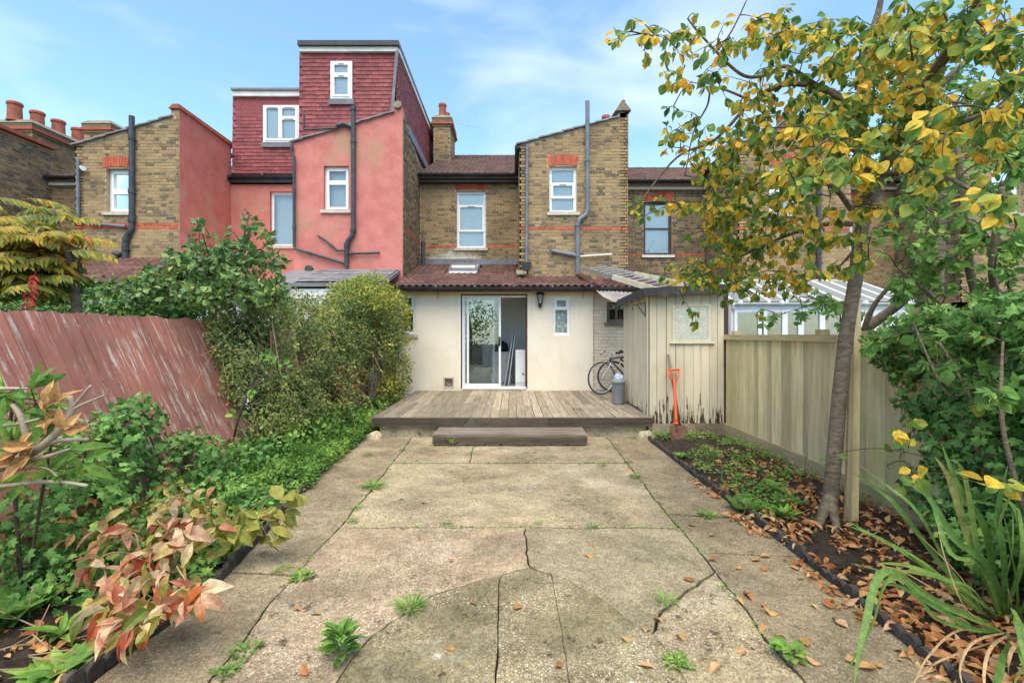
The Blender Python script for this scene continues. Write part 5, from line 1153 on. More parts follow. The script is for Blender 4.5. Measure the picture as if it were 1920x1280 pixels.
# ------------------------------------------------------------------ neighbour's conservatory
CV = thing('conservatory', 'white conservatory with glazed roof beyond the right fence', 'conservatory', (6.2, 10.4, 0))
yc = 9.9; cx0, cx1 = PX(1372,yc), PX(1705,yc); zt = PZ(579,yc); q = MB()
q.box(cx0,cx1,yc-.05,yc+.02,zt,zt+.12); q.box(cx0,cx1,yc-.05,yc+.02,0,.3); CF_ = q.build('frame', M['upvc'], CV)
posts = [1376,1425,1432,1470,1500,1540,1580,1612,1640,1672,1700]
for i, (a, b) in enumerate(zip(posts, posts[1:])):
    x0, x1 = PX(a,yc), PX(b,yc); s = MB(); e = .055
    s.box(x0,x0+e,yc-.04,yc+.02,.3,zt); s.box(x1-e,x1,yc-.04,yc+.02,.3,zt); s.box(x0+e,x1-e,yc-.04,yc+.02,zt-.07,zt); s.box(x0+e,x1-e,yc-.04,yc+.02,.3,.5); w_ = s.build('window', M['upvc'], CV)
    if x1-x0 > .15: MB().box(x0+e,x1-e,yc-.014,yc-.006,.5,zt-.07).build('pane', M['glass'], w_)
zr_, yr_ = PZ(527,11.42), 11.42
for i in range(11):
    x = cx0 + (cx1-cx0)*i/10; MB().bar((x,yc-.08,zt+.15),(x,yr_,zr_),.06,.05).build('roof_bar', M['upvc'], CV)
for i in range(10):
    x0, x1 = cx0 + (cx1-cx0)*i/10 + .035, cx0 + (cx1-cx0)*(i+1)/10 - .035; MB().prism([(x0,yc-.08,zt+.15),(x1,yc-.08,zt+.15),(x1,yr_,zr_),(x0,yr_,zr_)], (0,0,.012)).build('roof_pane', M['poly'], CV)
gutter(CV, (cx0,yc-.10,zt+.12), (cx1,yc-.10,zt+.12), .05, M['upvc'])
MB().box(cx0,cx1,yr_-.02,yr_+.04,.0,zr_+.04).build('back_wall', M['brick_painted'], CV); MB().box(cx0+.03,cx1-.03,yc+.1,yr_-.05,-.02,.05).build('floor', M['room_floor'], CV)
MB().box(cx0,cx0+.05,yc+.03,yr_-.02,.3,zt+.1).build('side_frame', M['upvc'], CV)

# ------------------------------------------------------------------ right fence
FX = 3.29; FR = thing('board_fence', 'weathered feather edge board fence behind the leaning tree', 'fence', (FX, 4.5, 0))
fm = MB(); fm.hexa([(-.007,0,0),(.007,0,0),(.022,.125,0),(-.007,.125,0),(-.007,0,1),(.007,0,1),(.022,.125,1),(-.007,.125,1)])
fme = bpy.data.meshes.new('board'); fme.from_pydata([(-x, y, z) for x, y, z in fm.v], [], [f[::-1] for f in fm.f]); fme.materials.append(M['fence'])
y = 7.34; i = 0
while y > 1.0:
    top = 1.50 + .008*math.sin(y*3); bot = .17
    link('board', fme, FR, Matrix.Translation((FX + rng.uniform(-.004,.004), y-.125, bot)) @ Matrix.Rotation(rng.uniform(-.006,.006), 4, 'X') @ Matrix.Scale(top-bot, 4, (0,0,1)))
    y -= .108
for a, b, za in ((1.0,2.8,1.575),(2.81,4.60,1.58),(4.61,7.36,1.545)):
    MB().box(FX-.055,FX+.05,a,b,za-.075,za-.0).build('capping_rail', M['fence_rail'], FR)
for a, b, za, dx in ((1.0,3.2,.13,0),(3.21,5.3,.15,.0),(5.31,7.36,.165,-.012)):
    s = MB(); s.box(FX-.045+dx,FX-.02+dx,a,b,za-.15,za+.03); s.build('gravel_board', M['fence_rail'], FR)
for z in (.35,1.2): MB().box(FX+.02,FX+.06,1,7.36,z-.04,z+.04).build('arris_rail', M['fence_rail'], FR)
for yy in (1.6,3.3,5.2,7.2): MB().box(FX+.025,FX+.12,yy-.05,yy+.05,-.1,1.6).build('post', M['fence_rail'], FR)
STK = MB(); pb = gr(1597,984); pt_ = at(1603,520,pb.y+.05); STK.bar((pb.x,pb.y,-.1), pt_, .055, .075, (0,1,0)); tag(STK.build('tree_stake', M['fence']), 'square timber stake driven in beside the leaning tree', 'stake')
cn_ = MB(); cn_.tube([gr(1583,990)-Vector((0,0,.05)), at(1590,760,3.88), at(1602,480,3.9)], .008, 6); tag(cn_.build('cane', M['dry_stem']), 'thin brown cane between the tree trunk and its stake', 'cane')

# ------------------------------------------------------------------ left fences
FLN = thing('leaning_fence', 'rust red flaking board fence leaning outwards on the left', 'fence', (-3.0, 4.2, 0))
bx, tx_, tz = -2.95, -3.75, 1.75; dv = Vector((tx_-bx, 0, tz)); Lf = dv.length; dvn = dv.normalized(); nv_ = Vector((dvn.z, 0, -dvn.x))
y = 1.3; k = 0
while y < 5.85:
    w = .148; s = MB(); p = Vector((bx, y, -.02)) + nv_*rng.uniform(-.009,.009); lt = Lf + rng.uniform(-.012,.012); kk = 4
    pts = [(0,0),(w-.006,0)] + [(w-.006-(w-.006)*i/kk, lt+rng.uniform(-.012,.012)) for i in range(kk+1)]
    s.prism([p + Y1*u + dvn*v for u, v in pts], -nv_*.018); s.build('board', M['rust'], FLN); y += w
for t in (.3,1.5): MB().bar(Vector((bx,1.3,0))+dvn*t-nv_*.07, Vector((bx,5.85,0))+dvn*t-nv_*.07, .06, .05).build('rail', M['rust'], FLN)
for yy in (4.55,): MB().bar((bx+.09,yy,-.05), Vector((bx+.09,yy,0))+dvn*.62, .07, .05, (0,1,0)).build('prop', M['rust'], FLN)
FB = thing('board_fence', 'upright brown board fence smothered by the climbers', 'fence', (-2.98, 8, 0))
y = 5.95
while y < 10.6:
    MB().box(-3.0,-2.98,y,y+.15,0,1.6+rng.uniform(-.01,.01)).build('board', M['rust'], FB); y += .156
for yy in (6.6,8.4,10.2): MB().box(-3.08,-3.0,yy,yy+.08,-.1,1.65).build('post', M['rust'], FB)
wl = MB(); wl.tube([at(60,569,5.6), at(160,568.5,6.2), at(250,569,6.8)], .004, 5); tag(wl.build('washing_line', M['teal']), 'thin teal washing line above the leaning fence', 'line')

# ------------------------------------------------------------------ leaves
def tmpl(widths, curl=.15, fold=.25, rows=None):
    """leaf along +Y from 0 to 1, rows of (left, mid, right), folded at the midrib and curled"""
    n = len(widths); V = [(0,0,0)]; T = []
    for i, w in enumerate(widths):
        t = (i+1)/(n+1); z = -curl*t*t
        V += [(-w, t, z+fold*w), (0, t, z), (w, t, z+fold*w)]
    V.append((0, 1, -curl)); e = len(V)-1
    T += [(0,2,1),(0,3,2)]
    for i in range(n-1):
        a = 1+3*i; b = a+3; T += [(a,a+1,b+1),(a,b+1,b),(a+1,a+2,b+2),(a+1,b+2,b+1)]
    a = 1+3*(n-1); T += [(a,a+1,e),(a+1,a+2,e)]
    return np.array(V, float), np.array(T, int)
T_OVAL = tmpl([.24,.33,.24], .18, .3); T_ROUND = tmpl([.34,.42,.30], .14, .22); T_LANCE = tmpl([.15,.21,.15], .28, .45); T_LANCE2 = tmpl([.17,.22,.12], .6, .6); T_OBOV = tmpl([.20,.33,.34], .3, .35); T_NARROW2 = tmpl([.14,.2,.12], .35, .6); T_NARROW = tmpl([.13,.15,.09], .2, .4); T_GRASS = tmpl([.045,.04,.025], .45, .5); T_CURL = tmpl([.22,.30,.20], .55, .7); T_SMALL = (np.array([(0,0,0),(-.26,.45,.07),(0,.5,-.02),(.26,.45,.07),(0,1,-.12)], float), np.array([(0,2,1),(0,3,2),(1,2,4),(2,3,4)]))
_iv = [(0,0),(.22,-.10),(.48,.10),(.30,.30),(.42,.62),(.16,.60),(0,1.0),(-.16,.60),(-.42,.62),(-.30,.30),(-.48,.10),(-.22,-.10)]
T_IVY = (np.array([(0,.32,.05)] + [(x, y, -.10*(x*x*4+ (y-.3)**2)) for x, y in _iv], float), np.array([(0, 1+i, 1+(i+1) % 12) for i in range(12)]))
_lo = [(0,0),(.3,.05),(.5,.32),(.46,.62),(.25,.86),(0,.94),(-.25,.86),(-.46,.62),(-.5,.32),(-.3,.05)]
T_DISC = (np.array([(0,.45,-.06)] + [(x, y, .04) for x, y in _lo], float), np.array([(0, 1+i, 1+(i+1) % 10) for i in range(10)]))
_ml = []
for i, (L_, ang) in enumerate(((.75,-1.25),(.95,-.62),(1.05,0),(.95,.62),(.75,1.25))):
    d_ = (math.sin(ang), math.cos(ang)); pn = (d_[1], -d_[0]); _ml += [(d_[0]*L_*.55-pn[0]*.13, d_[1]*L_*.55-pn[1]*.13), (d_[0]*L_, d_[1]*L_), (d_[0]*L_*.55+pn[0]*.13, d_[1]*L_*.55+pn[1]*.13)]
T_PALM = (np.array([(0,0,0)] + [(x, y, -.12*(x*x+y*y)) for x, y in _ml], float), np.array([t for i in range(5) for t in ((0,1+3*i,2+3*i),(0,2+3*i,3+3*i))]))
def unit(a): return a / np.maximum(np.linalg.norm(a, axis=-1, keepdims=True), 1e-9)
def leaf_frames(d, n):
    d = unit(np.asarray(d, float)); x = unit(np.cross(d, np.asarray(n, float))); return x, d, np.cross(x, d)
def joined(name, parent, mat, pos, d, n, size, T, smooth=False, **props):
    V, F = T; x, y, z = leaf_frames(d, n); pos = np.asarray(pos, float); size = np.asarray(size, float)
    P = pos[:,None,:] + size[:,None,None]*(V[None,:,0,None]*x[:,None,:] + V[None,:,1,None]*y[:,None,:] + V[None,:,2,None]*z[:,None,:])
    I = (np.arange(len(pos))*len(V))[:,None,None] + F[None]
    return npmesh(name, P, I, mat, parent, smooth, **props)
def put_leaves(parent, mat, pos, d, n, size, T, singles=0, name='leaf', rest='foliage', smooth=False):
    pos = np.asarray(pos, float); d = np.asarray(d, float); n = np.asarray(n, float); size = np.asarray(size, float)
    if isinstance(T, list):
        pick = nrg.integers(0, len(T), len(pos))
        for i, t in enumerate(T): q = pick == i; put_leaves(parent, mat, pos[q], d[q], n[q], size[q], t, singles//len(T), name, rest, smooth)
        return
    k = len(pos); idx = np.arange(k)
    if singles:
        px = 960 + pos[:,0]*FPX/np.maximum(pos[:,1], .2); py = 628 - (pos[:,2]-CAM_H)*FPX/np.maximum(pos[:,1], .2)
        ap = size/np.maximum(pos[:,1], .3); ap[(px < 5) | (px > 1915) | (py < 5) | (py > 1275) | (pos[:,1] < .5)] = 0
        idx = np.argsort(-ap); s = idx[:min(singles, k)]
        me = bpy.data.meshes.new(name); me.from_pydata([tuple(v) for v in T[0]], [], [tuple(int(i) for i in f) for f in T[1]]); me.materials.append(mat)
        x, y, z = leaf_frames(d, n)
        for i in s:
            q = size[i]; m4 = Matrix([[x[i][r]*q, y[i][r]*q, z[i][r]*q, pos[i][r]] for r in range(3)] + [[0,0,0,1]]); link(name, me, parent, m4)
        idx = idx[min(singles, k):]
    if len(idx): joined(rest, parent, mat, pos[idx], d[idx], n[idx], size[idx], T, smooth, kind='stuff')

def curve(pts, n=6):
    """smooth a polyline (Catmull-Rom)"""
    pts = [Vector(p) for p in pts]; out = []
    for i in range(len(pts)-1):
        a, b, c, d = pts[max(i-1,0)], pts[i], pts[i+1], pts[min(i+2,len(pts)-1)]
        for k in range(n):
            t = k/n; out.append(.5*((2*b) + (c-a)*t + (2*a-5*b+4*c-d)*t*t + (3*b-a-3*c+d)*t**3))
    return out + [pts[-1]]
def limb(parent, pts, r0, r1, mat, name='branch', n=8, flare=0, wob=.006):
    c = curve(pts, 6); k = len(c); rad = []
    for i in range(k):
        t = i/(k-1); r = r0 + (r1-r0)*t + flare*max(0, 1-t*7)**2; rad.append(r*(1+.08*mnoise.noise(c[i]*9)))
        c[i] = c[i] + Vector((mnoise.noise(c[i]*4), mnoise.noise(c[i]*4+Vector((9,0,0))), 0))*wob
    MB().tube(c, rad, n).build(name, mat, parent, True); return c
def crown(parent, nodes, clusters, mat, T, size, per=6, singles=300, droop=.5, twigmat=None, seed=1, twig_r=.0045):
    """twigs that reach from the limbs into each clump of the crown, leaves along their outer half"""
    r = random.Random(seed); tips = []
    for (px, py, Y, rx, ry, n) in clusters:
        for _ in range(max(1, n//per)):
            a = [max(-1.6, min(1.6, r.gauss(0,.55))) for _ in range(3)]; Yq = Y*(1 + .11*a[2])
            tips.append(at(px+rx*a[0], py+ry*a[1], Yq))
    nd = [Vector(p) for p in nodes]; arr = np.array([tuple(p) for p in nd]); tips.sort(key=lambda t: np.min(np.sum((arr-np.array(t))**2, axis=1)))
    tw = MB(); pos = []; dr = []; nr = []; sz = []
    A = np.empty((len(nd)+len(tips)*3, 3)); A[:len(nd)] = arr; cnt = len(nd)
    for e in tips:
        k = int(np.argmin(np.sum((A[:cnt]-np.array(e))**2, axis=1))); s = Vector(A[k]); L = (e-s).length
        mid = s.lerp(e, .5) + Vector((r.gauss(0,.07), r.gauss(0,.07), r.uniform(0,.16)))*L
        pts = [s, s.lerp(mid,.55)+Vector((0,0,.02*L)), mid, mid.lerp(e,.55), e]; pts = curve(pts, 2)
        rr = twig_r*(1+min(2, L*2)); tw.tube(pts, [rr*(1-.75*i/(len(pts)-1)) for i in range(len(pts))], 4, cap=False)
        for q in (mid, pts[-3], e): A[cnt] = q; cnt += 1
        for j in range(per):
            t = 1 - .6*r.random()**1.3; i = min(len(pts)-2, int(t*(len(pts)-1))); p = pts[i].lerp(pts[i+1], t*(len(pts)-1)-i); ax = (pts[i+1]-pts[i]).normalized()
            d = ax*.6 + Vector((r.gauss(0,.7), r.gauss(0,.7), r.gauss(-droop,.5))); q = p + d.normalized()*.012
            pos.append(q); dr.append(d); nr.append((r.gauss(0,.6), r.gauss(-.35,.6), r.gauss(.6,.5))); sz.append(size*r.uniform(.6,1.25))
    tw.build('twigs', twigmat or M['twig'], parent, kind='stuff')
    put_leaves(parent, mat, pos, dr, nr, sz, T, singles)
def mass(parent, ells, mat, T, size, count, seed, shell=.42, name='foliage', down=.5, clip=None, singles=0, rag=None):
    """leaves through the outer shell of a lumpy volume made of ellipsoids"""
    g_ = np.random.default_rng(seed); E = np.array(ells, float); vol = (E[:,3]*E[:,4]*E[:,5])**(2/3); cnt = np.maximum(1, (count*vol/vol.sum()).astype(int)); P = []; D = []
    for e, c in zip(E, cnt):
        u = unit(g_.normal(size=(c,3))); lump = np.array([1 + .22*mnoise.noise(Vector(v*2.3)+Vector(e[:3])) + .14*mnoise.noise(Vector(v*5.5)+Vector(e[:3])) for v in u])
        rad = (1 - shell*g_.random(c)**1.4)*lump; P.append(e[:3] + u*e[3:6]*rad[:,None]); D.append(unit(u/e[3:6]))
    P = np.concatenate(P); D = np.concatenate(D); keep = np.ones(len(P), bool)
    for e in E: keep &= np.sum(((P-e[:3])/e[3:6])**2, axis=1) > .30
    if clip is not None: keep &= clip(P)
    if rag is not None: keep &= np.array([mnoise.noise(Vector(p)*2.1) + .6*mnoise.noise(Vector(p)*5.2) for p in P]) > rag
    P, D = P[keep], D[keep]; k = len(P)
    n = D + g_.normal(size=(k,3))*.55 + np.array([0,-.15,.35]); d = g_.normal(size=(k,3))*.8 + np.array([0,0,-down]) + D*.25
    put_leaves(parent, mat, P, d, n, size*g_.uniform(.55,1.3,k), T, singles, rest=name)

def shoots(parent, starts, mat, T, size, per, seed, L=(.25,.6), bias=(0,0,.2), stem=None, gravity=.5, name='shoots'):
    r = random.Random(seed); tw = MB(); pos = []; dr = []; nr = []; sz = []
    for s in starts:
        s = Vector(s); l = r.uniform(*L); d = (Vector((r.gauss(0,.5), r.gauss(0,.5), r.gauss(0,.5))) + Vector(bias)).normalized(); pts = [s + d*(l*t) + Vector((0,0,-gravity*l*t*t)) + Vector((r.gauss(0,.012),r.gauss(0,.012),0)) for t in (0,.25,.5,.75,1)]
        tw.tube(pts, [.0035,.003,.0025,.002,.0012], 4, cap=False)
        for k in range(per):
            t = r.uniform(.2,1)*3.99; i = int(t); p = pts[i].lerp(pts[i+1], t-i); pos.append(p); ax = (pts[i+1]-pts[i]).normalized(); dr.append(ax*.5 + Vector((r.gauss(0,.7),r.gauss(0,.7),r.gauss(-.1,.5)))); nr.append((r.gauss(0,.5),r.gauss(-.3,.5),r.gauss(.7,.4))); sz.append(size*r.uniform(.6,1.3))
    tw.build(name + '_stems', stem or M['dry_stem'], parent, kind='stuff'); joined(name, parent, mat, pos, dr, nr, sz, T, kind='stuff')
def ell_pts(ells, n, seed, zmin=.1):
    g_ = np.random.default_rng(seed); out = []
    while len(out) < n:
        e = ells[g_.integers(0, len(ells))]; u = unit(g_.normal(size=3)); p = np.array(e[:3]) + u*np.array(e[3:6])
        if p[2] > zmin and u[0] > -.5: out.append(tuple(p))
    return out

# ------------------------------------------------------------------ the quince-like tree on the right
TR = thing('garden_tree', 'leaning garden tree with large yellowing leaves over the right bed', 'tree', tuple(gr(1548,985)))
b0 = gr(1550,985); b0.z = -.03
trunk = limb(TR, [b0, at(1560,900,3.8), at(1570,790,3.82), at(1583,660,3.84), at(1600,545,3.86), at(1612,450,3.86), at(1628,375,3.84)], .058, .048, M['bark'], 'trunk', 12, .05)
for a, b in ((1530,3.72),(1572,3.66)): limb(TR, [at(1556,930,3.8), at((a+1556)/2,965,(b+3.78)/2), at(a,1000,b)], .045, .02, M['bark'], 'root')
nodes = []
def L_(pts, r0, r1): 
    c = limb(TR, pts, r0, r1, M['bark'], 'branch'); nodes.extend(c); return c
L_([at(1622,390,3.84), at(1655,315,3.7), at(1700,235,3.4), at(1750,140,3.0), at(1810,50,2.7), at(1850,-40,2.5)], .055, .018)
L_([at(1626,380,3.84), at(1622,300,3.8), at(1612,215,3.75), at(1622,120,3.7), at(1650,10,3.6), at(1660,-60,3.55)], .048, .016)
L_([at(1612,225,3.76), at(1570,178,3.75), at(1500,158,3.8), at(1450,165,3.85), at(1400,200,3.95), at(1340,262,4.1), at(1270,295,4.2), at(1205,375,4.3), at(1182,432,4.3)], .026, .005)
L_([at(1590,195,3.75), at(1530,160,3.7), at(1475,125,3.65), at(1440,140,3.6), at(1395,142,3.5), at(1340,95,3.4), at(1290,35,3.3)], .022, .006)
L_([at(1412,190,3.93), at(1340,165,3.9), at(1325,200,3.95), at(1300,250,4.0), at(1285,330,4.1)], .011, .004)
L_([at(1345,95,3.45), at(1370,60,3.4), at(1400,0,3.3)], .008, .004)
L_([at(1602,400,3.85), at(1560,350,3.75), at(1500,330,3.9), at(1430,340,4.2), at(1360,390,4.5)], .022, .006)
L_([at(1598,420,3.85), at(1550,420,4.0), at(1480,440,4.3), at(1390,480,4.7), at(1310,520,4.9), at(1270,545,4.95)], .022, .005)
L_([at(1630,370,3.84), at(1640,330,3.4), at(1690,290,2.9), at(1780,240,2.4), at(1880,200,2.05)], .030, .008)
L_([at(1640,340,3.4), at(1600,280,3.0), at(1560,260,2.7), at(1500,300,2.6)], .018, .005)
L_([at(1640,330,3.5), at(1740,320,2.8), at(1830,360,2.2), at(1900,370,1.95)], .018, .005)
L_([at(1600,470,3.86), at(1560,510,4.0), at(1500,530,4.2)], .012, .004)
CL = [(1225,60,3.25,55,40,48),(1290,100,3.35,45,50,36),(1270,235,4.0,38,60,48),(1330,180,3.8,50,60,40),(1400,80,3.4,60,60,50),(1470,70,3.6,70,50,90),(1560,80,3.5,80,60,130),(1680,80,3.1,90,60,150),(1780,50,2.7,80,50,110),(1880,60,2.4,70,60,60),(1880,170,2.15,60,60,50),
      (1340,310,4.25,45,50,80),(1400,270,4.05,70,50,110),(1480,230,3.8,80,60,140),(1570,220,3.3,80,60,130),(1690,180,3.0,90,60,130),(1800,250,2.3,80,60,60),(1340,390,4.5,40,45,80),(1420,370,4.25,70,45,150),(1500,350,3.4,70,55,110),(1530,310,2.7,70,50,60),(1600,300,2.5,60,45,50),
      (1390,455,4.65,65,45,170),(1470,450,4.3,70,50,130),(1310,515,4.9,50,28,130),(1375,530,4.8,50,28,80),(1192,400,4.3,14,28,12),(1245,395,4.4,40,14,26),(1545,450,3.5,50,50,60),(1860,360,2.0,40,35,20),(1540,250,3.0,60,50,60),(1620,480,3.3,30,25,14),(1300,585,4.9,16,16,10),(1480,520,4.4,50,30,50),(1720,330,2.6,70,40,40),(1640,120,3.6,90,70,110),(1720,250,3.3,80,60,100),(1860,240,3.0,60,70,70),(1900,100,3.0,50,80,60),(1640,400,3.3,50,40,30),(1500,170,3.7,90,50,70),(1390,330,4.3,60,60,60)]
CL = [(a, b, c_, d_*1.05, e_*1.05, int(n*2.3)) for a, b, c_, d_, e_, n in CL]
crown(TR, nodes, CL, M['leaf_tree'], [T_OBOV, T_ROUND, T_OVAL, T_CURL], .068, 6, 300, .95, seed=5, twig_r=.0038)
# low sprigs on the trunk
LS = thing('leafy_shoot', 'drooping green and yellow shoots sprouting low beside the tree trunk', 'shoot', tuple(at(1700,860,3.0)))
nn_ = limb(LS, [at(1900,905,2.2), at(1820,890,2.5), at(1730,855,2.8), at(1640,840,3.0), at(1560,850,3.3)], .004, .002, M['twig'], 'stem')
crown(LS, nn_, [(1700,815,2.9,25,25,14),(1545,860,3.4,12,12,4),(1700,905,2.7,22,22,14),(1860,900,2.3,30,20,8),(1680,830,2.9,20,10,6)], M['leaf_tree'], T_ROUND, .075, 4, 60, .3, seed=6, twig_r=.0015)

# ------------------------------------------------------------------ broad leaved shrub and trees beyond the right fence
SR = thing('broad_leaved_tree', 'green broad leaved tree leaning over the fence at the right edge', 'tree', (4.4, 4.6, 0))
nd2 = []
for pts, r0, r1 in (([(4.3,4.9,-.05), at(1830,640,4.7), at(1815,480,4.6), at(1800,330,4.5), at(1790,180,4.5)], .05, .018), ([at(1625,615,5.2), at(1680,575,5.1), at(1730,530,5.0), at(1800,470,4.8), at(1880,400,4.6)], .055, .02),
                    ([(4.3,4.9,-.05), at(1900,640,4.5), at(1860,520,4.0), at(1880,350,3.8)], .05, .015), ([at(1830,640,4.7), at(1750,560,4.4), at(1680,500,4.4)], .02, .008), ([at(1620,620,5.0), at(1640,570,4.9), at(1700,500,4.7), at(1760,400,4.6)], .03, .008),
                    ([at(1900,640,4.4), at(1840,700,3.4), at(1780,740,3.1), at(1710,600,3.3)], .014, .006), ([at(1900,900,3.0), at(1830,760,3.0), at(1760,640,3.1)], .014, .006), ([at(1930,980,2.6), at(1880,800,2.6), at(1880,640,2.7)], .016, .006)):
    nd2 += limb(SR, pts, r0, r1, M['bark'], 'branch')
limb(SR, [(4.3,4.9,-.1), (4.3,4.85,.4), at(1830,640,4.7)], .09, .06, M['bark'], 'trunk', 10)
crown(SR, nd2, [(1700,430,4.6,60,60,130),(1760,360,4.5,70,60,150),(1840,430,4.4,60,70,140),(1880,320,4.2,50,60,100),(1700,540,4.6,50,40,100),(1780,500,4.4,70,50,170),(1860,560,4.1,60,50,150),(1760,610,3.6,60,35,120),(1860,640,3.3,50,40,110),(1530,570,4.8,40,28,60),(1580,600,5.0,30,25,50),(1440,600,5.2,30,20,30),(1800,700,3.1,60,45,90),(1880,740,2.8,40,45,60),(1640,650,3.9,40,20,50),(1900,300,4.3,40,60,130),(1890,450,4.2,40,60,130),(1850,240,4.4,50,50,110)], M['leaf_green'], [T_ROUND, T_OVAL, T_PALM], .085, 5, 300, .45, seed=8)
FT = thing('dense_tree', 'darker dense twiggy tree behind the yellow leaves at the upper right', 'tree', (5.6, 6.2, 0)); nd3 = []
nd3 += limb(FT, [(5.6,6.4,-.05),(5.5,6.3,1.6),at(1760,330,6.1),at(1740,180,6),at(1720,40,6)], .14, .03, M['bark'], 'trunk', 10)
for pts in ([at(1760,330,6.1),at(1830,240,5.9),at(1930,190,5.7)], [at(1750,260,6),at(1850,190,5.6),at(1930,150,5.4)], [at(1740,180,6),at(1660,150,6),at(1600,160,6.1)], [at(1740,180,6),at(1830,100,5.8),at(1900,40,5.7)]): nd3 += limb(FT, pts, .05, .015, M['bark'], 'branch')
crown(FT, nd3, [(1740,190,6,90,70,420),(1830,150,5.8,80,70,360),(1890,250,5.7,50,60,220),(1800,60,5.8,90,60,300),(1660,220,6.1,60,50,180),(1700,300,6.1,60,50,200)], M['leaf_green'], T_OVAL, .075, 7, 0, .3, seed=9)
IV = thing('ivy', 'dark ivy thickly covering the near end of the right fence', 'ivy', (3.2, 2.8, 0))
limb(IV, [(3.2,2.9,-.05),(3.15,2.9,.6),(3.2,2.7,1.5)], .02, .01, M['twig'], 'stem'); limb(IV, [(3.2,2.3,-.05),(3.12,2.3,.8),(3.2,2.2,1.6)], .02, .01, M['twig'], 'stem')
mass(IV, [(3.26,3.95,1.42,.14,.4,.24),(3.22,3.6,1.15,.18,.4,.45),(3.18,3.3,.8,.22,.45,.6),(3.12,2.95,.6,.28,.5,.6),(3.1,2.6,1.0,.34,.5,.65),(3.05,2.3,.5,.36,.5,.55),(3.3,3.4,1.6,.3,.8,.18),(3.2,2.6,1.65,.38,.7,.22),(3.25,2.0,1.2,.35,.5,.7),(3.2,3.6,.6,.15,.35,.5),(3.0,2.75,.3,.36,.55,.36)], M['leaf_ivy'], T_IVY, .06, 17000, 3, .5, singles=300, rag=-.42)
vn = MB()
for k in range(7):
    p = Vector((FX-.035, rng.uniform(3.3,4.4), rng.uniform(.25,.9))); pts = [p]
    for _ in range(8): p = p + Vector((0, rng.uniform(-.09,.03), rng.uniform(-.02,.07))); pts.append(p)
    vn.tube(pts, .003, 4)
vn.build('stray_stems', M['twig'], IV)

# ------------------------------------------------------------------ strap leaved clump in the right foreground
def strap(parent, pts, w, mat, name='leaf_blade', ph=0.):
    c = curve(pts, 5); n = len(c); V = []; F = []
    for i, p in enumerate(c):
        t = i/(n-1); ww = w*(min(1, .45+2.2*t) if t < .3 else 1.0)*(1-max(0,(t-.55)/.45)**1.6); d = (c[min(i+1,n-1)]-c[max(i-1,0)]).normalized(); view = (p - Vector((0,0,CAM_H))).normalized(); a = d.cross(Vector((math.sin(ph),-.8,.5))).normalized()
        up = a.cross(d); V += [p-a*ww/2+up*ww*.16, p, p+a*ww/2+up*ww*.16]
    for i in range(n-1): F += [(3*i,3*i+1,3*i+4,3*i+3),(3*i+1,3*i+2,3*i+5,3*i+4)]
    mb = MB(); mb.add(V, F); return mb.build(name, mat, parent, True)
SP = thing('strap_leaved_plant', 'clump of long green strap leaves in the right foreground', 'plant', tuple(gr(1880,1180)))
B_ = gr(1885,1165)
def S_(dx, dy, dz, *pts): return [B_+Vector((dx,dy,-.02))] + [at(*p) for p in pts]
for pts, w in ((S_(-.02,.03,0,(1790,1090,2.55),(1690,960,2.55),(1655,925,2.6),(1590,880,2.6)), .045), (S_(-.04,.0,0,(1850,1000,2.5),(1800,920,2.5),(1765,830,2.55)), .05), (S_(0,.02,0,(1870,1110,2.5),(1820,1020,2.5),(1780,900,2.5),(1752,855,2.5)), .062),
               (S_(-.05,.02,0,(1800,1120,2.5),(1730,1060,2.45),(1650,1010,2.4),(1590,985,2.4)), .045), (S_(-.02,-.04,0,(1760,1130,2.3),(1660,1070,2.1),(1620,1180,1.95),(1600,1290,1.85)), .05), (S_(.02,.02,0,(1880,1040,2.45),(1870,960,2.45),(1890,870,2.45)), .05),
               (S_(.05,0,0,(1905,1100,2.4),(1890,1010,2.35),(1880,960,2.35)), .06), (S_(.03,.05,0,(1915,1050,2.5),(1905,960,2.55),(1875,930,2.6)), .05), (S_(-.03,-.03,0,(1830,1180,2.2),(1760,1140,2.1),(1690,1100,2.1),(1640,1090,2.1)), .036), (S_(.06,.0,0,(1930,1080,2.3),(1940,980,2.3),(1950,900,2.3)), .055), (S_(0,-.06,0,(1880,1230,2.1),(1870,1270,2.0),(1850,1330,1.9)), .05),
               (S_(.02,-.02,0,(1850,1060,2.4),(1790,1010,2.4),(1740,930,2.5),(1700,905,2.55)), .05), (S_(-.02,.02,0,(1840,1130,2.4),(1780,1090,2.4),(1700,1060,2.4),(1640,1055,2.4)), .04), (S_(.02,-.04,0,(1905,1160,2.2),(1915,1200,2.1),(1930,1280,2.0)), .04)):
    strap(SP, pts, w*.62, M['blade'], ph=rng.uniform(-.8,.8)); strap(SP, [p + Vector((rng.gauss(0,.03),rng.gauss(0,.04),rng.gauss(0,.03)*(i > 0))) for i, p in enumerate(pts)], w*.4, M['blade'], ph=rng.uniform(-.8,.8))
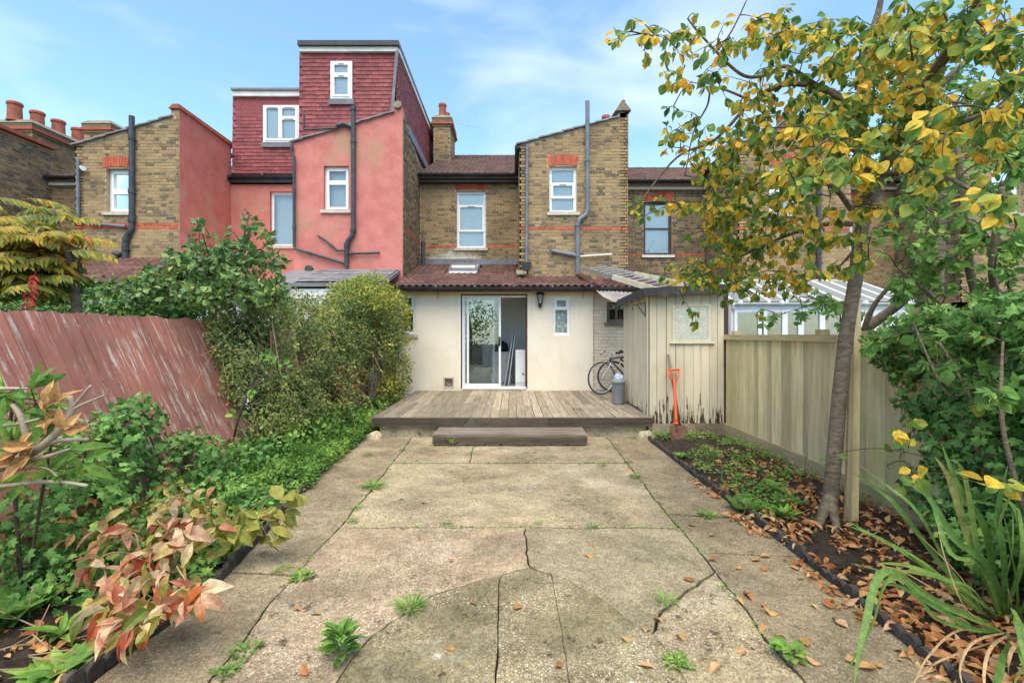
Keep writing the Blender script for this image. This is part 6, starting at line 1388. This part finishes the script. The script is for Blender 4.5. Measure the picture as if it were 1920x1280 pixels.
for pts, w in ((S_(-.05,-.05,0,(1800,1180,2.2),(1740,1230,2.0),(1710,1290,1.9)), .022), (S_(0,-.05,0,(1830,1200,2.1),(1800,1250,2.0),(1810,1300,1.9)), .025), (S_(-.06,0,0,(1810,1140,2.3),(1770,1040,2.3),(1760,990,2.35)), .016), (S_(-.02,-.06,0,(1860,1210,2.1),(1845,1260,2.0),(1850,1320,1.9)), .03), (S_(-.08,.02,0,(1760,1110,2.4),(1690,1070,2.4),(1650,1060,2.4)), .018), (S_(-.03,-.08,0,(1780,1230,2.0),(1730,1260,1.95),(1690,1300,1.9)), .02), (S_(.03,-.08,0,(1895,1220,2.0),(1890,1270,2.0)), .04), (S_(-.05,.04,0,(1800,1080,2.4),(1720,1000,2.5)), .014)):
    strap(SP, pts, w*.42, M['blade_dead'], 'withered_blade', rng.uniform(-.8,.8))

# ------------------------------------------------------------------ climbers and shrubs on the left
CB = thing('climber_hedge', 'dense small leaved climber smothering the left fence', 'climber', (-3.0, 7, 0))
for k in range(9):
    y = 5.9+.5*k; limb(CB, [(-2.9,y,-.03),(-2.75+rng.uniform(-.1,.1),y+.1,.5),(-2.8,y-.1,1.1),(-2.95,y,1.7)], .014, .005, M['dry_stem'], 'stem')
CBE = [(-3.5,5.95,1.5,.3,.35,.42),(-3.2,5.85,.95,.32,.4,.5),(-2.95,5.85,.45,.34,.45,.40),(-3.35,6.05,1.35,.4,.45,.5),(-3.45,7.9,1.75,.45,.6,.5),(-3.5,7.0,1.7,.45,.5,.5),(-3.1,6.2,1.15,.42,.5,.7),(-3.05,6.9,1.2,.45,.6,.75),(-2.98,7.7,1.25,.48,.6,.8),(-2.9,8.5,1.3,.5,.6,.8),(-2.95,6.4,.55,.42,.6,.5),(-2.85,7.5,.5,.4,.6,.45)]
mass(CB, CBE, M['leaf_hedge'], T_SMALL, .046, 62000, 12, .55, clip=lambda P: P[:,2] > .05, rag=-.16)
mass(CB, [(e[0]-.06,e[1]+.05,e[2],e[3]*.72,e[4]*.8,e[5]*.8) for e in CBE], M['leaf_hedge'], T_SMALL, .06, 16000, 97, .35)
shoots(CB, ell_pts(CBE, 150, 90), M['leaf_hedge'], T_OVAL, .05, 12, 91, (.2,.6), (.3,-.1,.25), gravity=.9)
shoots(CB, ell_pts(CBE, 45, 92, 1.0), M['leaf_dry'], T_SMALL, .045, 3, 93, (.5,1.1), (.35,-.2,-.5), M['dry_stem'], .4, 'dead_trails')
mass(CB, [(-2.62,5.3,.12,.5,.6,.32),(-2.6,6.2,.15,.45,.7,.38),(-2.55,7.2,.14,.42,.7,.36),(-2.5,8.2,.12,.36,.7,.34),(-2.45,9.2,.1,.3,.7,.3)], M['leaf_weed'], T_OVAL, .055, 9000, 94, .7, clip=lambda P: P[:,2] > .02, rag=-.15)
mass(CB, [(-2.75,7.7,.75,.28,.5,.4),(-2.8,8.4,.8,.25,.4,.4)], M['leaf_dry'], T_SMALL, .06, 500, 15, .4)
HN = thing('honeysuckle', 'yellowing honeysuckle bush against the end of the cream wall', 'shrub', (-2.6, 9.4, 0)); 
for k in range(6): limb(HN, [(-2.7+rng.uniform(-.2,.3),8.9+.25*k,-.03),(-2.6,9+.2*k,.8),(-2.7,9+.2*k,1.9)], .014, .005, M['dry_stem'], 'stem')
HNE = [(-2.9,8.5,2.0,.45,.6,.40),(-2.8,9.2,1.9,.55,.6,.55),(-2.65,9.8,1.75,.55,.5,.65),(-2.95,9.6,2.35,.4,.4,.3),(-2.6,9.4,1.3,.5,.6,.5)]
mass(HN, HNE, M['leaf_hedge'], T_SMALL, .05, 26000, 13, .55, rag=-.2)
shoots(HN, ell_pts(HNE, 120, 95, 1.2), M['leaf_honey'], T_OVAL, .055, 12, 96, (.2,.5), (.2,-.2,.5), gravity=.8)
mass(HN, [(-2.85,8.9,2.2,.55,.7,.40),(-2.55,9.9,2.0,.45,.45,.55),(-2.95,10.0,2.55,.4,.4,.3)], M['leaf_honey'], T_SMALL, .055, 9000, 14, .3)
YS = thing('wall_shrub', 'thin shrub with pale bare stems and yellow leaves beside the deck', 'shrub', (-2.4, 9.7, 0)); nd4 = []
for k in range(9):
    a = Vector((-2.45+rng.uniform(-.1,.1),9.6+rng.uniform(-.25,.25),-.03)); e = a + Vector((rng.uniform(-.25,.3),rng.uniform(-.3,.3),rng.uniform(.8,1.35))); nd4 += limb(YS, [a, a.lerp(e,.5)+Vector((rng.uniform(-.08,.08),0,0)), e], .012, .004, M['pale_bark'], 'stem')
mass(YS, [(-2.35,9.75,.75,.32,.45,.5),(-2.4,9.4,.45,.3,.4,.35)], M['leaf_honey'], T_OVAL, .055, 2200, 16, .6, down=.8)

CM = thing('camellia', 'glossy camellia bush rising above the leaning fence', 'shrub', (-4.2, 6.3, 0)); nd5 = []
cb = Vector((-4.1,6.4,-.03)); nd5 += limb(CM, [cb, at(400,640,6.4), at(400,560,6.3)], .05, .03, M['bark'], 'trunk')
for q in ((375,425),(460,430),(300,500),(345,470),(420,450),(520,480),(500,530),(260,540),(430,520)): nd5 += limb(CM, [at(400,570,6.3), at((q[0]+400)/2+rng.uniform(-15,15),(q[1]+570)/2,6.25), at(q[0],q[1],6.2+rng.uniform(-.3,.3))], .016, .005, M['twig'], 'branch')
crown(CM, nd5, [(a_, b_, c_, d_*1.1, e_*1.1, int(n_*2.0)) for a_, b_, c_, d_, e_, n_ in [(400,490,6.1,45,30,230),(350,500,6.1,40,28,190),(450,480,6.2,40,30,180),(300,525,6.0,45,22,170),(420,535,6.0,60,25,260),(500,500,6.3,35,25,90),(495,540,6.2,35,20,120),(350,545,5.9,60,18,200),(375,430,6.2,12,18,16),(465,430,6.2,16,18,34),(505,440,6.3,12,12,16),(260,550,6.0,40,15,90),(450,560,6.0,60,15,160)]], M['leaf_camellia'], T_OVAL, .09, 6, 300, .15, seed=21)
DS = thing('evergreen_shrub', 'dark evergreen shrub between the sumac and camellia behind the leaning fence', 'shrub', (-5.6, 6.8, 0)); limb(DS, [(-5.6,6.8,-.03),(-5.6,6.8,1.4)], .04, .02, M['bark'], 'stem')
mass(DS, [(-5.9,6.9,1.9,.7,.4,.45),(-5.2,6.9,1.85,.5,.4,.45),(-5.6,6.9,1.3,.8,.4,.6),(-6.6,6.6,1.6,.6,.4,.6),(-4.6,6.9,1.6,.6,.4,.6)], M['leaf_ivy'], T_SMALL, .08, 14000, 22, .5)
PR = thing('privet_bush', 'light green fine leaved bush in front of the brick house wall', 'shrub', (-5.4, 7.4, 0)); limb(PR, [(-5.4,7.4,-.03),(-5.4,7.4,1.5)], .03, .015, M['bark'], 'stem')
mass(PR, [(-5.55,7.3,2.15,.42,.35,.35),(-5.1,7.3,2.05,.35,.35,.3),(-5.4,7.3,1.7,.6,.35,.4)], M['leaf_weed'], T_SMALL, .045, 9000, 23, .5)
SU = thing('sumac_tree', 'autumn coloured sumac with long divided leaves at the left edge', 'tree', (-4.9, 5.2, 0)); fr_ = []
st_ = limb(SU, [(-4.6,5.2,-.03), at(142,560,5.2), at(145,500,5.2), at(140,470,5.2)], .05, .03, M['bark'], 'trunk')
for q in ((60,420),(110,440),(30,460),(100,390),(-40,430),(150,470),(0,500)): limb(SU, [at(143,520,5.2), at((q[0]+143)/2,(q[1]+515)/2+5,5.1), at(q[0],q[1],5.0)], .022, .01, M['bark'], 'branch')
Pp, Dd, Nn, Sz = [], [], [], []; rac = MB()
def frond(base, d, L, up, n=9, lst=None, sz=.135):
    d = d.normalized(); side = d.cross(up).normalized(); pts = []
    for i in range(n+1):
        t = i/n; pts.append(base + d*(L*t) - Vector((0,0,.35*L*t*t)))
    rac.tube(pts, .004, 4, cap=False)
    for i in range(1, n+1):
        t = i/n; ax = (pts[i]-pts[i-1]).normalized()
        for s_ in (-1, 1):
            lst[0].append(pts[i]); lst[1].append(side*s_*.9 + ax*.45 + Vector((0,0,-.35))); lst[2].append(up + Vector((rng.gauss(0,.25),rng.gauss(0,.25),0))); lst[3].append(sz*(1-.35*abs(t-.5)*2)*rng.uniform(.85,1.15))
for k in range(220):
    a = rng.uniform(0, 2*math.pi); c = at(min(125, rng.gauss(35,45)), rng.gauss(475,40), rng.uniform(4.8,5.5)); frond(c, Vector((math.cos(a), math.sin(a)*.8-.2, rng.uniform(-.05,.5))), rng.uniform(.28,.42), Vector((0,-.45,.9)), 8, (Pp, Dd, Nn, Sz))
rac.build('leaf_stalks', M['dry_stem'], SU, kind='stuff'); put_leaves(SU, M['leaf_sumac'], Pp, Dd, Nn, Sz, T_NARROW2, 300)
mass(SU, [at(40,490,5.3).to_tuple()+(.5,.4,.4), at(100,520,5.4).to_tuple()+(.35,.3,.3)], M['leaf_green'], T_OVAL, .10, 900, 77, .6)
rac = MB(); l2 = ([],[],[],[]); frond(at(68,508,4.6), Vector((-.35,0,-1)), .34, Vector((0,-1,.25)), 8, l2, .12); rac.build('scarlet_leaf_stalk', M['leaf_scarlet'], SU); put_leaves(SU, M['leaf_scarlet'], *l2[:3], l2[3], T_NARROW, 40)

# ivy and bed plants on the left
IL = thing('ivy', 'ivy climbing over the foot of the leaning red fence', 'ivy', (-2.9, 4.2, 0)); limb(IL, [(-2.85,4.0,-.02),(-2.95,4.05,.4),(-3.15,4.1,.8)], .012, .006, M['twig'], 'stem'); limb(IL, [(-2.85,3.4,-.02),(-2.9,3.4,.4),(-3.1,3.5,.7)], .012, .006, M['twig'], 'stem')
mass(IL, [(-3.12,3.95,.82,.2,.28,.26),(-3.1,3.6,.6,.26,.4,.38),(-2.95,4.3,.40,.28,.45,.30),(-2.85,4.9,.25,.3,.5,.24),(-2.8,5.5,.2,.3,.5,.2),(-2.85,3.1,.35,.3,.5,.35),(-2.6,4.0,.15,.35,.6,.18),(-2.55,3.1,.12,.35,.6,.2)], M['leaf_ivy'], T_IVY, .058, 5600, 24, .5, singles=300, clip=lambda P: P[:,2] > -.01)
def cover(name, label, n, f, mat, T, size, seed, up=.25, h=.10):
    g_ = np.random.default_rng(seed); pts = [p for p in (f(g_) for _ in range(n)) if p is not None]; P = np.array(pts); k = len(P); P[:,2] += g_.random(k)**1.3*h
    d = g_.normal(size=(k,3))*np.array([.8,.8,.3]) + np.array([0,0,up]); nn = g_.normal(size=(k,3))*.45 + np.array([0,-.25,.9])
    o = joined(name, None, mat, P, d, nn, size*g_.uniform(.5,1.35,k), T); o['kind'] = 'stuff'; o['label'] = label; o['category'] = name.replace('_', ' ').split()[-1]; return o
def patchy(x, y, s, t): return mnoise.noise(Vector((x*1.6, y*1.6, s))) + .5*mnoise.noise(Vector((x*4.5, y*4.5, s))) > t
def lb(g_, y0, y1, s, t, a=.0, b=1.0):
    y = g_.uniform(y0, y1); x = -3.0 + (edge_left(y)+3.0)*(a+(b-a)*g_.random())
    return (x, y, .02) if patchy(x, y, s, t) else None
cover('bed_weeds', 'fresh green weeds crowding the left bed', 26000, lambda g_: lb(g_, 4.3, 10.4, 3, -.25, .1, 1.06), M['leaf_weed'], T_SMALL, .042, 31, h=.17)
cover('bed_ivy', 'trailing ivy carpeting the left bed', 9000, lambda g_: lb(g_, 2.75, 6.5, 8, -.12, 0, .96), M['leaf_ivy'], T_IVY, .05, 32, h=.12)
cover('bed_herbs', 'taller pale green herbs by the left edging', 3200, lambda g_: lb(g_, 4.6, 8.5, 12, .02, .45, 1.0), M['leaf_weed'], T_NARROW, .085, 33, up=.9, h=.16)
def rb(g_, y0, y1, s, t, a=0., b=1.):
    y = g_.uniform(y0, y1); x = 2.06 + 1.18*(a+(b-a)*g_.random()); return (x, y, .03) if patchy(x, y, s, t) else None
cover('right_bed_weeds', 'low green weeds among the leaves in the right bed', 9000, lambda g_: rb(g_, 3.9, 7.2, 5, .02), M['leaf_weed'], T_SMALL, .034, 34, h=.09)
lit = cover('leaf_litter', 'carpet of curled tan and orange fallen leaves in the right bed', 1700, lambda g_: rb(g_, 1.5, 5.6, 15, -.15, -.06, 1.) if g_.random() < .75 else rb(g_, 1.6, 4.2, 15, -.5, -.05, .45), M['leaf_dry'], T_NARROW2, .075, 35, up=.03, h=.045)
cover('curled_leaf_litter', 'curled brown leaves mixed through the litter of the right bed', 900, lambda g_: rb(g_, 1.5, 6.4, 19, -.1, -.06, 1.), M['leaf_dry'], T_CURL, .06, 39, up=.05, h=.05)
cover('left_leaf_litter', 'brown dead leaves and stems on the soil of the left bed', 900, lambda g_: lb(g_, 1.8, 4.2, 17, -.2, .1, .98), M['leaf_dry'], T_CURL, .06, 36, up=.05, h=.04)

def drift(g_):
    y = g_.uniform(1.9, 5.2); return (1.95 - abs(g_.normal())*.05, y, .004) if mnoise.noise(Vector((1.1, y*2.2, 4))) > -.15 else None
cover('drifted_leaves', 'fallen leaves drifted along the path side of the right edging', 420, drift, M['leaf_dry'], T_LANCE2, .06, 38, up=.02, h=.02)

# the dying plant with big autumn leaves
PE = thing('autumn_plant', 'dying plant with large cream, red and orange leaves sprawling over the path', 'plant', tuple(gr(330,1090))); 
Pp, Dd, Nn, Sz = [], [], [], []; ro = gr(300,1110); stems = []
for (px, py, Y, rx, ry, n) in ((350,930,2.75,45,25,26),(300,970,2.7,55,28,34),(230,1010,2.6,50,28,24),(170,1060,2.5,25,22,10),(330,1020,2.55,50,30,34),(280,1060,2.5,50,28,26),(220,1130,2.35,35,26,22),(300,1130,2.35,40,24,24),(360,1110,2.45,30,20,18),(390,960,2.8,30,20,12),(250,1170,2.25,35,20,12),(410,985,2.85,20,20,8)):
    Y = (CAM_H - .26)*FPX/(py-628); hub = at(px, py, Y); c = limb(PE, [Vector((ro.x+rng.uniform(-.2,.2), ro.y+rng.uniform(-.15,.3), 0)), hub.lerp(ro,.4)+Vector((0,0,.14)), hub], .007, .003, M['dry_stem'], 'stem')
    for _ in range(int(n*1.7)):
        p = at(px+rng.gauss(0,rx*.62), py+rng.gauss(0,ry*.6), Y*(1+rng.uniform(-.07,.07))); p.z = max(p.z, .03); Pp.append(p); Dd.append((rng.gauss(-.15,.7), rng.gauss(-.35,.6), rng.gauss(-.25,.45))); Nn.append((rng.gauss(0,.5), rng.gauss(-.7,.4), rng.gauss(.7,.4))); Sz.append(rng.uniform(.065,.15))
k = len(Pp)//3; ii = list(range(len(Pp))); rng.shuffle(ii); sel = lambda a, q: [a[i] for i in q]
put_leaves(PE, M['leaf_autumn'], Pp, Dd, Nn, Sz, [T_LANCE, T_LANCE2, T_LANCE, T_CURL], 300)
PO = thing('olive_leaved_plant', 'plant with glossy yellow olive leaves hanging over the path edge', 'plant', tuple(gr(460,1010))); Pp, Dd, Nn, Sz = [], [], [], []
for (px, py, n) in ((530,940,9),(510,975,10),(470,975,12),(440,985,10),(500,1000,6),(420,955,8)):
    hub = at(px, py, 3.25); limb(PO, [gr(400,1020)+Vector((rng.uniform(-.08,.08),rng.uniform(-.08,.08),0)), hub+Vector((-.08,0,.05)), hub], .005, .002, M['dry_stem'], 'stem')
    for _ in range(n): Pp.append(hub+Vector((rng.gauss(0,.06),rng.gauss(0,.06),rng.gauss(0,.04)))); Dd.append((rng.gauss(.5,.6), rng.gauss(-.3,.5), rng.gauss(-.3,.4))); Nn.append((rng.gauss(0,.4), rng.gauss(-.6,.3), .8)); Sz.append(rng.uniform(.09,.15))
put_leaves(PO, M['leaf_olive'], Pp, Dd, Nn, Sz, [T_LANCE, T_OVAL], 80)
BP = thing('withered_bush', 'withered bush with curled beige leaves in the left bed', 'bush', tuple(gr(130,1080))); Pp, Dd, Nn, Sz = [], [], [], []
for (px, py) in ((60,960),(110,970),(150,965),(200,960),(240,960),(90,1010),(40,1000),(190,1000)):
    hub = at(px, py, (CAM_H-.3)*FPX/(py-628)); limb(BP, [gr(130,1090)+Vector((rng.uniform(-.1,.1),rng.uniform(-.1,.1),0)), hub.lerp(gr(130,1090),.4)+Vector((0,0,.05)), hub], .006, .003, M['twig'], 'stem')
    for _ in range(15): Pp.append(at(px+rng.gauss(0,24), py+rng.gauss(0,18), (CAM_H-.3)*FPX/(py-628)+rng.uniform(-.15,.15))); Dd.append((rng.gauss(0,.6),rng.gauss(-.2,.5),rng.gauss(-.6,.4))); Nn.append((rng.gauss(0,.6),rng.gauss(-.6,.4),.5)); Sz.append(rng.uniform(.05,.1))
put_leaves(BP, M['leaf_tan'], Pp, Dd, Nn, Sz, [T_CURL, T_LANCE2], 160)
for k in range(46):
    a_ = gr(rng.uniform(20,420), rng.uniform(1000,1260)); a_.x = min(a_.x, edge_left(a_.y)-.03); a_.z = .02; t_ = rng.uniform(0,6.28); l_ = rng.uniform(.12,.4)
    MB().tube([a_, a_+Vector((math.cos(t_)*l_*.5,math.sin(t_)*l_*.5,rng.uniform(.02,.12))), a_+Vector((math.cos(t_)*l_,math.sin(t_)*l_,rng.uniform(.0,.16)))], [.004,.0035,.002], 5).build('dead_stem', M['dry_stem'], BP)
# broken pale branches with a bunch of dead leaves
PB = thing('broken_branches', 'broken pale branches with a bunch of dead tan leaves at the left edge', 'branches', tuple(gr(0,1000)))
nb_ = []
for pts, r0, r1 in (([at(-60,905,2.5), at(10,872,2.45), at(80,835,2.4), at(130,780,2.4), at(130,742,2.4)], .026, .013), ([at(105,805,2.4), at(130,770,2.4), at(172,722,2.4)], .012, .006), ([at(125,775,2.4), at(150,760,2.4), at(196,741,2.4)], .010, .005), ([at(75,838,2.4), at(110,826,2.4), at(165,823,2.4)], .014, .008), ([at(60,862,2.4), at(95,853,2.4), at(132,841,2.4)], .012, .006), ([at(-40,915,2.5), at(60,905,2.45), at(110,903,2.4), at(165,910,2.4)], .011, .008), ([at(50,822,2.4), at(40,780,2.4), at(24,758,2.4)], .016, .012), ([at(-20,800,2.4), at(30,795,2.4), at(72,785,2.4)], .010, .006), ([at(-20,729,2.4), at(20,728,2.4), at(52,728,2.4)], .011, .005), ([at(40,880,2.4), at(85,878,2.4), at(120,905,2.4)], .006, .004), ([at(130,780,2.4), at(155,790,2.4), at(140,800,2.4)], .006, .003), ([at(-70,960,2.5), at(-60,920,2.5), at(-50,900,2.5)], .03, .026), ([Vector((-2.72,2.45,-.05)), at(-70,1000,2.5), at(-65,940,2.5)], .032, .03)):
    nb_ += limb(PB, pts, r0, r1, M['pale_bark'], 'branch', 8, 0, .008)
Pp, Dd, Nn, Sz = [], [], [], []
for (px, py, n, dx, dz) in ((95,790,7,-.3,-.2),(60,830,14,-.9,-.35),(45,855,12,-.7,-.6),(90,765,6,.2,.5),(115,805,4,.6,.2),(25,850,8,-.9,-.4)):
    for _ in range(n): Pp.append(at(px+rng.gauss(0,9),py+rng.gauss(0,8),2.36+rng.uniform(-.06,.04))); Dd.append((dx+rng.gauss(0,.3), rng.gauss(-.1,.3), dz+rng.gauss(0,.25))); Nn.append((rng.gauss(0,.4),-1,rng.gauss(.2,.4))); Sz.append(rng.uniform(.07,.13))
put_leaves(PB, M['leaf_tan'], Pp, Dd, Nn, Sz, T_NARROW2, 80, name='dead_leaf')
LP = thing('leafy_bush', 'bush with long fresh green leaves at the left edge by the fence', 'bush', (-2.8, 2.7, 0)); nd6 = limb(LP, [(-2.8,2.75,-.03), at(20,820,2.65), at(30,740,2.6)], .012, .006, M['twig'], 'stem'); nd6 += limb(LP, [(-2.8,2.75,-.03), at(90,860,2.7), at(110,800,2.7)], .01, .005, M['twig'], 'stem')
crown(LP, nd6, [(25,740,2.6,30,20,22),(60,760,2.65,30,20,18),(20,800,2.6,25,22,18),(95,770,2.75,25,25,16),(130,860,2.75,25,20,18),(90,890,2.7,40,20,18),(20,840,2.65,20,20,12)], M['leaf_weed'], T_NARROW, .17, 5, 200, .3, seed=41)
SA = thing('sapling', 'spindly sapling with a few fresh leaves in front of the climber hedge', 'sapling', tuple(gr(425,880))); nd7 = limb(SA, [gr(428,884)-Vector((0,0,.03)), at(445,790,4.9), at(470,730,5.0), at(520,700,5.2)], .014, .004, M['twig'], 'stem'); nd7 += limb(SA, [at(445,790,4.9), at(490,680,4.9), at(500,650,4.9)], .008, .003, M['twig'], 'branch'); nd7 += limb(SA, [at(450,770,4.9), at(530,720,5.0), at(560,690,5.1)], .007, .003, M['twig'], 'branch')
crown(SA, nd7, [(500,665,4.9,18,16,16),(515,690,5.0,14,10,8),(450,780,4.8,16,12,10),(465,735,4.9,20,20,10),(540,720,5.0,20,20,8)], M['leaf_weed'], T_OVAL, .075, 4, 60, .1, seed=42)
def rosette(name, label, c, n, L, mat, T, seed, lift=.6, cat='plant', group=None, spread=0., tall=0.):
    r = random.Random(seed); P = []; D = []; Nn = []; S = []; t = thing(name, label, cat, tuple(c), group); MB().tube([(c[0],c[1],c[2]-.03),(c[0],c[1],c[2]+.02)], [.010,.004], 6).build('stem', M['leaf_weed'], t)
    for k in range(n):
        a = 2*math.pi*(k/n)+r.uniform(-.3,.3); l = lift*r.uniform(.4,1.4); sp_ = spread*r.random(); P.append(Vector(c)+Vector((math.cos(a)*(.008+sp_),math.sin(a)*(.008+sp_),.004+.02*r.random()+tall*r.random()))); D.append((math.cos(a),math.sin(a),l)); Nn.append((-math.cos(a)*l,-math.sin(a)*l,1)); S.append(L*r.uniform(.6,1.2))
    put_leaves(t, mat, P, D, Nn, S, T, n); return t
for i, (px, py, w_) in enumerate(((1400,955,'nearest the path'),(1452,925,'furthest from the path'),(1475,950,'closest to the tree trunk'))): rosette('bergenia', 'glossy round leaved plant in the right bed, ' + w_, gr(px,py,.02), 18, .12, M['leaf_weed'], T_DISC, 50+i, .55, spread=.10, group='round leaved plants in the right bed')
rosette('iris_seedling', 'small narrow leaved plant with pale flowers in front of the tree', gr(1470,975,.02), 26, .15, M['leaf_weed'], T_NARROW, 57, 1.4)
rosette('mallow', 'big lobed green leaves at the left edge of the picture', gr(15,1165,.03), 9, .30, M['leaf_weed'], T_IVY, 58, .9)
rosette('mallow', 'scalloped green leaves in the bottom left corner', gr(110,1265,.03), 11, .16, M['leaf_weed'], T_IVY, 59, .5)
rosette('dandelion', 'rosette of long bright leaves on dark soil at the lower left', gr(115,1195,.03), 14, .15, M['leaf_weed'], T_NARROW, 60, .8)
WD = [(845,836,.13,T_OVAL,1.6,12,'broad leaved weed in front of the timber step'),(638,1235,.1001,T_LANCE,.9,60,'tall bushy weed in the crack at the bottom left of the paving'),(1270,1245,.085,T_SMALL,.3,30,'round mat of weed in the crack at the bottom right'),(1248,1135,.09,T_GRASS,1.4,24,'tuft of grass in the diagonal crack on the right'),(770,1145,.11,T_GRASS,1.2,46,'tuft of grass at the curved crack'),(1008,985,.06,T_GRASS,2.,16,'tiny green sprout in the middle joint'),(1110,990,.08,T_GRASS,.7,22,'straggling grass in the middle joint right of centre'),(840,985,.06,T_GRASS,.6,18,'flat grass in the middle joint left of centre'),(668,955,.07,T_GRASS,1.,18,'grass tuft where the left joint meets the middle joint'),(660,980,.06,T_SMALL,.8,16,'small weed just below the left corner of the middle slab'),(1325,968,.10,T_SMALL,.5,36,'spreading weed where the right strip is broken'),(1275,858,.14,T_SMALL,.9,50,'leafy weed at the corner of the right bed'),(1190,895,.08,T_SMALL,.5,26,'creeping weed in the right joint'),(1178,868,.07,T_SMALL,.4,20,'dark weed in the right joint near the deck'),(1130,873,.07,T_SMALL,.3,20,'flat dark weed in the far cross joint'),(565,1085,.09,T_SMALL,.4,34,'dark weed where the left cracks meet'),(755,845,.06,T_GRASS,.8,18,'thin grass at the top of the left joint'),(690,855,.08,T_GRASS,.7,20,'grass clump on the left strip near the deck'),(460,1225,.09,T_SMALL,.6,22,'pale weed in the left joint near the bottom'),(425,1262,.08,T_SMALL,.5,22,'feathery weed low in the left joint'),(885,850,.06,T_GRASS,.8,16,'grass in the short joint below the step'),(530,1068,.06,T_GRASS,.4,26,'line of grass in the left strip crack'),(700,915,.16,T_GRASS,.6,34,'long wispy grass lying on the left strip'),(1355,1105,.05,T_SMALL,.5,10,'tiny weed on the right strip'),(1480,1235,.09,T_OVAL,.4,16,'ivy sprig in the right joint at the bottom')]
for i, (px, py, L, T, lift, n, lab) in enumerate(WD): rosette('paving_weed', lab, gr(px,py), int(n*(1.8 if T is T_GRASS or T is T_SMALL else 1)), L*(.42 if T is T_SMALL else .8), M['leaf_weed'], T, 100+i, lift, 'weed', None, L*(.55 if T is T_SMALL else .35), .13 if L == .1001 else .05 if T is T_OVAL else 0)
# moss and debris in the joints
def joint(g_):
    J = [(LJ, 2.1, 7.2), (RJ, 2.1, 7.2)][int(g_.random() < .5)]; y = g_.uniform(J[1], J[2]); x = lerp_prof([(p[1], p[0]) for p in J[0]], y)
    if g_.random() < .35: x = g_.uniform(-1.4, 1.35); y = 3.84 if g_.random() < .6 else 5.78
    return (x+g_.normal()*.02, y+g_.normal()*.018, -.01) if mnoise.noise(Vector((x*3, y*3, 2))) > -.05 else None
cover('joint_moss', 'tiny green weeds and moss lining the paving joints', 2600, joint, M['leaf_weed'], T_SMALL, .022, 61, h=.012)
# single leaves lying on the concrete
spots = [(853,1047),(1435,1062),(1050,1237),(835,1215),(965,1140),(1345,1050),(1305,1085),(1350,1245),(1395,1110),(1375,1120),(1210,1185),(1225,1250),(1185,1195),(1430,1170),(1395,1105),(1515,1210),(1460,1150),(1330,998),(1410,1050),(1425,1042),(1520,1130),(1545,1120),(1560,1140),(1500,1085),(1480,1060),(550,1140),(600,1150),(1120,1205),(1240,1165),(1300,985),(1380,1065),(1455,1190),(1570,1165),(1590,1175),(1540,1245),(1610,1250),(1650,1240),(1400,1215),(1280,1200),(575,1265),(1115,1040),(880,1130),(1440,1135),(1590,1225)]
lm = []
for T in (T_OVAL, T_CURL):
    me = bpy.data.meshes.new('fallen_leaf'); me.from_pydata([tuple(v) for v in T[0]], [], [tuple(int(i) for i in f) for f in T[1]]); me.materials.append(M['leaf_dry']); lm.append(me)
ORD = ['first','second','third','fourth','fifth','sixth','seventh','eighth','ninth','tenth','eleventh','twelfth','thirteenth','fourteenth','fifteenth','sixteenth','seventeenth','eighteenth','nineteenth','twentieth','twenty-first','twenty-second','twenty-third','twenty-fourth','twenty-fifth','twenty-sixth','twenty-seventh','twenty-eighth','twenty-ninth','thirtieth']
seen_ = {}
for px, py in sorted(set(spots), key=lambda q: q[1]):
    q_ = gr(px, py); zone = 'the left concrete strip' if q_.x < -1.4 else 'the right concrete strip' if q_.x > 1.33 else 'the left half of the central paving' if q_.x < .05 else 'the right half of the central paving'
    k_ = seen_[zone] = seen_.get(zone, 0) + 1; lab_ = 'dry fallen leaf on %s, %s counting from the deck' % (zone, ORD[k_-1])
    p = gr(px, py, .016); s = rng.uniform(.05,.085)
    o = link('fallen_leaf', lm[rng.random() < .45], None, Matrix.Translation(p) @ Matrix.Rotation(rng.uniform(0,6.28),4,'Z') @ Matrix.Rotation(rng.uniform(-.25,.25),4,'X') @ Matrix.Rotation(math.pi if rng.random() < .5 else rng.uniform(-.3,.3),4,'Y') @ Matrix.Scale(s,4)); tag(o, lab_, 'leaf', 'leaves scattered on the paving')

# trees and fence at the end of the garden, behind the photographer: seen in the glass of the sliding door
for k, (x, y, h, lab) in enumerate(((-2.6,-7.5,4.6,'left'),(1.0,-8.5,5.4,'middle'),(4.2,-7.8,4.2,'right'))):
    t = thing('garden_end_tree', 'leafy tree at the end of the garden behind the viewer, %s of three' % lab, 'tree', (x,y,0), 'trees at the end of the garden'); limb(t, [(x,y,-.05),(x+.1,y,h*.3),(x,y,h*.6)], .12, .05, M['bark'], 'trunk')
    mass(t, [(x,y,h*.62,1.5,1.2,1.2),(x-.9,y,h*.5,1.0,.9,.8),(x+.9,y+.2,h*.55,1.0,.9,.9),(x,y+.2,h*.3,1.5,.6,.7)], M['leaf_green'], T_OVAL, .16, 1700, 200+k, .8)
